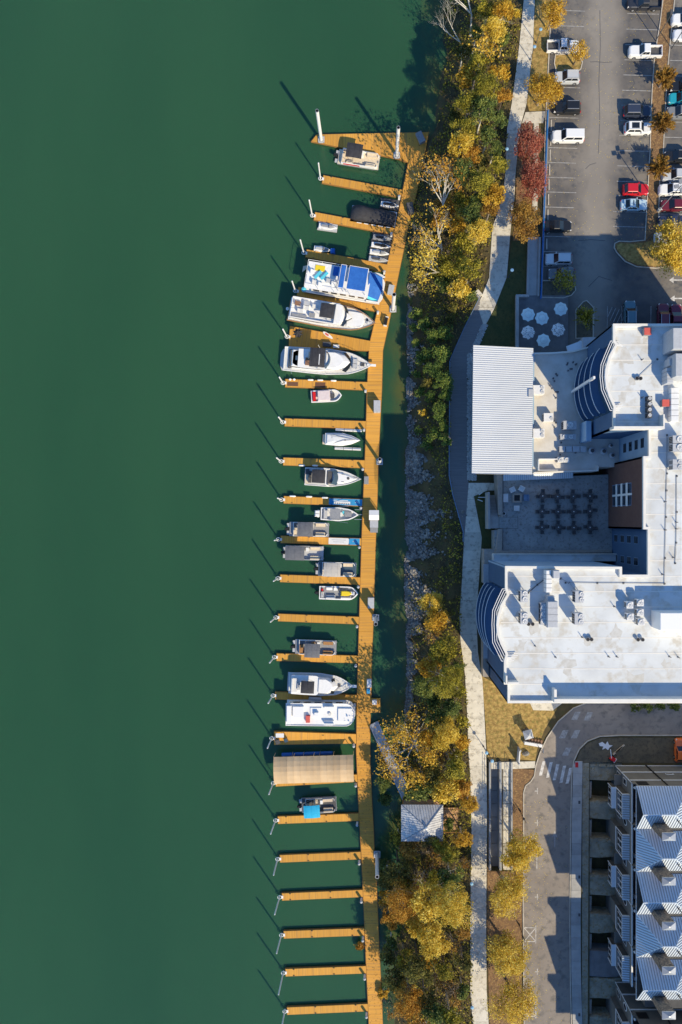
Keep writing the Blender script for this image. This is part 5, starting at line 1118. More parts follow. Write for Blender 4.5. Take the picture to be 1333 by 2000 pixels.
a = P(602, 1404, 3.2); c = thing('cooler', 'red cooler box on the flat white houseboat roof', 'cooler', (a[0], a[1], 3.02)); MB().box(-.35, .35, -.6, .6, 0, .42).build('body', 'red', c); MB().box(-.37, .37, -.62, .62, .422, .52).build('lid', 'red_lid', c)
# tan boat canopy with boat beneath
t = place('boat_canopy', 'long tan fabric boat canopy over a covered slip', 'canopy', 613, 1504.5, -1.6, 3.0)
L, W = 14.5, 4.9; n = 12
for k in range(n):
    x0, x1 = -L / 2 + L * k / n, -L / 2 + L * (k + 1) / n; rows = []
    for x, sg in ((x0 + .02, 0), ((x0 + x1) / 2, .035), (x1 - .02, 0)): rows.append([(x, W / 2 * v, 3.3 - .75 * abs(v) ** 1.8 - sg * (1 - abs(v) * .3)) for v in (-1, -.7, -.35, 0, .35, .7, 1)])
    V = [p for r in rows for p in r]; V2 = [(a, b, c - .04) for a, b, c in V]; F = []
    for i in range(2):
        for j in range(6): q = i * 7 + j; F += [(q, q + 7, q + 8, q + 1), (q + 21, q + 22, q + 29, q + 28)]
    MB().add(V + V2, F).build('fabric_panel', 'tan_canvas', t)
mb = MB()
for k in range(n + 1):
    x = -L / 2 + L * k / n; mb.path([(x, W / 2 * v, 3.31 - .75 * abs(v) ** 1.8) for v in (-1, -.7, -.35, 0, .35, .7, 1)], .025, 4)
    if k % 3 == 0:
        for s in (-1, 1): mb.tube((x, s * W / 2 * .96, .1), (x, s * W / 2, 2.6), .06, n=4)
mb.build('frame', 'tan_canvas', t)
t = place('ski_boat', 'boat moored in the slip under the tan canopy', 'boat', 610, 1500, -1.6, .8); L, W = 9.0, 2.8; hull(t, L, W, 1.0, u0=.5, p=2, floor_z=.6, stripe='navy_hull'); seat(t, -2, -1, -.8, .8, 'cream', 'x0', .6); MB().box(-.2, .3, -.8, .8, .6, 1.4).build('helm_console', 'white_clean', t)
a = P(600.5, 1473, .6)
t = thing('lift_float', 'long blue float tube along the upper side of the tan canopy', 'float', (a[0], a[1], 0), R(2))
mb = MB(); mb.loft([[(x, .36 * k * math.cos(q), .35 + .36 * k * math.sin(q)) for q in [2 * math.pi * j / 10 for j in range(10)]] for x, k in ((-4.75, .7), (-4.6, 1), (4.6, 1), (4.75, .7))]); mb.build('tube', 'tube_blue', t, smooth=True)
for x in (-2.8, -.7, 2.3): MB().obox(x, -.3, .3, .85, .12, 1.5, R(-10)).build('bracket', 'alu', t)
# ------------------------------------------------------------------ buildings
def wall_part(parent, name, a, b, z0, z1, th, mat, loc):
    a, b = Vector(a), Vector(b); d = (b - a).normalized(); n = Vector((d.y, -d.x))      # outward normal to the right of a>b
    q = [a, b, b - n * th, a - n * th]
    return rebase(MB().prism([tuple(p) for p in q], z0, z1), loc).build(name, mat, parent)
def wall_window(parent, a, b, u, w, z0, z1, loc, frame='trim', pane='glass', fw=.08, cols=1, rows=1, proud=.05):
    a, b = Vector(a), Vector(b); d = (b - a).normalized(); n = Vector((d.y, -d.x)); c = a + (b - a) * u
    def slab(x0, x1, za, zb, d0, d1): return [tuple(c + d * x0 + n * d0), tuple(c + d * x1 + n * d0), tuple(c + d * x1 + n * d1), tuple(c + d * x0 + n * d1)], za, zb
    o = rebase(MB().prism(*slab(-w / 2, w / 2, z0, z1, .004, proud)), loc).build('window', frame, parent)
    for i in range(cols):
        for j in range(rows):
            pw = (w - fw * (cols + 1)) / cols; ph = (z1 - z0 - fw * (rows + 1)) / rows
            x0 = -w / 2 + fw + i * (pw + fw); za = z0 + fw + j * (ph + fw)
            rebase(MB().prism(*slab(x0, x0 + pw, za, za + ph, proud - .01, proud + .012)), loc).build('pane', pane, o)
    return o

ZR, ZP = 23.0, 23.6
N_ARC = [(1198, 803), (1199, 795), (1190, 775), (1184, 755), (1182, 735), (1183, 720), (1190, 695), (1202, 673), (1198, 667)]
S_ARC = [(985, 1291), (988, 1278), (978, 1258), (971.5, 1238.5), (970, 1221), (971.5, 1205), (978, 1182), (990.5, 1161), (987, 1150)]
ROOF = [(1198, 632), (1500, 632), (1500, 1373.5), (992, 1373.5), (992, 1337), (985, 1337)] + S_ARC + [(987, 1105.5), (1215.5, 1107), (1215.5, 1122.5), (1265.5, 1122.5), (1265.5, 1034), (1257, 1034), (1257, 891), (1267.5, 891), (1267.5, 838), (1198, 838)] + N_ARC
hl = P(1260, 1100, 5); hl = (hl[0], hl[1], 5.0)
hotel = thing('hotel', 'large white roofed hotel with navy walls, curved corner balconies and courtyard', 'building', hl)
rw_ = PP(ROOF, ZP)
A = sum(rw_[i - 1][0] * rw_[i][1] - rw_[i][0] * rw_[i - 1][1] for i in range(len(rw_)))
ccw = rw_ if A > 0 else rw_[::-1]; names = ROOF if A > 0 else ROOF[::-1]
inn = poly_offset(ccw, .38)
rebase(MB().sheet(inn, ZR), hl).build('roof', 'membrane', hotel)
sm = MB()
def in_roof(x, y):
    c = False
    for i in range(len(inn)):
        (x0, y0), (x1, y1) = inn[i - 1], inn[i]
        if (y0 > y) != (y1 > y) and x < (x1 - x0) * (y - y0) / (y1 - y0) + x0: c = not c
    return c
for k in range(26):                      # welded membrane laps
    y = 29.0 - k * 2.35; run = None; x = 17.0
    while x < 58.5:
        ok = in_roof(x, y - .1) and in_roof(x, y + .1)
        if ok and run is None: run = x
        if (not ok or x > 58.0) and run is not None:
            sm.box(run, x - .4, y - .07, y + .07, ZR + .003, ZR + .02); run = None
        x += .4
tag(rebase(sm, hl).build('membrane_lap', 'parapet', hotel), kind='stuff')
mb = MB(); n = len(ccw)
for i in range(n):
    j = (i + 1) % n; mb.add([(*ccw[i], ZP), (*ccw[j], ZP), (*inn[j], ZP), (*inn[i], ZP)], [(0, 1, 2, 3)]); mb.add([(*inn[i], ZP), (*inn[j], ZP), (*inn[j], ZR), (*inn[i], ZR)], [(0, 1, 2, 3)])
    mb.add([(*ccw[i], ZP), (*ccw[j], ZP), (*ccw[j], ZP - .5), (*ccw[i], ZP - .5)], [(3, 2, 1, 0)])
rebase(mb, hl).build('parapet', 'parapet', hotel)
def wmat(p, q):
    (x0, y0), (x1, y1) = p, q; xm, ym = (x0 + x1) / 2, (y0 + y1) / 2
    if abs(x0 - x1) < 1 and abs(x0 - 1257) < 1: return 'brick_brown'
    if abs(x0 - x1) < 1 and abs(x0 - 1267.5) < 1: return 'stucco_blue'
    if abs(y0 - y1) < 3 and ym > 1300: return 'white'
    if abs(y0 - y1) < 3 and 1104 < ym < 1110: return 'stucco_blue'
    return 'navy'
for i in range(n):
    j = (i + 1) % n; p, q = names[i], names[j]
    arc = (p in N_ARC and q in N_ARC) or (p in S_ARC and q in S_ARC)
    m = wmat(p, q); L = math.dist(ccw[i], ccw[j])
    wall_part(hotel, 'wall', ccw[i], ccw[j], 4.6, ZP - .5, .3, m if not arc else 'glass_blue', hl)
    a, b = ccw[i], ccw[j]
    if m == 'stucco_blue' and L < 10:
        for k in range(4): wall_window(hotel, a, b, .45, 1.5, 13 + k * 2.5, 14.3 + k * 2.5, hl, 'navy', 'glass', .06, proud=.03)
    elif m == 'brick_brown':
        for k in range(4):
            for s in (-1, 1): wall_window(hotel, a, b, .5 + s * .085, 1.75, 10.2 + k * 2.35, 11.7 + k * 2.35, hl, 'slate_blue', 'glass', .12, 1, 2)
    elif m == 'navy' and not arc and L > 5 and abs(p[0] - q[0]) < 12:
        nw_ = max(1, int(L / 3.2))
        for k in range(4):
            for w_ in range(nw_):
                wall_window(hotel, a, b, (w_ + .5) / nw_, 1.3, 9.2 + k * 3.0, 10.9 + k * 3.0, hl, 'slate_blue', 'glass', .1, 1, 2)
# white spandrels of the brown bay
a = P2(1257, 891, ZP); b = P2(1257, 1034, ZP); xw = a[0]
for k in range(3): rebase(MB().box(xw - .06, xw - .003, b[1] + (a[1] - b[1]) * .33, b[1] + (a[1] - b[1]) * .67, 11.75 + k * 2.35, 12.52 + k * 2.35), hl).build('spandrel', 'trim', hotel)
rebase(MB().box(xw - .08, xw - .003, b[1] + (a[1] - b[1]) * .485, b[1] + (a[1] - b[1]) * .515, 10.2, 19), hl).build('mullion', 'trim', hotel)
# tall parapet runs
for pts, zt in (([(1083, 1365.5), (1498, 1365.5), (1498, 1372.6), (1083, 1372.6)], 24.8), ([(1083, 1347), (1088, 1347), (1088, 1365.2), (1083, 1365.2)], 24.6), ([(1199.5, 832.5), (1299, 832.5), (1299, 837.4), (1199.5, 837.4)], 24.9), ([(988.5, 1320), (991.5, 1320), (991.5, 1336), (988.5, 1336)], 24.6), ([(992.5, 1332.5), (1014, 1332.5), (1014, 1336), (992.5, 1336)], 24.6), ([(1296, 809), (1299, 809), (1299, 832), (1296, 832)], 24.6)):
    rebase(MB().prism(PP(pts, zt), ZR, zt), hl).build('tall_parapet', 'parapet', hotel)
rs = random.Random(5)
for px, py, w_ in ((1040, 1222, 1.6), (1010, 1205, 1.1), (1205, 1233, 1.5), (1148, 1256, 1.2), (1190, 1252, 1.0), (1300, 1300, 1.3), (1110, 1300, 1.8), (1060, 1320, 1.0), (1240, 1330, 2.2), (1020, 1260, 1.2), (1265, 680, 1.3), (1225, 700, 1.8), (1235, 745, 1.0), (1215, 775, 1.2), (1290, 930, 1.4), (1312, 960, 1.5), (1310, 1080, 1.6), (1170, 1150, 1.5), (1260, 664, .8), (1280, 1160, 1.2)):
    x, y, _ = P(px, py, ZR); pts = []
    for k in range(11): q = 2 * math.pi * k / 11; r_ = w_ * rs.uniform(.35, 1.0); pts.append((x + r_ * math.cos(q) * .8, y + r_ * math.sin(q)))
    rebase(MB().sheet(pts, ZR + .0035 + rs.uniform(0, .002)), hl).build('roof_stain', 'stain', hotel)
# curved sunshade rails and balcony floors
def arc_feature(arc, rails, floors, colu, zs):
    w = PP(arc, ZP); out = w if w[0][1] < w[-1][1] else w[::-1]
    r0 = PP(rails, 23.4)
    for k in range(4):
        pts = []; cx = sum(p[0] for p in r0) / len(r0) + 6
        cy = sum(p[1] for p in r0) / len(r0)
        for x, y in r0: d = Vector((x - cx, y - cy)); d = d * (1 - .045 * k); pts.append((cx + d.x, cy + d.y, 23.45 - .0 * k))
        rebase(MB().path(pts, .06, 4), hl).build('sunshade_rail', 'white_clean', hotel)
    for z in zs:
        ofs = 1.25
        cx = max(p[0] for p in w) + 5; cy = (w[0][1] + w[-1][1]) / 2; o2 = []; n_ = 20; xr = min(p[0] for p in w); hy = abs(w[0][1] - w[-1][1]) / 2 * .96
        for i in range(n_ + 1):
            v = -1 + 2 * i / n_; o2.append((max(p[0] for p in w) - ofs - (max(p[0] for p in w) - xr) * (1 - v * v) ** .8, cy + v * hy))
        poly = o2 + [(max(p[0] for p in w) + .2, cy + hy), (max(p[0] for p in w) + .2, cy - hy)]
        rebase(MB().prism(poly, z - .12, z), hl).build('balcony_floor', 'navy', hotel)
        rebase(MB().path([(x, y, z + .05) for x, y in o2], .065, 4), hl).build('balcony_edge', 'white_clean', hotel)
    return cy
arc_feature(N_ARC, [(1209, 668), (1193, 666), (1182, 692), (1174, 712), (1172, 735), (1175, 762), (1192, 802), (1210, 801)], 0, 0, (11.9, 14.2, 17.2, 20.2))
arc_feature(S_ARC, [(1004, 1151), (981.5, 1150), (971, 1172), (962.5, 1192), (961, 1219), (962.5, 1255), (980, 1291), (1004.5, 1290)], 0, 0, (11, 14, 17, 20))
c0 = P2(1182, 735, ZP); rebase(MB().box(c0[0] - 1.5, c0[0] - 1.2, c0[1] - .2, c0[1] + .2, 11, 22.8), hl).build('column', 'white_clean', hotel)
# entrance pergola ring in front of the south wing curve
mb = MB(); c = P2(985, 1200, 9); pts = []
for k in range(15):
    a = R(118 + k * 124 / 14); pts.append((c[0] + .6 + 4.6 * math.cos(a), c[1] + 5.1 * math.sin(a), 8.6))
rebase(mb.path(pts, .17, 5), hl).build('pergola_beam', 'white_clean', hotel)
mb = MB()
for k in (1, 7, 13): mb.tube((pts[k][0], pts[k][1], 5), pts[k], .12, n=6); mb.tube(pts[k], (c[0] + 1.6, pts[k][1], 8.6), .09, n=4)
rebase(mb, hl).build('pergola_post', 'white_clean', hotel)
mb = MB(); c2 = [(c[0] + .8 + 5.0 * math.cos(R(110 + k * 10)), c[1] + 5.6 * math.sin(R(110 + k * 10))) for k in range(15)]
rebase(mb.prism(c2, 4.9, 5.35), hl).build('entrance_plinth', 'masonry', hotel)
rebase(MB().prism(PP([(946, 1073), (968, 1073), (968, 1140), (946, 1140)], 8.2), 4.8, 8.2).prism(PP([(943.5, 1248), (955, 1248), (955, 1322), (943.5, 1322)], 7.2), 4.8, 7.2), hl).build('plinth', 'masonry', hotel)
for y0, y1 in ((1102, 1140), (1250, 1286)): rebase(MB().prism(PP([(944.5, y0), (956, y0), (956, y1), (944.5, y1)], 8.35), 8.21, 8.35), hl).build('plinth_canopy', 'light_grey', hotel)
# lower roofs
rebase(MB().prism(PP([(964.5, 1083), (1212, 1083), (1222, 1096), (964.5, 1096)], 10), 4.8, 10), hl).build('lower_roof', 'membrane', hotel)
rebase(MB().prism(PP([(964, 1081.6), (1212, 1081.6), (1212, 1083), (964, 1083)], 10.3), 9, 10.3), hl).build('lower_parapet', 'parapet', hotel)
podium = thing('restaurant_wing', 'low flat roofed wing with rooftop plant between white metal roof and hotel', 'building', (*P2(1110, 800, 11), 5.0)); pl_ = tuple(podium.location)
LOW = [(1041, 689), (1080, 688), (1120, 685), (1152, 676), (1232, 640), (1232, 840), (1216, 846), (1214, 912), (1170, 912), (1169, 920), (1041, 925)]
rebase(MB().prism(PP(LOW, 11), 4.8, 11.0), pl_).build('roof', 'membrane_dirty', podium)
lo = PP(LOW, 11.4); li = poly_offset(lo, .25); mb = MB()
for i in (0, 1, 2, 3, 8, 9): j = (i + 1) % len(lo); mb.prism([lo[i], lo[j], li[j], li[i]], 10.9, 11.45)
rebase(mb, pl_).build('parapet', 'parapet', podium)
rebase(MB().prism(PP([(1107, 676), (1137, 665), (1138, 686), (1110, 688)], 9.6), 9.3, 9.6), pl_).build('porch_roof', 'roof_metal', podium)
rebase(MB().prism(PP([(1139, 659), (1168, 659), (1168, 676), (1139, 682)], 10.2), 6, 10.2), pl_).build('side_block', 'light_grey', podium)
t = thing('awning', 'ribbed metal awning roof along the upper side of the courtyard', 'awning', (*P2(1050, 932, 9.5), 8.0)); al = tuple(t.location)
rebase(MB().add([P(983, 927, 9.9), P(1120, 922, 9.9), P(1120, 934, 9.2), P(983, 939, 9.2)], [(0, 1, 2, 3)]), al).build('roof_sheet', 'roof_metal', t)
sm = MB()
for k in range(34): x = 984 + k * 4.1; sm.tube(P(x, 927 - (x - 983) * .0365, 9.93), P(x, 939 - (x - 983) * .0365, 9.23), .03, n=3)
tag(rebase(sm, al).build('ribs', 'roof_seam', t), kind='stuff')
mb = MB()
for k in range(5): x, y, z = P(986 + k * 33, 937 - k * 1.2, 9.1); mb.tube((x, y, 8), (x, y, 9.2), .06, n=5)
rebase(mb, al).build('post', 'dark_grey', t)
# white ribbed metal roof building
c = P(980, 800, 12.4); pav_ = thing('pavilion', 'long building with white ribbed metal roof beside the boardwalk', 'building', (c[0], c[1], 5.0)); pl2 = tuple(pav_.location)
RQ = [P(925, 674.5, 12.0), P(1042, 680.3, 12.7), P(1039.8, 926.5, 12.7), P(922, 924.8, 12.0)]
rebase(MB().add(RQ + [(x, y, z - .25) for x, y, z in RQ], [(0, 3, 2, 1), (4, 5, 6, 7), (0, 1, 5, 4), (1, 2, 6, 5), (2, 3, 7, 6), (3, 0, 4, 7)]), pl2).build('roof', 'roof_white', pav_)
sm = MB(); NR = 60
for k in range(NR + 1):
    u = k / NR; a = Vector(RQ[0]).lerp(Vector(RQ[3]), u); b = Vector(RQ[1]).lerp(Vector(RQ[2]), u); sm.add([a + Vector((0, .05, .005)), b + Vector((0, .05, .005)), b + Vector((0, .02, .075)), a + Vector((0, .02, .075)), b + Vector((0, -.02, .075)), a + Vector((0, -.02, .075)), b + Vector((0, -.05, .005)), a + Vector((0, -.05, .005))], [(0, 1, 2, 3), (3, 2, 4, 5), (5, 4, 6, 7)])
tag(rebase(sm, pl2).build('ribs', 'rib_grey', pav_, recalc=False), kind='stuff')
rebase(MB().prism(PP([(929, 700), (1035, 700), (1033, 915), (927, 915)], 8), 4.8, 11.7), pl2).build('wall', 'stucco_blue', pav_)
for x0, x1, y0, y1 in ((1033, 1043, 760, 775),): rebase(MB().prism(PP([(x0, y0), (x1, y0), (x1, y1), (x0, y1)], 12.9), 12, 12.9), pl2).build('roof_hatch', 'light_grey', pav_)

# courtyard terrace with stair
ter = thing('courtyard_terrace', 'raised paved courtyard terrace in the hotel shade', 'terrace', (*P2(1085, 1005, 8), 5.0)); tl = tuple(ter.location)
ZT = 8.0
rebase(MB().prism(PP([(977, 936), (1228, 925), (1228, 1084), (966, 1084), (966, 1036), (983, 1034), (983, 1006), (977, 1005)], ZT), 4.8, ZT), tl).build('paving', 'patio', ter)
for q in ([(972, 924), (982, 924), (982, 1006), (975, 1006)], [(974, 1033), (982, 1033), (981, 1076), (969, 1076)], [(976, 1008), (983, 1004), (983, 1010), (976, 1010)], [(968, 1076), (1195, 1074), (1195, 1079), (968, 1081)]):
    rebase(MB().prism(PP(q, 8.7), 4.8, 8.7), tl).build('planter_wall', 'masonry', ter)
mb = MB(); a, b = P(983.5, 930, 9.1), P(983.5, 1004, 9.1)
for z in (8.4, 8.75, 9.1): mb.tube((a[0], a[1], z), (b[0], b[1], z), .03, n=4)
a2, b2 = P(983, 1034, 9.1), P(982, 1074, 9.1)
for z in (8.4, 8.75, 9.1): mb.tube((a2[0], a2[1], z), (b2[0], b2[1], z), .03, n=4)
rebase(mb, tl).build('railing', 'dark_grey', ter)
for k in range(14):
    z = 5.2 + k * .17; rebase(MB().prism(PP([(957.5, 967 + k * 2.9), (973, 967 + k * 2.9), (974, 970 + k * 2.9), (957.5, 970 + k * 2.9)], z), 4.8, z), tl).build('step', 'concrete_grey', ter)
rebase(MB().prism(PP([(958, 1007.7), (976, 1007.7), (976, 1032), (958, 1032)], 7.58), 4.8, 7.58), tl).build('landing', 'concrete_grey', ter)
rebase(MB().prism(PP([(976, 1010), (1012, 1010), (1012, 1032), (976, 1032)], ZT + .006), 7, ZT + .006), tl).build('top_landing', 'patio', ter)
rebase(MB().prism(PP([(953.5, 961), (957, 961), (958.5, 1033), (954, 1033)], 8.3), 4.8, 8.3), tl).build('stair_wall', 'concrete_grey', ter)
for y in (1010, 1032.5): rebase(MB().path([P(983, y, 9.0), P(1012, y, 9.0)], .04, 4).path([P(983, y, 8.5), P(1012, y, 8.5)], .03, 4), tl).build('handrail', 'dark_grey', ter)
rebase(MB().path([P(1012, 1010, 9.0), P(1012, 1032.5, 9.0)], .04, 4), tl).build('handrail', 'dark_grey', ter)

# ------------------------------------------------------------------ rooftop plant
def ac_unit(px, py, z, lx, ly, h, fans, lab, legs=0.0, mat='light_grey', rz=0, grp='air conditioning units on the hotel roof', col='dark_grey'):
    a = P(px, py, z + h); t = thing('air_conditioner', lab, 'air conditioner', (a[0], a[1], z), R(rz), grp)
    MB().box(-lx / 2, lx / 2, -ly / 2, ly / 2, legs, h).build('casing', mat, t)
    for k in range(4): MB().box(-lx / 2 - .012, -lx / 2 - .002, -ly / 2 + .1 + k * (ly - .2) / 4, -ly / 2 + .04 + (k + 1) * (ly - .2) / 4, legs + .15, h - .15).build('grille', 'black', t)
    for fx, fy, r in fans:
        o = MB().cyl(fx, fy, h, h + .1, r, r * .95, 14).build('fan', 'dark_grey', t)
        MB().lathe(fx, fy, [(r, h + .1), (r, h + .14), (r * .85, h + .14), (r * .85, h + .102)], 14).build('fan_ring', 'white', o)
        m = MB()
        for k in range(3): q = R(60 * k); m.obox(fx, fy, h + .12, h + .135, r * 1.7, .07, q)
        m.cyl(fx, fy, h + .12, h + .16, r * .25, r * .25, 8); m.build('blade', 'light_grey', o)
    if legs:
        for sx in (-1, 1):
            for sy in (-1, 1): MB().box(sx * lx * .42 - .04, sx * lx * .42 + .04, sy * ly * .42 - .04, sy * ly * .42 + .04, 0, legs).build('leg', 'mid_grey', t)
    return t
f2 = lambda r=.4: [(.15, .42, r), (.15, -.42, r)]
ac_unit(1024, 1165, ZR, 1.05, 1.7, 2.3, f2(), 'twin fan unit, upper of the pair near the south curved balcony', .7)
ac_unit(1024, 1208, ZR, 1.05, 1.7, 2.3, f2(), 'twin fan unit, lower of the pair near the south curved balcony', .7)
ac_unit(1132, 1166, ZR, 1.2, 1.7, 2.3, [(.35, .42, .36), (.35, -.42, .36)], 'twin fan unit, upper of the pair right of the big duct', .7)
ac_unit(1131, 1209, ZR, 1.2, 1.7, 2.3, [(.35, .42, .36), (.35, -.42, .36)], 'twin fan unit, lower of the pair right of the big duct', .7)
ac_unit(1063.5, 1199, ZR, 1.1, 3.3, 1.6, [(0, 1.0, .48), (0, 0, .48), (0, -1.0, .48)], 'triple fan chiller against the big grey duct', .3)
for k, (x, y) in enumerate(((1231, 1182), (1251.5, 1177.5), (1232, 1205), (1251.5, 1196.5), (1253.5, 1215))):
    ac_unit(x, y, ZR, 1.0, 1.0, 1.5, [(0, 0, .42)], 'square condenser with round fan in the cluster of five on the roof', .3, 'white')
def duct_box(px0, py0, px1, py1, z0, z1, lab, mat='light_grey', cat='duct', name='roof_duct', ribs=3):
    (x0, y0), (x1, y1) = P2(px0, py0, z1), P2(px1, py1, z1); cx, cy = (x0 + x1) / 2, (y0 + y1) / 2
    t = thing(name, lab, cat, (cx, cy, z0)); hx, hy = abs(x1 - x0) / 2, abs(y1 - y0) / 2
    MB().loft([lift([(-hx, -hy), (hx, -hy), (hx, hy), (-hx, hy)], 0), lift([(-hx, -hy), (hx, -hy), (hx, hy), (-hx, hy)], z1 - z0 - .06), lift([(-hx + .06, -hy + .06), (hx - .06, -hy + .06), (hx - .06, hy - .06), (-hx + .06, hy - .06)], z1 - z0)]).build('casing', mat, t)
    for k in range(1, ribs + 1):
        y = -hy + 2 * hy * k / (ribs + 1)
        if hy >= hx: MB().box(-hx - .02, hx + .02, y - .03, y + .03, .05, z1 - z0 + .02).build('flange', 'mid_grey', t)
        else:
            x = -hx + 2 * hx * k / (ribs + 1); MB().box(x - .03, x + .03, -hy - .02, hy + .02, .05, z1 - z0 + .02).build('flange', 'mid_grey', t)
    return t
duct_box(1070, 1175, 1090, 1226, ZR, 25.6, 'big long grey air handler in the middle of the south roof')
duct_box(1067, 1114, 1078, 1157, ZR + .5, 25.0, 'pale rectangular duct running up from the big air handler', 'white', ribs=4)
duct_box(1081, 1114, 1093.5, 1130, ZR, 25.6, 'short square grey duct hood at the top of the pale duct', ribs=0)
o = duct_box(1070, 1164, 1084, 1175, ZR + .4, 24.8, 'small slanted duct link between pale duct and big air handler', ribs=0)
duct_box(1290, 1197, 1420, 1231, ZR, 26.3, 'plain white rooftop penthouse at the right edge of the south roof', 'white_clean', 'penthouse', 'penthouse', 0)
duct_box(1470, 650, 1498, 715, ZR, 25.6, 'unseen rooftop penthouse beyond the right edge of the north roof', 'parapet', 'penthouse', 'penthouse', 0)  # out of view, placed to give the stepped shadow on the car park
duct_box(1308, 700, 1333, 714, ZR, 25.2, 'grey air handler at the right edge of the north roof', ribs=1)
duct_box(1303, 718, 1316, 748, ZR, 25.0, 'vertical pale duct on the north roof beside the air handler', ribs=3)
duct_box(1320, 690, 1380, 735, ZR, 26.5, 'large plant box cut by the right edge of the north roof', ribs=1)
duct_box(1311, 757, 1326, 823, ZR, 24.0, 'long white duct down the right side of the north roof', 'white', ribs=5)
duct_box(1315, 640, 1390, 682, ZR, 26.8, 'grey plant enclosure at the upper right of the north roof', 'light_grey', 'penthouse', 'penthouse', 0)
for y in (858, 874, 902, 912): ac_unit(1326, y, ZR, 1.7, 1.15 if y < 900 else .75, 1.9, [(.2, 0, .5 if y < 900 else .33)], 'fan unit in the stacked row at the right roof edge', .4)
for px, py, lab in ((1266, 647, 'red roof hatch near the upper edge of the north roof'), (1301, 787, 'red roof hatch on the right half of the north roof')):
    a = P(px, py, 23.9); t = thing('roof_hatch', lab, 'roof hatch', (a[0], a[1], ZR)); MB().box(-.5, .5, -.5, .5, 0, .8).build('kerb', 'mid_grey', t); MB().box(-.53, .53, -.53, .53, .801, .92).build('lid', 'red_lid', t)
for k in range(4): ac_unit(1269.5, 778 + k * 11, ZR, .75, .7, .95, [(0, 0, .26)], 'small black condenser in the column of four on the north roof', .15, 'dark_grey')
for px, py in ((1033, 1219), (1041, 1219), (1149, 1249), (1156, 1249), (1247, 1249.5), (1256, 1249.5), (1245, 739), (1252, 739)):
    a = P(px, py, 23.5); t = thing('roof_vent', 'round dark vent in a pair on the white hotel roof', 'vent', (a[0], a[1], ZR), 0, 'round roof vents')
    MB().lathe(0, 0, [(.22, 0), (.22, .35), (.3, .36), (.3, .5)], 12).build('stack', 'mid_grey', t); MB().cyl(0, 0, .501, .53, .25, .24, 12).build('cap', 'black', t)
for px, py in ((1046, 1262), (1086, 1284), (1138, 1245), (1190, 1283), (1206, 1283), (1201, 1185), (1309, 1283), (1326, 1284), (1255, 702), (1255, 776), (1322, 1020), (1322, 1033), (1316, 1089), (1300, 980), (1300, 1035), (1295, 1122)):
    a = P(px, py, 23.3); t = thing('vent_pipe', 'thin dark vent pipe standing on the white hotel roof', 'pipe', (a[0], a[1], ZR), 0, 'thin vent pipes')
    MB().cyl(0, 0, 0, .75, .06, .06, 6).build('pipe', 'dark_grey', t); MB().lathe(0, 0, [(.18, 0), (.09, .1)], 8).build('flashing', 'mid_grey', t)
def conduit(pts, lab, mat='mid_grey', r=.045, z=ZR):
    w = [P(x, y, z + .12) for x, y in pts]; t = thing('conduit', lab, 'pipe', (w[0][0], w[0][1], z)); rebase(MB().path(w, r, 4), (w[0][0], w[0][1], z)).build('pipe', mat, t)
    for x, y in pts: a = P(x, y, z); MB().box(a[0] - w[0][0] - .13, a[0] - w[0][0] + .13, a[1] - w[0][1] - .13, a[1] - w[0][1] + .13, .005, .09).build('support', 'black', t)
conduit([(1303, 850), (1303, 925), (1302, 958), (1301, 1010), (1299, 1090), (1298, 1140)], 'long thin conduit running down the roof right of the brown wall')
conduit([(1298, 1140), (1218, 1139), (1167, 1139), (1105, 1138)], 'thin conduit running across the roof above the air conditioners')
conduit([(1247, 737), (1284, 702)], 'pale thin conduit from the round vents to the air handler', 'light_grey')
conduit([(1032, 1158), (1050, 1142), (1066, 1130)], 'diagonal pipe from fan unit to pale duct', 'dark_grey', .08)
conduit([(1130, 1158), (1112, 1138), (1096, 1130)], 'diagonal pipe from right fan unit to square hood', 'light_grey', .08)
conduit([(1322, 930), (1322, 1000), (1321, 1060), (1319, 1100)], 'dotted conduit near the right edge of the roof')
# plant on the low roof
ac_unit(1053, 761, 11.0, 1.9, 1.5, 1.5, [(.55, .35, .3), (.55, -.35, .3)], 'white packaged unit, upper one beside the ribbed roof', .1, 'white', 0, 'plant on the low roof')
ac_unit(1053, 846, 11.0, 1.9, 1.5, 1.5, [(.55, .35, .3), (.55, -.35, .3)], 'white packaged unit, lower one beside the ribbed roof', .1, 'white', 0, 'plant on the low roof')
ac_unit(1072, 815, 11.0, 1.6, 1.4, 1.2, [(.5, -.2, .28)], 'white unit in sun and shade near the middle of the low roof', .1, 'white', 0, 'plant on the low roof')
ac_unit(1114, 830, 11.0, 2.2, 1.4, 1.6, [(0, 0, .5)], 'grey unit with one large fan below the navy tower', .1, 'light_grey', 0, 'plant on the low roof')
ac_unit(1110, 853, 11.0, 2.6, .9, 1.1, [(-.6, 0, .36), (.45, 0, .36)], 'wide twin fan unit below the large fan unit', .1, 'light_grey', 0, 'plant on the low roof')
ac_unit(1095.5, 898, 11.0, .95, .85, 1.1, [(0, 0, .34)], 'left white condenser near the awning', .1, 'white', 0, 'plant on the low roof')
ac_unit(1107, 898, 11.0, .95, .85, 1.1, [(0, 0, .34)], 'right white condenser near the awning', .1, 'white', 0, 'plant on the low roof')
for x, w_ in ((1099, 1.0), (1112, 1.0), (1126, 1.2), (1140, 1.0)): ac_unit(x, 877, 11.0, w_, .95, .9, [], 'plain grey box in the row on the low roof', .1, 'light_grey', 0, 'plant on the low roof')
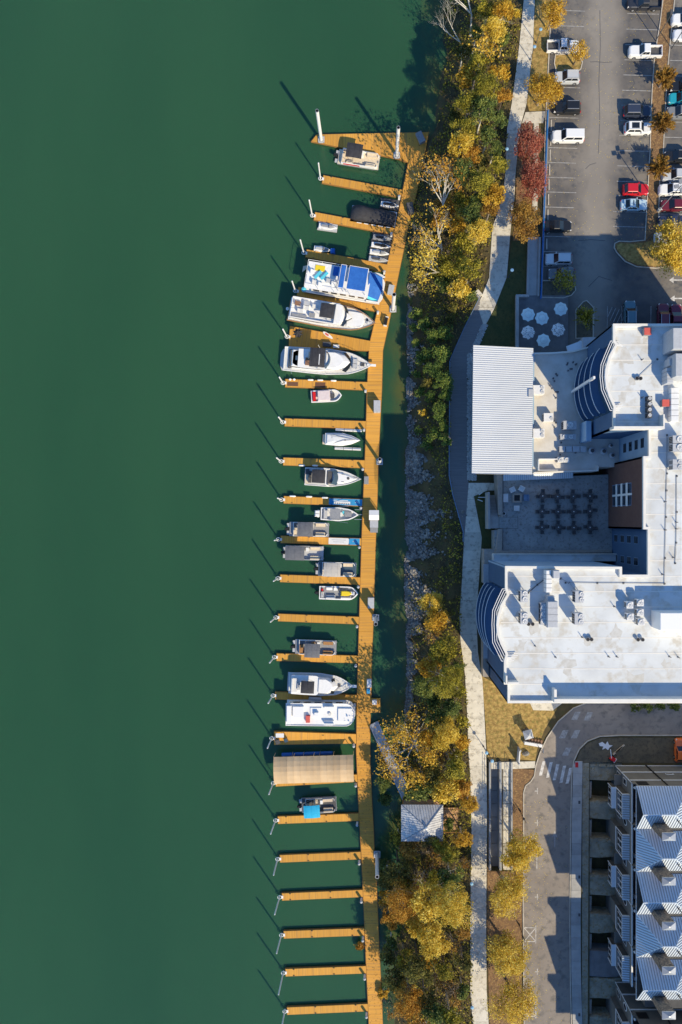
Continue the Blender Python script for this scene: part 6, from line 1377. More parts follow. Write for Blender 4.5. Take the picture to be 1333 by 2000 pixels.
for x, y, r in ((1158, 880, .62), (1181, 881, .6), (1198, 889, .55), (1195, 870, .4)):
    a = P(x, y, 12); t = thing('exhaust_fan', 'round exhaust fan on the low roof below the windows', 'fan', (a[0], a[1], 11.0), 0, 'round exhaust fans'); MB().lathe(0, 0, [(r * .7, 0), (r * .7, .5), (r, .55), (r, .8), (r * .6, .95)], 14).build('hood', 'light_grey', t); MB().cyl(0, 0, .951, 1.05, r * .55, r * .5, 12).build('motor_cap', 'dark_grey', t)
duct_box(1145, 822, 1156, 861, 11.0, 14.5, 'pale vertical service shaft against the navy tower', 'stucco_blue', 'shaft', 'service_shaft', 0)
t = thing('roof_screen', 'white framed screen standing at the corner of the low roof', 'screen', (*P2(1072, 908, 12), 11.0))
MB().box(-1.7, 1.7, .9, 1.05, 0, 1.1).build('panel', 'trim', t); MB().box(-1.75, -1.6, -.9, 1.0, 0, 1.1).build('panel', 'trim', t); MB().box(-1.7, 1.6, -.95, -.8, 0, .9).build('panel', 'light_grey', t)
rr = random.Random(3)
for k in range(26):
    px, py = rr.choice(((rr.uniform(1075, 1098), rr.uniform(700, 770)), (rr.uniform(1108, 1130), rr.uniform(700, 725)), (rr.uniform(1085, 1165), rr.uniform(860, 915)), (rr.uniform(1080, 1088), rr.uniform(720, 840))))
    a = P(px, py, 11.4); t = thing('vent_pipe', 'short dark pipe on the shaded low roof', 'pipe', (a[0], a[1], 11.0), 0, 'short pipes on the low roof')
    MB().cyl(0, 0, 0, rr.uniform(.3, .6), .1, .09, 6).build('pipe', 'dark_grey', t); MB().lathe(0, 0, [(.2, 0), (.1, .08)], 8).build('flashing', 'mid_grey', t)

# ------------------------------------------------------------------ townhouses
XW, ZE, ZG = 42.9, 17.4, 20.2
def seams(parent, name, a0, a1, b0, b1, step, loc):
    a0, a1, b0, b1 = (Vector(q) for q in (a0, a1, b0, b1)); n = max(2, int((a1 - a0).length / step)); mb = MB(); up = Vector((0, 0, .05))
    for k in range(n + 1):
        u = k / n; p, q = a0.lerp(a1, u), b0.lerp(b1, u)
        if (q - p).length > .2: mb.tube(p + up, q + up, .035, n=4)
    return tag(rebase(mb, loc).build(name, 'roof_seam', parent), kind='stuff')
def clip_seams(parent, quad, loc, step=.42, mb=None):
    # eave a>b, top d>c; seams run straight up the slope
    a, b, c, d = (Vector(q) for q in quad); e = (b - a).normalized(); L = (b - a).length; nrm = (b - a).cross(d - a).normalized()
    if nrm.z < 0: nrm = -nrm
    sdir = nrm.cross(e).normalized()
    if sdir.z < 0: sdir = -sdir
    H = (c - a).dot(sdir); uc, ud = (c - a).dot(e), (d - a).dot(e); x = step / 2; mb = MB()
    while x < L:
        h = H
        if x < ud: h = min(h, H * x / max(1e-4, ud))
        if x > uc: h = min(h, H * (L - x) / max(1e-4, L - uc))
        if h > .15: p = a + e * x; mb.tube(p + nrm * .04, p + sdir * h + nrm * .04, .06, n=4)
        x += step
    return tag(rebase(mb, loc).build('seams', 'roof_seam', parent), kind='stuff')
def townhouse(Y, gable, lab, first=False, last=False, rz=0):
    loc = (XW, Y, 2.4); t = thing('townhouse', lab, 'townhouse', loc, 0, 'townhouses in the terrace')
    y0, y1 = Y - 3.435, Y + 3.435
    def part(mb, nm, mat, par=t): return rebase(mb, loc).build(nm, mat, par)
    e = .03
    part(MB().box(XW, 66, y0 + e, y1 - e, 2.2, 11.6), 'wall', 'siding_grey')
    part(MB().box(45.3, 66, y0 + e, y1 - e, 11.6, ZE + .2), 'upper_wall', 'siding_dark')
    part(MB().loft([lift([(50.6, y0 + e), (66.2, y0 + e), (66.2, y1 - e), (50.6, y1 - e)], ZE + .2), lift([(53, y0 + 2), (64, y0 + 2), (64, y1 - 2), (53, y1 - 2)], ZG)]), 'rear_roof', 'roof_metal')
    part(MB().box(XW + .1, 45.28, y0 + .2, y1 - .2, 11.601, 11.64), 'terrace_floor', 'terrace_floor')
    part(MB().box(XW - .05, XW + .1, y0 + e, y1 - e, 11.61, 12.5), 'terrace_parapet', 'siding_grey')
    part(MB().box(XW - .1, XW + .15, y0 + e, y1 - e, 12.501, 12.6), 'parapet_cap', 'trim')
    part(MB().box(XW - .05, 45.5, y1 - .18, y1 - e, 11.61, 13.2), 'party_wall', 'siding_grey')
    part(MB().box(XW - .07, XW - .002, y1 - .2, y1 - .05, 2.4, 12.5), 'corner_board', 'trim')
    # bays
    by0, by1 = Y - 3.15, Y + .85
    part(MB().box(41.85, XW - .003, by0, by1, 7.9, 11.4), 'bay', 'siding_dark')
    part(MB().add([(41.7, by0 - .1, 11.42), (XW, by0 - .1, 11.6), (XW, by1 + .1, 11.6), (41.7, by1 + .1, 11.42), (41.7, by0 - .1, 11.32), (XW, by0 - .1, 11.32), (XW, by1 + .1, 11.32), (41.7, by1 + .1, 11.32)], [(0, 1, 2, 3), (0, 4, 5, 1), (3, 2, 6, 7), (0, 3, 7, 4), (4, 7, 6, 5)]), 'bay_roof', 'roof_metal')
    clip_seams(t, [(41.7, by1 + .1, 11.43), (41.7, by0 - .1, 11.43), (XW - .02, by0 - .1, 11.61), (XW - .02, by1 + .1, 11.61)], loc, .4)
    bl = (41.85, by1), (41.85, by0)
    for k in range(3): wall_window(t, *bl, .24 + .26 * k, .95, 8.9, 10.9, loc, 'trim', 'glass', .08, 1, 2, .06)
    part(MB().box(41.78, 41.847, by1 - .12, by1 + .02, 7.9, 11.32).box(41.78, 41.847, by0 - .02, by0 + .12, 7.9, 11.32).box(41.77, 41.846, by0, by1, 7.9, 8.1).box(41.77, 41.846, by0, by1, 11.1, 11.3), 'bay_trim', 'trim')
    part(MB().box(41.86, XW - .01, by1 + .003, by1 + .06, 11.1, 11.3), 'bay_side_trim', 'trim')
    if gable:
        part(MB().box(41.15, 41.84, by0 + .3, by1 - .1, 5.9, 7.9), 'lower_bay', 'siding_dark')
        part(MB().box(41.05, 41.75, by0 + .25, by1 - .05, 7.901, 8.02), 'lower_bay_roof', 'roof_metal')
        lb = (41.15, by1 - .1), (41.15, by0 + .3)
        for k in range(3): wall_window(t, *lb, .22 + .28 * k, .85, 6.3, 7.6, loc, 'trim', 'glass', .08, 1, 1, .06)
        part(MB().box(41.08, 41.147, by1 - .22, by1 - .08, 5.9, 7.9).box(41.08, 41.147, by0 + .28, by0 + .42, 5.9, 7.9), 'lower_bay_trim', 'trim')
        part(MB().box(41.6, XW - .004, by1 + .2, by1 + 2.1, 7.7, 7.9), 'porch_roof', 'siding_grey')
        wall_window(t, (XW, Y + 3.4), (XW, Y + 1.2), .5, 1.1, 8.7, 10.1, loc, 'trim', 'glass', .12, 1, 1, .06)
    else:
        c = (XW, Y + 2.3); mb = MB(); mb.loft([[(XW - d, Y + 2.3 + r * math.cos(q), 9.5 + r * 1.25 * math.sin(q)) for q in [2 * math.pi * k / 16 for k in range(16)]] for r, d in ((.62, .003), (.62, .06), (.48, .07))], cap=(0, 0)); part(mb, 'round_window_frame', 'trim')
        mb = MB(); mb.add([(XW - .03, Y + 2.3 + .49 * math.cos(q), 9.5 + .61 * math.sin(q)) for q in [2 * math.pi * k / 16 for k in range(16)]], [tuple(range(16))]); part(mb, 'round_window', 'glass')
        part(MB().box(41.95, XW - .004, by0 + .2, by1 - .2, 2.4, 7.9), 'entrance_bay', 'siding_grey')
    wall_window(t, (XW, Y + 3.4), (XW, Y + 1.2), .5, 1.1, 5.6, 7.2, loc, 'trim', 'glass', .1, 1, 2, .05)
    # terrace bits
    for k in range(2): part(MB().box(XW + .5 + k * .6, XW + 1.0 + k * .6, Y - 2.6 + k * 3, Y - 2.1 + k * 3, 11.65, 12.2), 'terrace_chair', 'light_grey')
    part(MB().lathe(XW + .4, Y + 2.6, [(.05, 12.6), (.22, 12.75), (.22, 12.95), (.05, 13.05)], 8), 'post_lantern', 'white_clean')
    # roof
    Yr = Y + 1.2; yw0, yw1 = y0, y1; y0, y1 = Yr - 3.435, Yr + 3.435
    xw, xr, xe = 41.85, 46.9, 50.3; xl = xw if gable else 44.9
    A0, A1 = (xw, y1, ZE), (xe, y1, ZE); B0, B1 = (xw, y0, ZE), (xe, y0, ZE); R0, R1 = (xl, Yr, ZG), (xr, Yr, ZG)
    def slope(pts, nm): 
        lo_ = [(x, y, z - .12) for x, y, z in pts]; k = len(pts)
        part(MB().add(list(pts) + lo_, [tuple(range(k)), tuple(range(2 * k - 1, k - 1, -1))] + [(i, i + k, (i + 1) % k + k, (i + 1) % k) for i in range(k)]), nm, 'roof_metal')
    slope([A0, A1, R1, R0], 'roof_slope'); slope([B1, B0, R0, R1], 'roof_slope'); slope([A1, B1, R1], 'roof_slope')
    clip_seams(t, [A0, A1, R1, R0], loc); clip_seams(t, [B1, B0, R0, R1], loc); clip_seams(t, [A1, B1, R1, R1], loc)
    if gable:
        part(MB().add([(XW + .3, y0, ZE), (XW + .3, y1, ZE), (XW + .3, Yr, ZG - .1)], [(0, 1, 2)]), 'gable_wall', 'siding_dark')
        part(MB().box(xw + .1, 45.3, y0 + .1, y1 - .1, ZE - .15, ZE - .02), 'ceiling', 'siding_dark')
    else:
        slope([B0, A0, R0], 'roof_slope'); clip_seams(t, [B0, A0, R0, R0], loc)
        rebase(MB().tube((xw, y1, ZE), R0, .09, n=5).tube((xw, y0, ZE), R0, .09, n=5), loc).build('hip_cap', 'roof_metal', t)
    rebase(MB().tube(R0, R1, .1, n=5).tube(A1, R1, .08, n=5).tube(B1, R1, .08, n=5), loc).build('ridge_cap', 'roof_metal', t)
    part(MB().path([(xw - .05, y1, ZE - .08), (xw - .05, y0, ZE - .08)], .06, 4), 'gutter', 'trim')
    # chimney
    cx, cy = 45.0, Yr - 2.5
    ch = part(MB().box(cx - .95, cx + .95, cy - .55, cy + .55, 17, 22.0), 'chimney', 'stone_veneer')
    cp = MB().loft([lift([(cx - 1.05, cy - .62), (cx + 1.05, cy - .62), (cx + 1.05, cy + .62), (cx - 1.05, cy + .62)], 22.0), lift([(cx - 1.05, cy - .62), (cx + 1.05, cy - .62), (cx + 1.05, cy + .62), (cx - 1.05, cy + .62)], 22.12), lift([(cx - .1, cy - .1), (cx + .1, cy - .1), (cx + .1, cy + .1), (cx - .1, cy + .1)], 22.42)])
    part(cp, 'chimney_cap', 'tin', ch)
    if not gable or True:
        for dx in (0, .5, .3): part(MB().cyl(47.6 + dx, Yr - 1.3 - dx * 1.1, 18.4, 19.9, .07, .07, 6), 'roof_pipe', 'black')
    y0, y1 = yw0, yw1
    if first:
        for z in (8.0, 11.7): part(MB().box(XW, 56, y1 - .02, y1 + .08, z, z + .22), 'band', 'trim')
        part(MB().box(XW - .1, 56, y1 - .02, y1 + .06, 4.9, 5.1), 'band', 'trim')
        part(MB().tube((48.2, y1 + .12, 2.4), (48.2, y1 + .12, ZE), .11, n=6), 'downpipe', 'black')
        part(MB().box(XW + .3, 56, y1 - .03, y1 + .02, 11.6, ZE), 'end_wall', 'siding_grey')
        part(MB().box(XW + .6, XW + 2.4, y1 + .02, y1 + .1, 12.5, 13.9), 'balcony_opening', 'black')
        part(MB().box(50, 51.4, y1 + .02, y1 + .1, 9.2, 9.35).box(50, 50.12, y1 + .02, y1 + .1, 8.9, 9.3).box(51.28, 51.4, y1 + .02, y1 + .1, 8.9, 9.3), 'wall_bracket', 'trim')
    if last:
        part(MB().box(45.3, 56, y0 - .02, y0 + .02, 2.4, ZE), 'end_wall', 'siding_grey')
        part(MB().box(44.2, 56, y0 - 1.75, y0 - .03, 2.2, 14.8), 'link_wall', 'siding_dark')  # link wall added to fill the shadow gap between the terraces
    return t
thl = ['uppermost townhouse of the terrace with plain gable and grey end wall', 'second townhouse from the top with hipped roof end and round window', 'middle townhouse of the terrace with plain gable end', 'fourth townhouse from the top with hipped roof end', 'fifth townhouse, lowest of the upper terrace, with gable end']
for k in range(5): townhouse(-47.43 - 6.87 * k, k % 2 == 0, thl[k], k == 0, k == 4)
townhouse(-86.15, False, 'first townhouse of the next terrace at the bottom edge', True)
townhouse(-93.02, True, 'second townhouse of the next terrace, mostly below the bottom edge')
townhouse(-99.9, False, 'third townhouse of the next terrace, beyond the bottom edge')
# ------------------------------------------------------------------ vehicles
CARP = {}
def car_paint(c):
    k = 'car_%d_%d_%d' % tuple(int(v * 100) for v in c)
    if k not in MAT: M(k, c, rough=0.3, spec=0.5, coat=0.4)
    return k
def rrect(x0, x1, y, rf, rr, n=4):
    pts = []
    for cx, cy, r, a0 in ((x1 - rf, -y + rf * .8, rf, -90), (x1 - rf, y - rf * .8, rf, 0), (x0 + rr, y - rr * .8, rr, 90), (x0 + rr, -y + rr * .8, rr, 180)):
        for k in range(n): a = R(a0 + 90 * k / (n - 1)); pts.append((cx + r * math.cos(a), cy + r * .8 * math.sin(a)))
    return pts
def car(px, py, ang, kind, col, lab, L=None, W=1.9, z=5.0, roofbox=False, sunroof=False):
    H = {'sedan': 1.45, 'suv': 1.75, 'hatch': 1.5, 'pickup': 1.85, 'van': 1.95}[kind]
    L = L or {'sedan': 4.75, 'suv': 4.75, 'hatch': 4.4, 'pickup': 5.75, 'van': 5.7}[kind]
    a = P(px, py, z + H * .6); t = thing({'pickup': 'pickup_truck', 'van': 'van', 'suv': 'sport_utility_car'}.get(kind, 'parked_car'), lab, {'pickup': 'pickup', 'van': 'van'}.get(kind, 'car'), (a[0], a[1], z), R(ang), 'vehicles in the car park')
    pm = car_paint(col); w = W / 2; belt = H * .60; hood = belt * .93
    x0, x1 = -L / 2, L / 2
    bed = kind == 'pickup'
    base = rrect(x0, x1, w, .55, .35 if not bed else .15); up = rrect(x0 + .04, x1 - .1, w * .97, .6, .35 if not bed else .15); tp = rrect(x0 + .12, x1 - .3, w * .9, .55, .3 if not bed else .12)
    if bed:
        cabx0 = x0 + L * .36
        MB().loft([lift(rrect(cabx0, x1, w, .5, .1), .28), lift(rrect(cabx0, x1, w, .5, .1), .65), lift(rrect(cabx0, x1 - .08, w * .97, .5, .1), hood), lift(rrect(cabx0, x1 - .3, w * .88, .45, .1), hood + .1)]).build('body', pm, t)
        mb = MB(); mb.box(x0, cabx0 - .02, -w, -w + .12, .4, 1.12).box(x0, cabx0 - .02, w - .12, w, .4, 1.12).box(x0, x0 + .1, -w + .121, w - .121, .4, 1.1); mb.build('bed_side', pm, t)
        MB().box(x0 + .05, cabx0 - .03, -w + .12, w - .12, .4, .62).build('bed_floor', 'dark_grey', t)
        if roofbox: MB().box(x0 + .02, cabx0 - .02, -w + .02, w - .02, 1.121, 1.2).build('bed_cover', 'black', t)
        gx0, gx1 = cabx0 + .08, x0 + L * .70
    else:
        MB().loft([lift(base, .26), lift(base, .62), lift(up, hood), lift(tp, hood + .09)]).build('body', pm, t)
        gx0, gx1 = {'sedan': (x0 + .75, x0 + L * .70), 'suv': (x0 + .12, x0 + L * .71), 'hatch': (x0 + .15, x0 + L * .70), 'van': (x0 + .1, x0 + L * .73)}[kind]
    fs, rs = {'sedan': (.85, .75), 'suv': (.75, .35), 'hatch': (.8, .5), 'pickup': (.7, .15), 'van': (.7, .15)}[kind]
    zb, zt = hood + .08, H; wi = w * .80
    bt = [(gx0, -w * .93), (gx1, -w * .93), (gx1, w * .93), (gx0, w * .93)]; rt = [(gx0 + rs, -wi), (gx1 - fs, -wi), (gx1 - fs, wi), (gx0 + rs, wi)]
    MB().loft([lift(bt, zb - .06), lift(rt, zt - .03)], cap=(0, 0)).build('cabin', pm, t)
    ri = [(gx0 + rs + .06, -wi + .07), (gx1 - fs - .06, -wi + .07), (gx1 - fs - .06, wi - .07), (gx0 + rs + .06, wi - .07)]
    MB().loft([lift(rt, zt - .03), lift(ri, zt + .02)], cap=(0, 1)).build('roof', pm, t)
    def glass(i, j, nm, u0=.08, u1=.92, s0=.08, s1=.92):
        b0, b1, r0, r1 = (Vector((*q, zz)) for q, zz in ((bt[i], zb), (bt[j], zb), (rt[i], zt - .04), (rt[j], zt - .04)))
        f = lambda u, s: b0.lerp(b1, u).lerp(r0.lerp(r1, u), s)
        q = [f(u0, s0), f(u1, s0), f(u1, s1), f(u0, s1)]; nr = (q[1] - q[0]).cross(q[3] - q[0]).normalized()
        c = (q[0] + q[2]) / 2; ctr = Vector(((gx0 + gx1) / 2, 0, zb))
        if nr.dot(c - ctr) < 0: nr = -nr
        MB().add([p + nr * .012 for p in q], [(0, 1, 2, 3)]).build(nm, 'glass', t)
    glass(1, 2, 'windscreen', .05, .95, .06, .95); glass(3, 0, 'rear_window', .08, .92, .15, .92)
    for i, j in ((0, 1), (2, 3)):
        glass(i, j, 'side_window', .08, .46, .2, .9); glass(i, j, 'side_window', .5, .90, .2, .9)
    for x in (x0 + L * .185, x1 - L * .185):
        for s in (-1, 1):
            mb = MB(); mb.loft([[(x + .35 * math.cos(q), s * y, .35 + .35 * math.sin(q)) for q in [2 * math.pi * k / 12 for k in range(12)]] for y in (w - .2, w + .02)]); wh = mb.build('wheel', 'rubber', t)
            mb = MB(); mb.loft([[(x + .2 * math.cos(q), s * y, .35 + .2 * math.sin(q)) for q in [2 * math.pi * k / 10 for k in range(10)]] for y in (w + .021, w + .035)]); mb.build('rim', 'alu', wh)
    for s in (-1, 1):
        MB().obox(x1 - .28, s * (w - .33), .6, hood - .03, .34, .4, -s * .35).build('headlight', 'white_clean', t)
        MB().box(x0 - .01, x0 + .12, s * (w - .28) - .16, s * (w - .28) + .16, .7, hood - .02).build('tail_light', 'red', t)
        MB().obox(gx1 - .45, s * (w + .1), zb - .02, zb + .14, .16, .24).build('wing_mirror', pm, t)
    if sunroof: MB().box(gx0 + rs + .5, gx1 - fs - .3, -wi + .25, wi - .25, zt + .021, zt + .03).build('sunroof', 'glass', t)
    if kind == 'suv':
        for s in (-1, 1): MB().box(gx0 + rs + .1, gx1 - fs - .1, s * (wi - .06) - .03, s * (wi - .06) + .03, zt + .021, zt + .07).build('roof_rail', 'alu', t)
    return t
W_, S_, B_ = (.80, .80, .79), (.50, .52, .54), (.015, .016, .018)
car(1101, 88, 0, 'pickup', W_, 'white pickup with dark open bed parked by the grass verge', 5.7)
car(1109, 149, 180, 'suv', S_, 'silver car under the golden tree beside the small grass island', 4.5)
car(1109, 209, 180, 'suv', B_, 'black estate car parked in the left bays below the silver car', 4.8)
car(1111, 264, 180, 'van', W_, 'white van parked alone in the left bays', 5.7, 1.95)
car(1091, 441, 0, 'sedan', B_, 'black car in the left bays beside the orange tree', 4.8, sunroof=True)
car(1092.5, 505, 180, 'suv', (.58, .62, .64), 'pale silver car in the shaded end of the left bays', 4.7)
car(1098, 534, 180, 'suv', (.16, .17, .18), 'grey car half hidden under the shaded young tree', 4.7)
car(1262, 98, 180, 'pickup', W_, 'white pickup with black bed in the right bays', 5.9)
car(1260, 4, 180, 'pickup', (.03, .032, .04), 'black pickup cut by the top edge', 6.0)
car(1246, 216, 0, 'suv', (.035, .045, .075), 'dark blue car in the right bays beside the white car', 4.9)
car(1247.5, 249, 0, 'suv', W_, 'white car with sunroof in the right bays', 4.75, sunroof=True)
car(1243, 369, 0, 'hatch', (.55, .015, .025), 'bright red hatchback in the right bays', 4.6)
car(1239, 399, 0, 'sedan', (.46, .60, .68), 'pale blue saloon below the red hatchback', 4.7, sunroof=True)
car(1340, 36, 180, 'suv', W_, 'white car at the upper right corner, upper of two', 4.8)
car(1342, 67, 180, 'sedan', (.74, .75, .76), 'white saloon at the right edge, lower of two at the top', 4.8)
car(1337, 167, 180, 'suv', B_, 'black car cut by the right edge above the teal car', 4.8)
car(1331, 191, 180, 'hatch', (.02, .32, .42), 'teal hatchback cut by the right edge', 4.4)
car(1330, 218, 180, 'suv', (.20, .21, .22), 'grey car cut by the right edge below the teal car', 4.8)
car(1325, 305, 180, 'suv', B_, 'black car at the right edge beyond the third palm like tree', 4.8)
car(1322, 341, 180, 'suv', S_, 'silver car at the right edge above the white one', 4.8)
car(1315, 369, 180, 'suv', W_, 'white car at the right edge beside the lamp head', 4.8)
car(1317, 400, 180, 'hatch', (.14, .015, .025), 'dark red car under the parking lot lamp', 4.6)
car(1312, 431, 180, 'sedan', (.025, .035, .075), 'navy car beside the big yellow tree', 4.6)
car(1303, 463, 180, 'hatch', (.66, .70, .72), 'white car half covered by the big yellow tree', 4.3)
car(1232, 612, 90, 'suv', (.10, .20, .24), 'dark teal car in the shade above the hotel roof', 4.7)
car(1297, 618, 90, 'suv', (.16, .02, .04), 'maroon car in the hotel shade, left of two', 4.8)
car(1322, 620, 90, 'sedan', (.17, .015, .04), 'maroon saloon in the hotel shade, right of two', 4.8)
car(1330, 1466, 90, 'hatch', (.75, .16, .03), 'orange car at the right edge beside the building site', 4.2, 1.8)

# ------------------------------------------------------------------ umbrellas, tables, lamps and signs
def parasol(px, py, mat, lab, r=1.25, spots=None):
    a = P(px, py, 7.6); t = thing('parasol', lab, 'parasol', (a[0], a[1], 5.0), 0, 'white parasols on the patio')
    n = 8; o = []
    for k in range(n):
        a0, a1 = 2 * math.pi * k / n, 2 * math.pi * (k + 1) / n
        p0, p1 = (r * math.cos(a0), r * math.sin(a0), 2.15), (r * math.cos(a1), r * math.sin(a1), 2.15); mid = ((p0[0] + p1[0]) / 2 * .93, (p0[1] + p1[1]) / 2 * .93, 2.22)
        MB().add([p0, mid, (0, 0, 2.7)], [(0, 1, 2)]).add([mid, p1, (0, 0, 2.7)], [(0, 1, 2)]).build('canopy_panel', mat[k % len(mat)], t, recalc=False)
    MB().cyl(0, 0, 0, 2.78, .03, .03, 6).build('pole', 'alu', t); MB().cyl(0, 0, 0, .1, .3, .3, 10).build('base', 'dark_grey', t)
    mb = MB()
    for k in range(n): a0 = 2 * math.pi * k / n; mb.tube((0, 0, 2.66), (r * math.cos(a0), r * math.sin(a0), 2.12), .015, n=3)
    mb.build('ribs', 'alu', t)
    MB().path([(r * .5 * math.cos(q), r * .5 * math.sin(q), 2.47) for q in [k * math.pi / 8 for k in range(16)]], .02, 3, closed=True).build('stitched_ring', 'light_grey', t)
def spot_mat():
    m = M('spotted', (0.75, 0.75, 0.73), rough=.8); N = m.node_tree.nodes; L = m.node_tree.links
    g = N.new('ShaderNodeNewGeometry'); v = N.new('ShaderNodeTexVoronoi'); v.inputs['Scale'].default_value = 4.2; L.new(g.outputs['Position'], v.inputs['Vector'])
    r = N.new('ShaderNodeMapRange'); r.inputs['From Min'].default_value = .30; r.inputs['From Max'].default_value = .36; L.new(v.outputs['Distance'], r.inputs['Value'])
    x = N.new('ShaderNodeMix'); x.data_type = 'RGBA'; x.inputs['A'].default_value = (.10, .13, .15, 1); x.inputs['B'].default_value = (.76, .76, .74, 1); L.new(r.outputs[0], x.inputs['Factor']); L.new(x.outputs['Result'], N['Principled BSDF'].inputs['Base Color'])
spot_mat()
patio = struct('patio', MB().prism(PP([(1010, 577), (1110, 577), (1110, 690), (1010, 690)], 5.12), 4.8, 5.12), 'patio_dark')
MB().prism(PP([(1008.5, 575), (1014, 575), (1014, 690), (1008.5, 690)], 6.0), 4.8, 6.0).build('wall', 'concrete_grey', patio)
MB().prism(PP([(1014.2, 575), (1034, 575), (1034, 579.5), (1014.2, 579.5)], 6.0), 4.8, 6.0).build('wall', 'concrete_grey', patio)
parasol(1033, 613, ['parasol_sky_tint'], 'plain white parasol at the upper left of the patio'); parasol(1060, 620, ['parasol_sky_tint'], 'plain white parasol in the upper middle of the patio'); parasol(1097, 602, ['parasol_sky_tint'], 'plain white parasol at the upper right of the patio')
parasol(1033, 648, ['spotted'], 'spotted parasol at the lower left of the patio'); parasol(1092, 643, ['spotted'], 'spotted parasol at the lower right of the patio'); parasol(1063, 664, ['parasol_sky_tint'], 'plain white parasol at the lower middle of the patio')
def round_table(px, py, z, lab, r=.5, mat='dark_grey', cap=True, grp='dark courtyard tables'):
    a = P(px, py, z + .75); t = thing('patio_table', lab, 'table', (a[0], a[1], z), 0, grp)
    MB().cyl(0, 0, .70, .75, r, r, 14).build('tabletop', mat, t); MB().cyl(0, 0, .03, .70, .05, .05, 6).build('leg', 'black', t); MB().cyl(0, 0, 0, .03, .28, .28, 10).build('base', 'black', t)
    if cap: MB().lathe(0, 0, [(.1, .751), (.1, .9), (.03, .95)], 8).build('candle', 'white_clean', t)
    return t
rows = ['top', 'middle', 'bottom']; cols = ['first', 'second', 'third', 'fourth']
for i, y in enumerate((968.5, 999, 1029.5)):
    for j, x in enumerate((1060, 1090.5, 1121, 1152)):
        x_, y_ = x + rnd.uniform(-1, 1), y + rnd.uniform(-1.5, 1.5)
        round_table(x_, y_, ZT, 'dark round courtyard table, %s row, %s from left' % (rows[i], cols[j]), .58)
        for k, sd in enumerate(('right', 'upper', 'left', 'lower')):
            q = R(90 * k + rnd.uniform(-12, 12)); d = 9.5
            chair(x_ + d * math.cos(q), y_ - d * math.sin(q), ZT, 90 * k - 90, 'dark_grey', 'dark chair at the %s side of courtyard table, %s row, %s from left' % (sd, rows[i], cols[j]), 'dark courtyard chairs', 1.0)
a = P(1010.5, 972.5, ZT + .4); t = thing('fire_pit', 'square stone fire pit with black centre in the courtyard corner', 'fire pit', (a[0], a[1], ZT))
for x0, x1, y0, y1 in ((-.8, .8, -.8, -.5), (-.8, .8, .5, .8), (-.8, -.5, -.498, .498), (.5, .8, -.498, .498)): MB().box(x0, x1, y0, y1, 0, .4).build('stone_rim', 'masonry', t)
MB().box(-.5, .5, -.5, .5, 0, .2).build('fire_bowl', 'black', t)
def armchair(px, py, rz, w, mat, lab):
    a = P(px, py, ZT + .4); t = thing('armchair', lab, 'armchair', (a[0], a[1], ZT), R(rz), 'lounge chairs round the fire pit')
    MB().box(-w / 2, w / 2, -.4, .4, .1, .4).build('seat', mat, t); MB().box(-w / 2, w / 2, .38, .5, .1, .8).build('backrest', mat, t)
    for s in (-1, 1): MB().box(s * w / 2 - .05, s * w / 2 + .05, -.4, .45, .1, .6).build('arm', mat, t)
armchair(1001.5, 957, 25, .85, 'sign_white', 'white armchair at the upper left of the fire pit'); armchair(1019, 955, -30, .85, 'sign_white', 'white armchair at the upper right of the fire pit')
armchair(988.5, 972.5, 90, 1.35, 'sign_white', 'white two seat sofa left of the fire pit'); armchair(1009.5, 992, 180, .8, 'sign_white', 'white armchair below the fire pit'); armchair(1028, 972, -90, 1.0, 'slate_blue', 'blue armchair right of the fire pit')
a = P(985, 1003, ZT + .6); t = thing('planter', 'round white planter with dark soil beside the courtyard stair', 'planter', (a[0], a[1], ZT)); MB().lathe(0, 0, [(.22, 0), (.32, .55), (.26, .55), (.24, .45)], 12).build('pot', 'sign_white', t); MB().cyl(0, 0, .4, .48, .24, .24, 10).build('soil', 'black', t)
# curved driftwood sculpture in the lawn
t = thing('garden_sculpture', 'three pale curved blades standing in the dark lawn by the stair', 'sculpture', P(941, 972, 5.03))
for dx, dy, l, rz in ((-.2, .7, .7, 35), (.1, .05, 1.4, 0), (-.3, -.5, .9, -20)): MB().obox(dx, dy, 0, .5, l, .12, R(rz)).build('blade', 'sign_white', t)

def path_lamp(px, py, lab, h=3.6, zb=5.0):
    a = P(px, py, zb + h); t = thing('path_lamp', lab, 'lamp post', (a[0], a[1], zb), 0, 'lamp posts along the footpath')
    MB().lathe(0, 0, [(.16, 0), (.12, .3), (.06, .4), (.05, h - .35)], 8).build('post', 'dark_grey', t)
    MB().lathe(0, 0, [(.08, h - .35), (.28, h - .2), (.3, h - .1), (.1, h)], 10).build('lamp_head', 'lamp_blue', t)
for x, y, l in ((1045, 90, 'path lamp beside the upper footpath near the white pickup'), (1057, 56, 'path lamp in the golden verge near the top'), (1001, 527, 'path lamp on the shaded lawn beside the bend'), (962, 1487, 'path lamp at the head of the ramp'), (951, 1471, 'path lamp beside the lower footpath above the ramp'), (922, 1727, 'path lamp on the bank side of the lower footpath'), (923, 1969, 'path lamp near the bottom of the footpath'), (991, 290, 'path lamp opposite the red maple')): path_lamp(x, y, l)
def street_lamp(px, py, lab, h=5.0, ang=120):
    a = P(px, py, 5.0); t = thing('street_lamp', lab, 'street lamp', (a[0], a[1], 5.0), R(ang), 'street lamps along the road')
    MB().lathe(0, 0, [(.16, 0), (.14, .4), (.06, .5), (.05, h)], 8).build('post', 'black', t); mb = MB(); mb.tube((0, 0, h - .1), (.7, 0, h + .1), .04, n=5); mb.build('arm', 'black', t)
    MB().lathe(.75, 0, [(.1, h + .1), (.22, h - .02), (.2, h - .08)], 8).build('lamp_head', 'black', t)
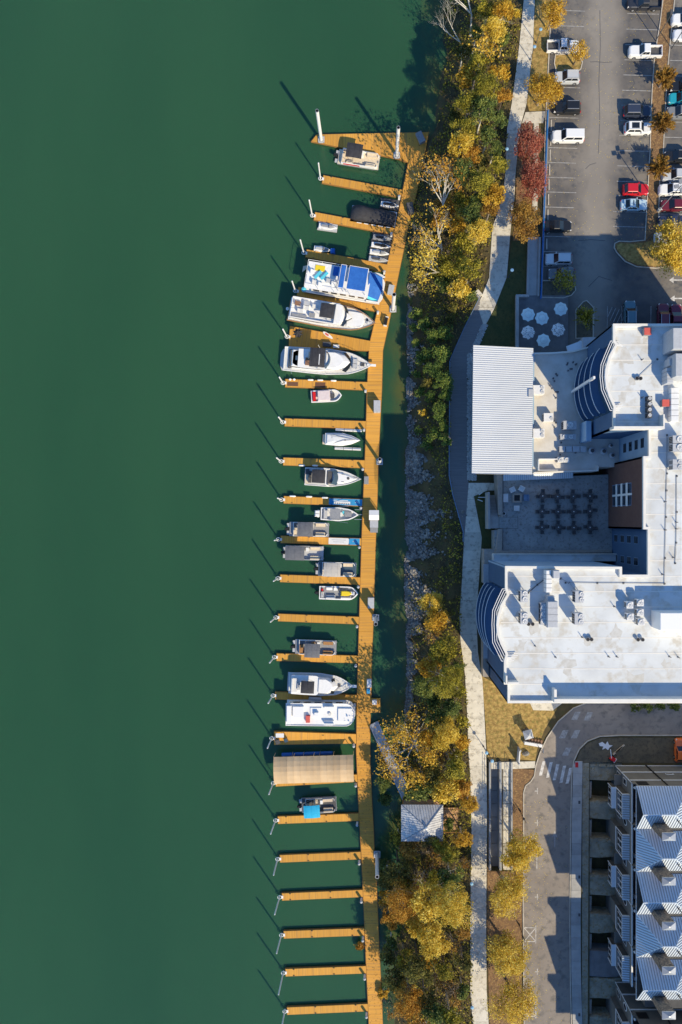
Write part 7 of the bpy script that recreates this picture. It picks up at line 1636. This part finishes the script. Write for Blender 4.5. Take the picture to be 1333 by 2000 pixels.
street_lamp(1016, 1583, 'black street lamp on the mulch beside the ramp'); street_lamp(1014, 1805, 'black street lamp between the golden trees'); street_lamp(1004, 1700, 'black street lamp at the foot of the ramp')
a = P(1286, 412, 5); t = thing('lot_lamp', 'tall parking lot lamp with four square heads', 'lamp post', (a[0], a[1], 5.0)); h = 9.2
MB().cyl(0, 0, 0, .8, .3, .3, 12).build('concrete_base', 'concrete_grey', t); MB().cyl(0, 0, .8, h, .09, .07, 8).build('pole', 'mid_grey', t)
for k in range(4):
    q = R(8 + 90 * k); mb = MB().obox(.75 * math.cos(q), .75 * math.sin(q), h - .1, h + .12, .75, .6, q); mb.build('lamp_head', 'mid_grey', t); MB().tube((0, 0, h), (.4 * math.cos(q), .4 * math.sin(q), h), .05, n=5).build('arm', 'mid_grey', t)
for px, py, lab in ((1281, 80, 'slim pole lamp in the mulch bed near the white pickup'), (1312, 95, 'slim pole lamp at the right edge of the mulch bed'), (1262, 470, 'slim pole at the lower end of the mulch bed')):
    a = P(px, py, 5); t = thing('pole_lamp', lab, 'lamp post', (a[0], a[1], 5.0)); MB().cyl(0, 0, 0, 6.5, .08, .06, 8).build('pole', 'dark_grey', t); MB().obox(0, .35, 6.45, 6.6, .35, .8).build('lamp_head', 'dark_grey', t)
# monument sign and kiosk on the lawn
t = thing('monument_sign', 'long white monument sign with square base on the golden lawn', 'sign', P(1042, 1454, 5.6), R(-10)); t.location.z = 5.04
MB().box(-1.6, 1.6, -.25, .25, 0, .7).build('panel', 'sign_white', t)
for k in range(5): MB().box(-1.5 + k * .62, -1.0 + k * .62, -.27, -.252, .15, .55).build('letter_plate', 'slate_blue', t)
for k in range(6): MB().box(-1.5 + k * .55, -1.15 + k * .55, .3, .9, 0, .35).build('planter_block', 'brown_seat', t)
a = P(1033, 1436, 7.3); t = thing('information_kiosk', 'small kiosk with grey pyramid roof behind the monument sign', 'kiosk', (a[0], a[1], 5.04), R(15)); MB().box(-.5, .5, -.5, .5, 0, 1.9).build('cabinet', 'dark_grey', t); MB().loft([lift([(-.8, -.8), (.8, -.8), (.8, .8), (-.8, .8)], 1.9), lift([(-.05, -.05), (.05, -.05), (.05, .05), (-.05, .05)], 2.5)]).build('roof', 'light_grey', t)
t = thing('entrance_sign', 'upright white sign board on the lawn above the ramp', 'sign', P(1013, 1475, 5.8), R(85)); t.location.z = 5.04
MB().box(-1.3, 1.3, -.1, .1, .1, 1.7).build('board', 'sign_white', t)
for s in (-1, 1): MB().box(s * 1.2 - .1, s * 1.2 + .1, -.13, .13, 0, 2.1).build('post', 'light_grey', t)
t = thing('boulder', 'grey boulder on the lawn beside the white sign board', 'boulder', P(1027, 1471, 5.04)); MB().lathe(0, 0, [(.55, -.1), (.6, .2), (.45, .5), (.15, .62)], 7).build('stone', 'rock', t); t.scale = (1.2, .8, 1)
a = P(1027, 1391, 5.3); 
t = thing('pole_flag', 'slim dark pole with small flag on the golden lawn', 'pole', P(1050, 1455, 5.04)); MB().cyl(0, 0, 0, 4.5, .05, .04, 6).build('pole', 'dark_grey', t); MB().box(0, .02, 0, .7, 3.9, 4.4).build('flag', 'slate_blue', t)
# building site odds and ends
pts = [(1170, 1452), (1177, 1449), (1183, 1454), (1187, 1448), (1190, 1455), (1197, 1456), (1191, 1460), (1188, 1465), (1183, 1461), (1177, 1464), (1179, 1458), (1172, 1457)]
a = P(1184, 1457, 5); tag(rebase(MB().prism(PP(pts, 5.02), 4.99, 5.05), a).build('plastic_sheet', 'debris', loc=a), 'crumpled white plastic sheet on the bare soil', 'sheet')
t = thing('trench_rammer', 'red machine with a long white boom on the bare soil', 'machine', P(1196, 1481, 5.0), R(-35)); MB().loft([lift([(-.5, -.35), (.5, -.35), (.5, .35), (-.5, .35)], .1), lift([(-.4, -.3), (.3, -.3), (.3, .3), (-.4, .3)], .9)]).build('engine', 'red', t); MB().box(.3, .6, -.4, .4, 0, .5).build('bucket', 'sign_white', t)
mb = MB(); mb.tube((-.4, 0, .7), (-1.6, 1.2, 1.0), .08, n=5); mb.build('boom', 'sign_white', t)
for s in (-1, 1): MB().obox(-.1, s * .42, 0, .3, 1.0, .15).build('track', 'black', t)
for k, (x, y) in enumerate(((1204, 1468), (1209, 1464), (1213, 1460))): 
    a = P(x, y, 5.0); tag(MB().obox(0, 0, 0, .15, 1.6, .25, R(40)).build('timber', 'beige', loc=(a[0], a[1], 4.99)), 'loose timber plank lying on the bare soil', 'plank', 'loose planks')
t = thing('shoreline_stairs', 'small concrete landing beside the bend of the footpath', 'landing', P(934, 575, 5)); MB().obox(0, 0, -.2, .6, .9, 1.2, R(40)).build('block', 'concrete', t)
# ------------------------------------------------------------------ trees, shrubs, ground cover
def quads(name, C, N, U, ls, ws, mat, parent=None):
    # C centres, N normals, U long directions (n x 3), half length / half width arrays
    n = len(C); W = np.cross(N, U); W /= np.linalg.norm(W, axis=1)[:, None] + 1e-9
    ls = ls[:, None]; ws = ws[:, None]
    V = np.stack([C - U * ls - W * ws * .5, C - U * ls * .1 - W * ws, C + U * ls, C - U * ls * .1 + W * ws], 1).reshape(-1, 3)
    me = bpy.data.meshes.new(name); me.vertices.add(4 * n); me.vertices.foreach_set('co', V.ravel().astype(np.float32))
    me.loops.add(4 * n); me.loops.foreach_set('vertex_index', np.arange(4 * n, dtype=np.int32))
    me.polygons.add(n); me.polygons.foreach_set('loop_start', np.arange(0, 4 * n, 4, dtype=np.int32))
    me.materials.append(MAT[mat]); me.update(calc_edges=True)
    o = bpy.data.objects.new(name, me); COL.objects.link(o)
    if parent: o.parent = parent
    return o
def unit(v): return v / (np.linalg.norm(v, axis=1)[:, None] + 1e-9)
def crown(parent, r, h, zc, mat, dens=1.0, leaf=.2, style='leafy', name='crown', rng=nrg):
    n = int(3.2 * dens * math.pi * r * r / (leaf * leaf)); n = max(150, min(n, 8000))
    if style == 'leafy':
        m = int(12 + 9 * r)
        d = unit(rng.normal(size=(m, 3))); d[:, 2] = np.abs(d[:, 2]) * .9 - .25
        cc = d * (rng.uniform(.3, 1.12, (m, 1)) ** .7) * np.array([r * rng.uniform(.62, .95), r * rng.uniform(.62, .95), h * .42]); cr = rng.uniform(.20, .40, m) * r
        k = rng.integers(0, m, n); q = unit(rng.normal(size=(n, 3))) * (rng.uniform(0.2, 1, (n, 1)) ** .45)
        C = cc[k] + q * cr[k][:, None] * np.array([1, 1, .75]); C[:, 2] += zc
        N = unit(rng.normal(size=(n, 3)) * .8 + np.array([0.25, -.38, .75]) + q * .45); U = unit(np.cross(N, rng.normal(size=(n, 3))))
        s = leaf * rng.uniform(.55, 1.25, n)
        return quads(name, C, N, U, s, s * .62, mat, parent)
    # 'spray': upright narrow sprays radiating outwards
    m = int(34 + 30 * r); r *= 1.2; n = int(n * 1.35); az = rng.uniform(0, 2 * math.pi, m); el = rng.uniform(.05, 1.35, m); ln = r * rng.uniform(.75, 1.1, m)
    D = np.stack([np.cos(az) * np.cos(el), np.sin(az) * np.cos(el), np.sin(el) * .55 * h / r], 1)
    k = rng.integers(0, m, n); t = rng.uniform(.15, 1.0, n) ** .75
    C = D[k] * (ln[k] * t)[:, None] + rng.normal(size=(n, 3)) * .09 * r * (1.15 - t)[:, None]; C[:, 2] += zc - h * .25
    U = unit(D[k] + rng.normal(size=(n, 3)) * .45); N = unit(np.cross(U, rng.normal(size=(n, 3)) * .8) + np.array([0, 0, .5])); N = unit(np.cross(np.cross(U, N), U))
    s = leaf * rng.uniform(.9, 1.9, n)
    return quads(name, C, N, U, s, s * .3, mat, parent)
def limb(mb, p, d, L, r, lev, rg, spread=.6, tips=None, n=5):
    p = Vector(p); d = Vector(d).normalized(); k = 3
    for i in range(k):
        q = p + d * (L / k); r1 = r * (1 - .22 * (i + 1) / k * 1.6); mb.tube(p, q, r, r1, n); p = q; r = r1
        d = (d + Vector((rg.uniform(-.22, .22), rg.uniform(-.22, .22), rg.uniform(-.05, .15)))).normalized()
        if lev > 0 and i > 0:
            for _ in range(2 if lev > 1 else 2):
                a = Vector((rg.uniform(-1, 1), rg.uniform(-1, 1), rg.uniform(-.3, .7))).normalized()
                limb(mb, p, (d + a * spread * 1.3).normalized(), L * rg.uniform(.5, .72), r * .62, lev - 1, rg, spread, tips, 4 if lev > 1 else 3)
    if tips is not None: tips.append(p.copy())
def landmark(px, py):
    L = [((640, 180), 'the end platform'), ((822, 268), 'the end platform'), ((880, 60), 'the top edge of the bank'), ((960, 60), 'the top of the footpath'), ((985, 200), 'the upper footpath'), ((970, 330), 'the red maples'), ((800, 420), 'the dark dock box'), ((930, 430), 'the orange tree by the path'), ((800, 500), 'the row of jet skis'), ((930, 540), 'the footpath bend'), ((820, 620), 'the thick pile and bench'), ((870, 700), 'the boardwalk'), ((820, 800), 'the grey locker'), ((870, 850), 'the lower boardwalk'), ((830, 1200), 'the sunlit rocks'), ((900, 1260), 'the hotel curve'), ((800, 1330), 'the dark inlet'), ((900, 1400), 'the golden lawn'), ((740, 1440), 'the gangway'), ((850, 1500), 'the gangway foot'), ((825, 1607), 'the gazebo'), ((905, 1600), 'the timber deck'), ((740, 1690), 'the lower thick pile'), ((900, 1720), 'the lower footpath'), ((750, 1830), 'the leaning branch over the dock'), ((850, 1860), 'the lower bank'), ((910, 1900), 'the bottom of the footpath'), ((760, 1980), 'the bottom of the walkway'), ((880, 1980), 'the bottom edge')]
    b = min(L, key=lambda e: (e[0][0] - px) ** 2 + (e[0][1] - py) ** 2); (x, y), nm = b
    dx, dy = px - x, py - y
    if max(abs(dx), abs(dy)) < 14: return 'at ' + nm
    if abs(dx) > abs(dy): return ('right of ' if dx > 0 else 'left of ') + nm
    return ('below ' if dy > 0 else 'above ') + nm
LOOK = {'gold': ('golden leafy', 'leaf_gold'), 'yellow': ('bright yellow', 'leaf_yellow'), 'olive': ('yellow green', 'leaf_olive'), 'green': ('green leafy', 'leaf_green'), 'shade': ('shaded green', 'leaf_shade'), 'dark': ('dark olive', 'leaf_dark'), 'orange': ('orange leaved', 'leaf_orange'), 'rust': ('rust brown', 'leaf_rust'), 'red': ('red leaved', 'leaf_red'), 'twig': ('bare twiggy grey', 'leaf_rust')}
def tree(px, py, rpx, sp, h=None, lab=None, style='leafy', dens=1.0, zb=None, name=None, grp=None, leaf=.2):
    zt = (ground_z(*P2(px, py, 5)) if zb is None else zb)
    r = rpx / 11.0 * ((1.22 if py < 1150 else 1.4) if style == 'leafy' and grp is None else 1.0); h = h or (max(1.8, r * 1.9) if r < 1.45 or sp in ('shade', 'twig') else (2.5 if px < 912 and 340 < py < 600 else 3.8 if py > 1150 else 4.2) * r)
    ch = min(h * .75, 2.3 * r); zc = h - ch * .5
    a = P(px, py, max(zt, 0) + zc + ch * .1); X, Y = a[0], a[1]; z0 = max(-.5, ground_z(X, Y)) if zb is None else zb
    w, mat = LOOK[sp]; small = r < 1.5
    lab = lab or '%s %s %s' % (w, 'shrub' if small else 'tree', landmark(px, py))
    t = thing(name or ('shrub' if small else 'tree'), lab, 'shrub' if small else 'tree', (X, Y, z0), rnd.uniform(0, 6.28) if style == 'leafy' and sp != 'red' else 0, grp or ('shrubs on the river bank' if small else 'trees on the river bank'))
    mb = MB(); rg = random.Random(int(px * 7 + py)); r0 = .05 + r * .035
    if sp == 'twig':
        for k in range(26):
            q = R(rg.uniform(0, 360)); d = Vector((math.cos(q), math.sin(q), rg.uniform(.3, 1.6))).normalized(); limb(mb, (rg.uniform(-.3, .3), rg.uniform(-.3, .3), 0), d, r * rg.uniform(.7, 1.1), .035, 1, rg, .5, n=3)
        mb.build('branches', 'bark_grey', t, recalc=False); crown(t, r * .9, h * .6, h * .5, mat, .16, .14)
        return t
    mb.tube((0, 0, -.3), (0, 0, max(h * .35, zc - ch * .45)), r0 * 1.3, r0, 7)
    for k in range(5): q = R(72 * k + rg.uniform(-25, 25)); limb(mb, (0, 0, max(h * .35, zc - ch * .45) - rg.uniform(0, .4)), (math.cos(q), math.sin(q), rg.uniform(.7, 1.4)), r * .72, r0 * .6, 2 if r > 1.9 else 1, rg, .55, n=4)
    mb.build('trunk', rg.choice(('bark', 'bark_grey', 'bark_grey', 'bark_white')), t, recalc=False)
    crown(t, r, ch, zc, mat, dens, leaf, style)
    return t
def bare_tree(px, py, zb, h, lean, L, lab, leafmat=None, nleaf=500, lev=3, seed=1, lsz=.2, spread=.55, r0=.2, dirs=None):
    a = P(px, py, max(zb, 0)); t = thing('bare_tree', lab, 'tree', (a[0], a[1], zb), 0, 'pale barked trees on the bank'); rg = random.Random(seed)
    mb = MB(); tips = []; top = Vector((lean[0] * .35, lean[1] * .35, h * .45)); mb.tube((0, 0, -.5), top, r0, r0 * .75, 8)
    for dx, dy in (dirs or [(lean[0] + rg.uniform(-.5, .5), lean[1] + rg.uniform(-.5, .5)) for _ in range(4)]):
        d = Vector((dx, dy, rg.uniform(.35, .9) * max(1, math.hypot(dx, dy)))); limb(mb, top, d, L * rg.uniform(.8, 1.1), r0 * .6, lev, rg, spread, tips, 5)
    mb.build('trunk', 'bark_white', t, recalc=False)
    if leafmat:
        T = np.array([tuple(p) for p in tips]); k = nrg.integers(0, len(T), nleaf); C = T[k] + nrg.normal(size=(nleaf, 3)) * .5
        N = unit(nrg.normal(size=(nleaf, 3)) * .7 + np.array([0, -.2, .8])); U = unit(np.cross(N, nrg.normal(size=(nleaf, 3)))); s = lsz * nrg.uniform(.6, 1.3, nleaf); quads('crown', C, N, U, s, s * .65, leafmat, t)
    return t
T = tree
BANK = '''985 12 20 gold|955 14 19 olive|1003 25 12 yellow|932 62 15 green|966 52 20 yellow|950 88 15 olive|985 75 14 gold|906 96 17 dark|935 122 22 olive|913 150 20 gold|950 160 24 olive|976 140 17 gold|984 185 14 orange|918 196 22 olive|945 212 21 green|908 245 20 olive|972 228 16 gold|955 262 17 green|903 275 22 yellow|926 298 17 orange|968 288 15 green|893 304 12 gold|975 322 17 olive|905 330 22 green|942 350 22 olive|966 378 19 gold|960 405 16 rust|905 392 20 olive|922 418 20 green|890 440 20 gold|938 448 22 yellow|908 474 20 olive|864 490 18 gold|884 512 24 olive|920 522 18 yellow|866 552 17 green|898 558 21 yellow|852 538 14 olive|921 577 12 gold|862 428 18 orange|858 398 13 rust|876 400 15 orange|935 390 15 olive|880 350 17 dark|940 310 14 dark|890 225 15 dark|940 25 13 dark|915 300 12 olive
812 612 13 shade|808 640 9 shade|812 668 10 shade|820 700 11 shade|815 730 9 shade|822 765 10 shade|818 840 8 shade|835 870 10 shade|829 632 14 shade|846 656 16 shade|862 690 17 shade|848 722 17 shade|872 648 14 shade|868 746 17 shade|843 774 13 shade|860 802 16 shade|826 806 7 yellow|850 852 13 shade|872 858 12 shade|836 748 11 dark|880 622 11 dark|858 628 11 dark|834 690 12 shade|866 828 12 shade|885 600 10 dark|872 772 13 shade
842 1180 18 yellow|856 1212 20 gold|845 1240 16 olive|868 1272 22 olive|842 1302 20 gold|872 1332 25 yellow|832 1345 20 olive|896 1302 11 green|882 1388 18 gold|850 1402 18 green|897 1350 12 olive|872 1440 22 yellow|902 1450 14 gold|857 1476 18 twig|892 1502 20 gold|846 1512 19 dark|751 1536 14 green|820 1546 19 green|870 1548 20 yellow|902 1542 16 orange|918 1572 15 gold|892 1480 12 olive|818 1505 15 dark|800 1664 17 rust|778 1702 21 dark|846 1684 20 twig|882 1672 16 olive|906 1642 14 gold|912 1690 11 olive|758 1722 20 dark|822 1734 21 twig|882 1722 19 gold|788 1768 27 orange|842 1772 27 yellow|886 1778 30 yellow|762 1798 17 orange|846 1842 25 yellow|816 1812 18 yellow|886 1850 17 twig|906 1882 14 dark|818 1902 23 dark|772 1916 19 dark|862 1922 20 twig|800 1962 23 orange|768 1985 17 gold|850 1985 20 green|890 1962 18 twig|702 1851 8 orange|756 1876 15 dark|905 1820 14 rust|830 1950 16 dark|880 1990 18 olive|905 1940 12 olive|840 1640 14 dark|862 1655 13 olive|757 1760 13 gold|752 1690 11 olive|765 1850 12 olive|748 1945 11 gold|790 1725 17 olive|805 1800 16 gold|845 1720 14 olive|870 1900 14 gold|790 1880 15 olive|835 1880 13 gold|752 1565 10 green|835 1480 16 olive|838 1440 15 gold|845 1365 16 gold|905 1410 11 olive|880 1610 10 olive|780 1640 12 olive'''
for ln in BANK.replace('\n', '|').split('|'):
    x, y, r, s = ln.split(); x, y, r = float(x), float(y), float(r)
    if s in ('gold', 'yellow', 'olive') and rnd.random() < .34: s = rnd.choice(('green', 'green', 'olive', 'twig' if r < 19 else 'olive'))
    T(x, y, r, s, dens=1.0 if s != 'dark' else .8, leaf=rnd.choice((.11, .13, .15, .18)))
# pale barked trees
bare_tree(920, 66, 3.2, 9, (-1.2, 1.4), 5.5, 'leafless white barked tree leaning over the water at the top', None, 0, 4, 4, r0=.17, dirs=[(-1.2, .9), (-.8, 1.5), (-1.6, .35), (-.5, 1.2)])
bare_tree(903, 98, 2.4, 4, (-1.5, .4), 4.2, 'fallen pale trunk at the water edge below the leafless tree', None, 0, 3, 9, r0=.15, dirs=[(-1.6, .4), (-1.2, .9)])
bare_tree(863, 424, 2.5, 9, (-.3, 1.4), 3.9, 'white barked tree with orange leaves reaching over the walkway', 'leaf_orange', 700, 3, 12, r0=.2, dirs=[(-.7, 1.6), (-.1, 1.8), (.7, 1.3), (-1.0, .9), (.3, 1.2)])
bare_tree(864, 500, 2.6, 7, (-1.0, .7), 3.7, 'white branched tree with sparse yellow leaves beside the jet skis', 'leaf_gold', 340, 3, 21, r0=.18, dirs=[(-1.5, .8), (-.9, 1.3), (-1.5, .1), (-.2, 1.0), (-1.0, -.5)])
bare_tree(862, 545, 2.6, 6, (-.4, .3), 3.4, 'small white branched tree at the lower end of the sunlit bank', 'leaf_yellow', 700, 3, 31, r0=.14)
bare_tree(812, 1440, .9, 9, (-.9, -.3), 4.3, 'large sycamore with orange leaves spreading over the gangway', 'leaf_gold', 2800, 3, 41, .19, .7, .22, dirs=[(-1.2, .3), (-.9, -.9), (.2, 1.2), (.5, -.9), (-.5, 1.0), (-1.3, -.4), (.9, .2)])
bare_tree(826, 1720, 1.5, 6, (.1, .4), 3.6, 'grey leafless tree among the dark olive shrubs', None, 0, 3, 55, r0=.13)
bare_tree(835, 1975, 2.0, 6, (-.4, .3), 3.6, 'pale branched tree with orange leaves near the bottom edge', 'leaf_orange', 1000, 3, 61, r0=.15)
bare_tree(930, 150, 4.5, 5, (.3, .2), 3.0, 'bare pale branched tree in the middle of the upper bank', 'leaf_gold', 400, 3, 66, r0=.12)
# planted trees
G = 'planted trees by the car park and road'
T(1083, 22, 27, 'gold', 6.5, 'golden tree on the verge at the very top', zb=5.0, dens=1.0, grp=G, leaf=.12)
T(1063, 172, 37, 'gold', 7.0, 'large golden tree over the verge beside the silver car', zb=5.0, dens=1.0, grp=G, leaf=.12)
T(1133, 98, 24, 'gold', 5.5, 'thin golden tree on the small grass island', zb=5.0, dens=.4, grp=G, leaf=.12)
T(1034, 278, 39, 'red', 6.0, 'upper red maple beside the blue railing', zb=5.0, dens=1.3, grp=G, leaf=.12).scale = (.8, 1.3, 1)
T(1042, 345, 37, 'red', 6.0, 'lower red maple beside the blue railing', zb=5.0, dens=1.3, grp=G, leaf=.12).scale = (.8, 1.3, 1)
T(1026, 428, 37, 'rust', 6.5, 'round rust orange tree at the corner of the ramp', zb=5.0, dens=1.2, grp=G, leaf=.13)
for k, (x, y) in enumerate(((1303, 147), (1299, 234), (1293, 322))): T(x, y, 21, 'rust', 4.8, ['upper', 'middle', 'lower'][k] + ' spiky rust coloured tree in the mulch bed', zb=5.0, dens=1.6, grp=G, style='spray', leaf=.18)
T(1318, 482, 52, 'yellow', 8.5, 'big bright yellow tree on the island at the right edge', zb=5.0, dens=1.2, grp=G, leaf=.17)
T(1100, 546, 29, 'olive', 5.5, 'sparse green tree shading the grey car', zb=5.0, dens=.3, grp=G, leaf=.17)
T(1148, 618, 22, 'olive', 4.5, 'small green tree in the shaded bed beside the patio', zb=5.0, dens=.6, grp=G, style='spray', leaf=.15)
for k, (x, y, r) in enumerate(((1019, 1668, 32), (994, 1750, 37), (992, 1872, 35), (1003, 1960, 40))): T(x, y, r * 1.3, 'yellow', 8.5, ['first golden street tree, beside the foot of the ramp', 'second golden street tree from the top, near the path lamp', 'third golden street tree from the top beside the hatched bays', 'lowest golden street tree at the bottom edge'][k], zb=5.0, dens=1.5, grp=G, leaf=.13)
for k, x in enumerate((1243, 1266, 1292, 1318)): T(x, 1379, 13, 'green', 2.4, '', zb=5.0, grp='hedge shrubs under the hotel')['label'] = 'round green hedge shrub under the south hotel wall, ' + ['leftmost', 'second from left', 'third from left', 'rightmost'][k]
# ground cover on the bank and leaf litter: masses nobody could count
def scatter(name, n, test, mat, lab, cat, sz=(.09, .24), zoff=.12, up=.8, hgt=0.0):
    C = []
    while len(C) < n:
        px, py = rnd.uniform(745, 1015), rnd.uniform(-20, 2020)
        if not test(px, py): continue
        X, Y, _ = P(px, py, 3.0); z = ground_z(X, Y)
        if z < -.1: continue
        C.append((X, Y, max(0, z) + zoff + rnd.random() ** 2 * hgt))
    C = np.array(C); N = unit(nrg.normal(size=(n, 3)) * .8 + np.array([0, 0, up])); U = unit(np.cross(N, nrg.normal(size=(n, 3)))); s = nrg.uniform(*sz, n)
    return tag(quads(name, C, N, U, s, s * .6, mat), lab, cat, kind='stuff')
def on_bank(px, py):
    s, t = interp(SHORE, py), interp(TOP, py)
    return s + 2 < px < t + 4
def bushy(px, py):
    u = math.sin(px * .11 + py * .05) + math.sin(py * .083 - px * .04) + math.sin(px * .05 + py * .13)
    rip = 560 < py < 1150 and px < interp(SHORE, py) + interp([(535, 18), (620, 24), (860, 30), (930, 62), (1080, 66), (1160, 45)], py)
    return on_bank(px, py) and u > -.9 and not rip
scatter('bank_undergrowth', 17000, bushy, 'leaf_olive', 'low yellow green undergrowth between the bank trees', 'undergrowth', (.1, .26), .1, .6, 1.0)
scatter('dry_brush', 13000, lambda x, y: on_bank(x, y) and not (560 < y < 1120 and x < interp(SHORE, y) + 40), 'leaf_litter', 'brown fallen leaves and dry brush covering the river bank', 'leaf litter', (.08, .2), .05, 1.2, .35)
scatter('fallen_leaves', 700, lambda x, y: False or (700 < x < 1333 and on_bank(x, y)), 'leaf_yellow', 'scattered bright fallen leaves on the bank', 'leaf litter', (.06, .12), .3, 1.5, .6)
# leaves fallen on the deck near the overhanging trees
C = []
while len(C) < 900:
    py = rnd.choice((rnd.uniform(262, 480), rnd.uniform(1380, 2000))); px = rnd.uniform(interp(DL, py), interp(DR, py)) if py > 318 else rnd.uniform(740, 832)
    C.append(P(px, py, ZD + .02))
C = np.array(C); n_ = len(C); N = unit(nrg.normal(size=(n_, 3)) * .15 + np.array([0, 0, 1])); U = unit(np.cross(N, nrg.normal(size=(n_, 3)))); s = nrg.uniform(.05, .11, n_)
tag(quads('deck_leaves', C, N, U, s, s * .6, 'leaf_litter'), 'brown fallen leaves scattered on the walkway planks', 'leaf litter', kind='stuff')

C = []
while len(C) < 750:
    px, py = rnd.uniform(1066, 1290), rnd.uniform(0, 470); C.append(P(px, py, 5.012))
while len(C) < 1300:
    px, py = rnd.gauss(1040, 26), rnd.uniform(1560, 2000)
    if 1022 < px < 1115: C.append(P(px, py, 5.012))
C = np.array(C); n_ = len(C); N = unit(nrg.normal(size=(n_, 3)) * .12 + np.array([0, 0, 1])); U = unit(np.cross(N, nrg.normal(size=(n_, 3)))); s = nrg.uniform(.05, .1, n_)
tag(quads('blown_leaves', C, N, U, s, s * .6, 'leaf_yellow'), 'small blown leaves specking the car park and road', 'leaf litter', kind='stuff')
# ------------------------------------------------------------------ pieces that do not touch become parts of their own
def split_pieces(o):
    me = o.data; nv = len(me.vertices)
    if nv > 6000 or nv < 12: return
    par = list(range(nv))
    def find(a):
        while par[a] != a: par[a] = par[par[a]]; a = par[a]
        return a
    for p in me.polygons:
        v = p.vertices; a = find(v[0])
        for i in v[1:]: par[find(i)] = a
    co = np.empty(nv * 3, np.float32); me.vertices.foreach_get('co', co); co = co.reshape(-1, 3)
    root = np.array([find(i) for i in range(nv)]); ids = np.unique(root); k = len(ids)
    if k < 2 or k > 250: return
    lo = np.array([co[root == i].min(0) for i in ids]) - .04; hi = np.array([co[root == i].max(0) for i in ids]) + .04
    g = list(range(k))
    def fg(a):
        while g[a] != a: a = g[a]
        return a
    for i in range(k):
        t_ = np.all((lo[i] <= hi) & (hi[i] >= lo), axis=1)
        for j in np.nonzero(t_)[0]:
            a, b = fg(i), fg(int(j))
            if a != b: g[b] = a
    grp = [fg(i) for i in range(k)]; ug = sorted(set(grp))
    if len(ug) < 2: return
    if len(ug) > 40: o['kind'] = 'stuff'; return
    idx = {int(ids[i]): grp[i] for i in range(k)}; pg = [idx[int(root[p.vertices[0]])] for p in me.polygons]
    polys = [tuple(p.vertices) for p in me.polygons]; mats = list(me.materials); mi = [p.material_index for p in me.polygons]; sm = me.polygons[0].use_smooth
    for n_, u in enumerate(ug):
        fs = [i for i in range(len(polys)) if pg[i] == u]; used = sorted({v for i in fs for v in polys[i]}); mp = {v: q for q, v in enumerate(used)}
        nm = bpy.data.meshes.new(o.name.split('.')[0]); nm.from_pydata([tuple(co[v]) for v in used], [], [tuple(mp[v] for v in polys[i]) for i in fs])
        for m_ in mats: nm.materials.append(m_)
        nm.polygons.foreach_set('material_index', [mi[i] for i in fs])
        if sm: nm.polygons.foreach_set('use_smooth', [True] * len(fs))
        nm.update()
        if n_ == 0: o.data = nm
        else:
            c = bpy.data.objects.new(o.name.split('.')[0], nm); COL.objects.link(c); c.parent = o.parent; c.matrix_local = o.matrix_local.copy()
            for kk in o.keys():
                if kk in ('kind', 'label', 'category', 'group'): c[kk] = o[kk]
for o in [o for o in SC.objects if o.type == 'MESH' and o.get('kind') != 'stuff' and not o.name.startswith(('crown', 'trunk', 'branches', 'ground', 'water'))]:
    split_pieces(o)
# ------------------------------------------------------------------ labels: tell look-alikes apart by their order in the picture
ORD = ['first', 'second', 'third', 'fourth', 'fifth', 'sixth', 'seventh', 'eighth', 'ninth', 'tenth', 'eleventh', 'twelfth', 'thirteenth', 'fourteenth', 'fifteenth', 'sixteenth', 'seventeenth', 'eighteenth', 'nineteenth', 'twentieth']
bpy.context.view_layer.update()
by = {}
for o in SC.objects:
    if o.parent is None and 'label' in o: by.setdefault(o['label'], []).append(o)
def centre(o):
    if o.type == 'MESH':
        c = sum((Vector(b) for b in o.bound_box), Vector()) / 8; return o.matrix_world @ c
    return o.location
for lab, os_ in by.items():
    if len(os_) < 2: continue
    cs = [centre(o) for o in os_]
    dx = max(c.x for c in cs) - min(c.x for c in cs); dy = max(c.y for c in cs) - min(c.y for c in cs)
    horiz = dx > dy * 1.3
    order = sorted(range(len(os_)), key=lambda i: (cs[i].x if horiz else -cs[i].y))
    for r, i in enumerate(order):
        n = len(os_)
        if n == 2: w = ('left one' if r == 0 else 'right one') if horiz else ('upper one' if r == 0 else 'lower one')
        elif r == n - 1: w = 'last to the right' if horiz else 'the lowest'
        elif r < 20: w = ORD[r] + (' from left' if horiz else ' from top')
        else: w = ORD[min(19, n - 1 - r)] + (' from right' if horiz else ' from bottom')
        os_[i]['label'] = lab + ', ' + w
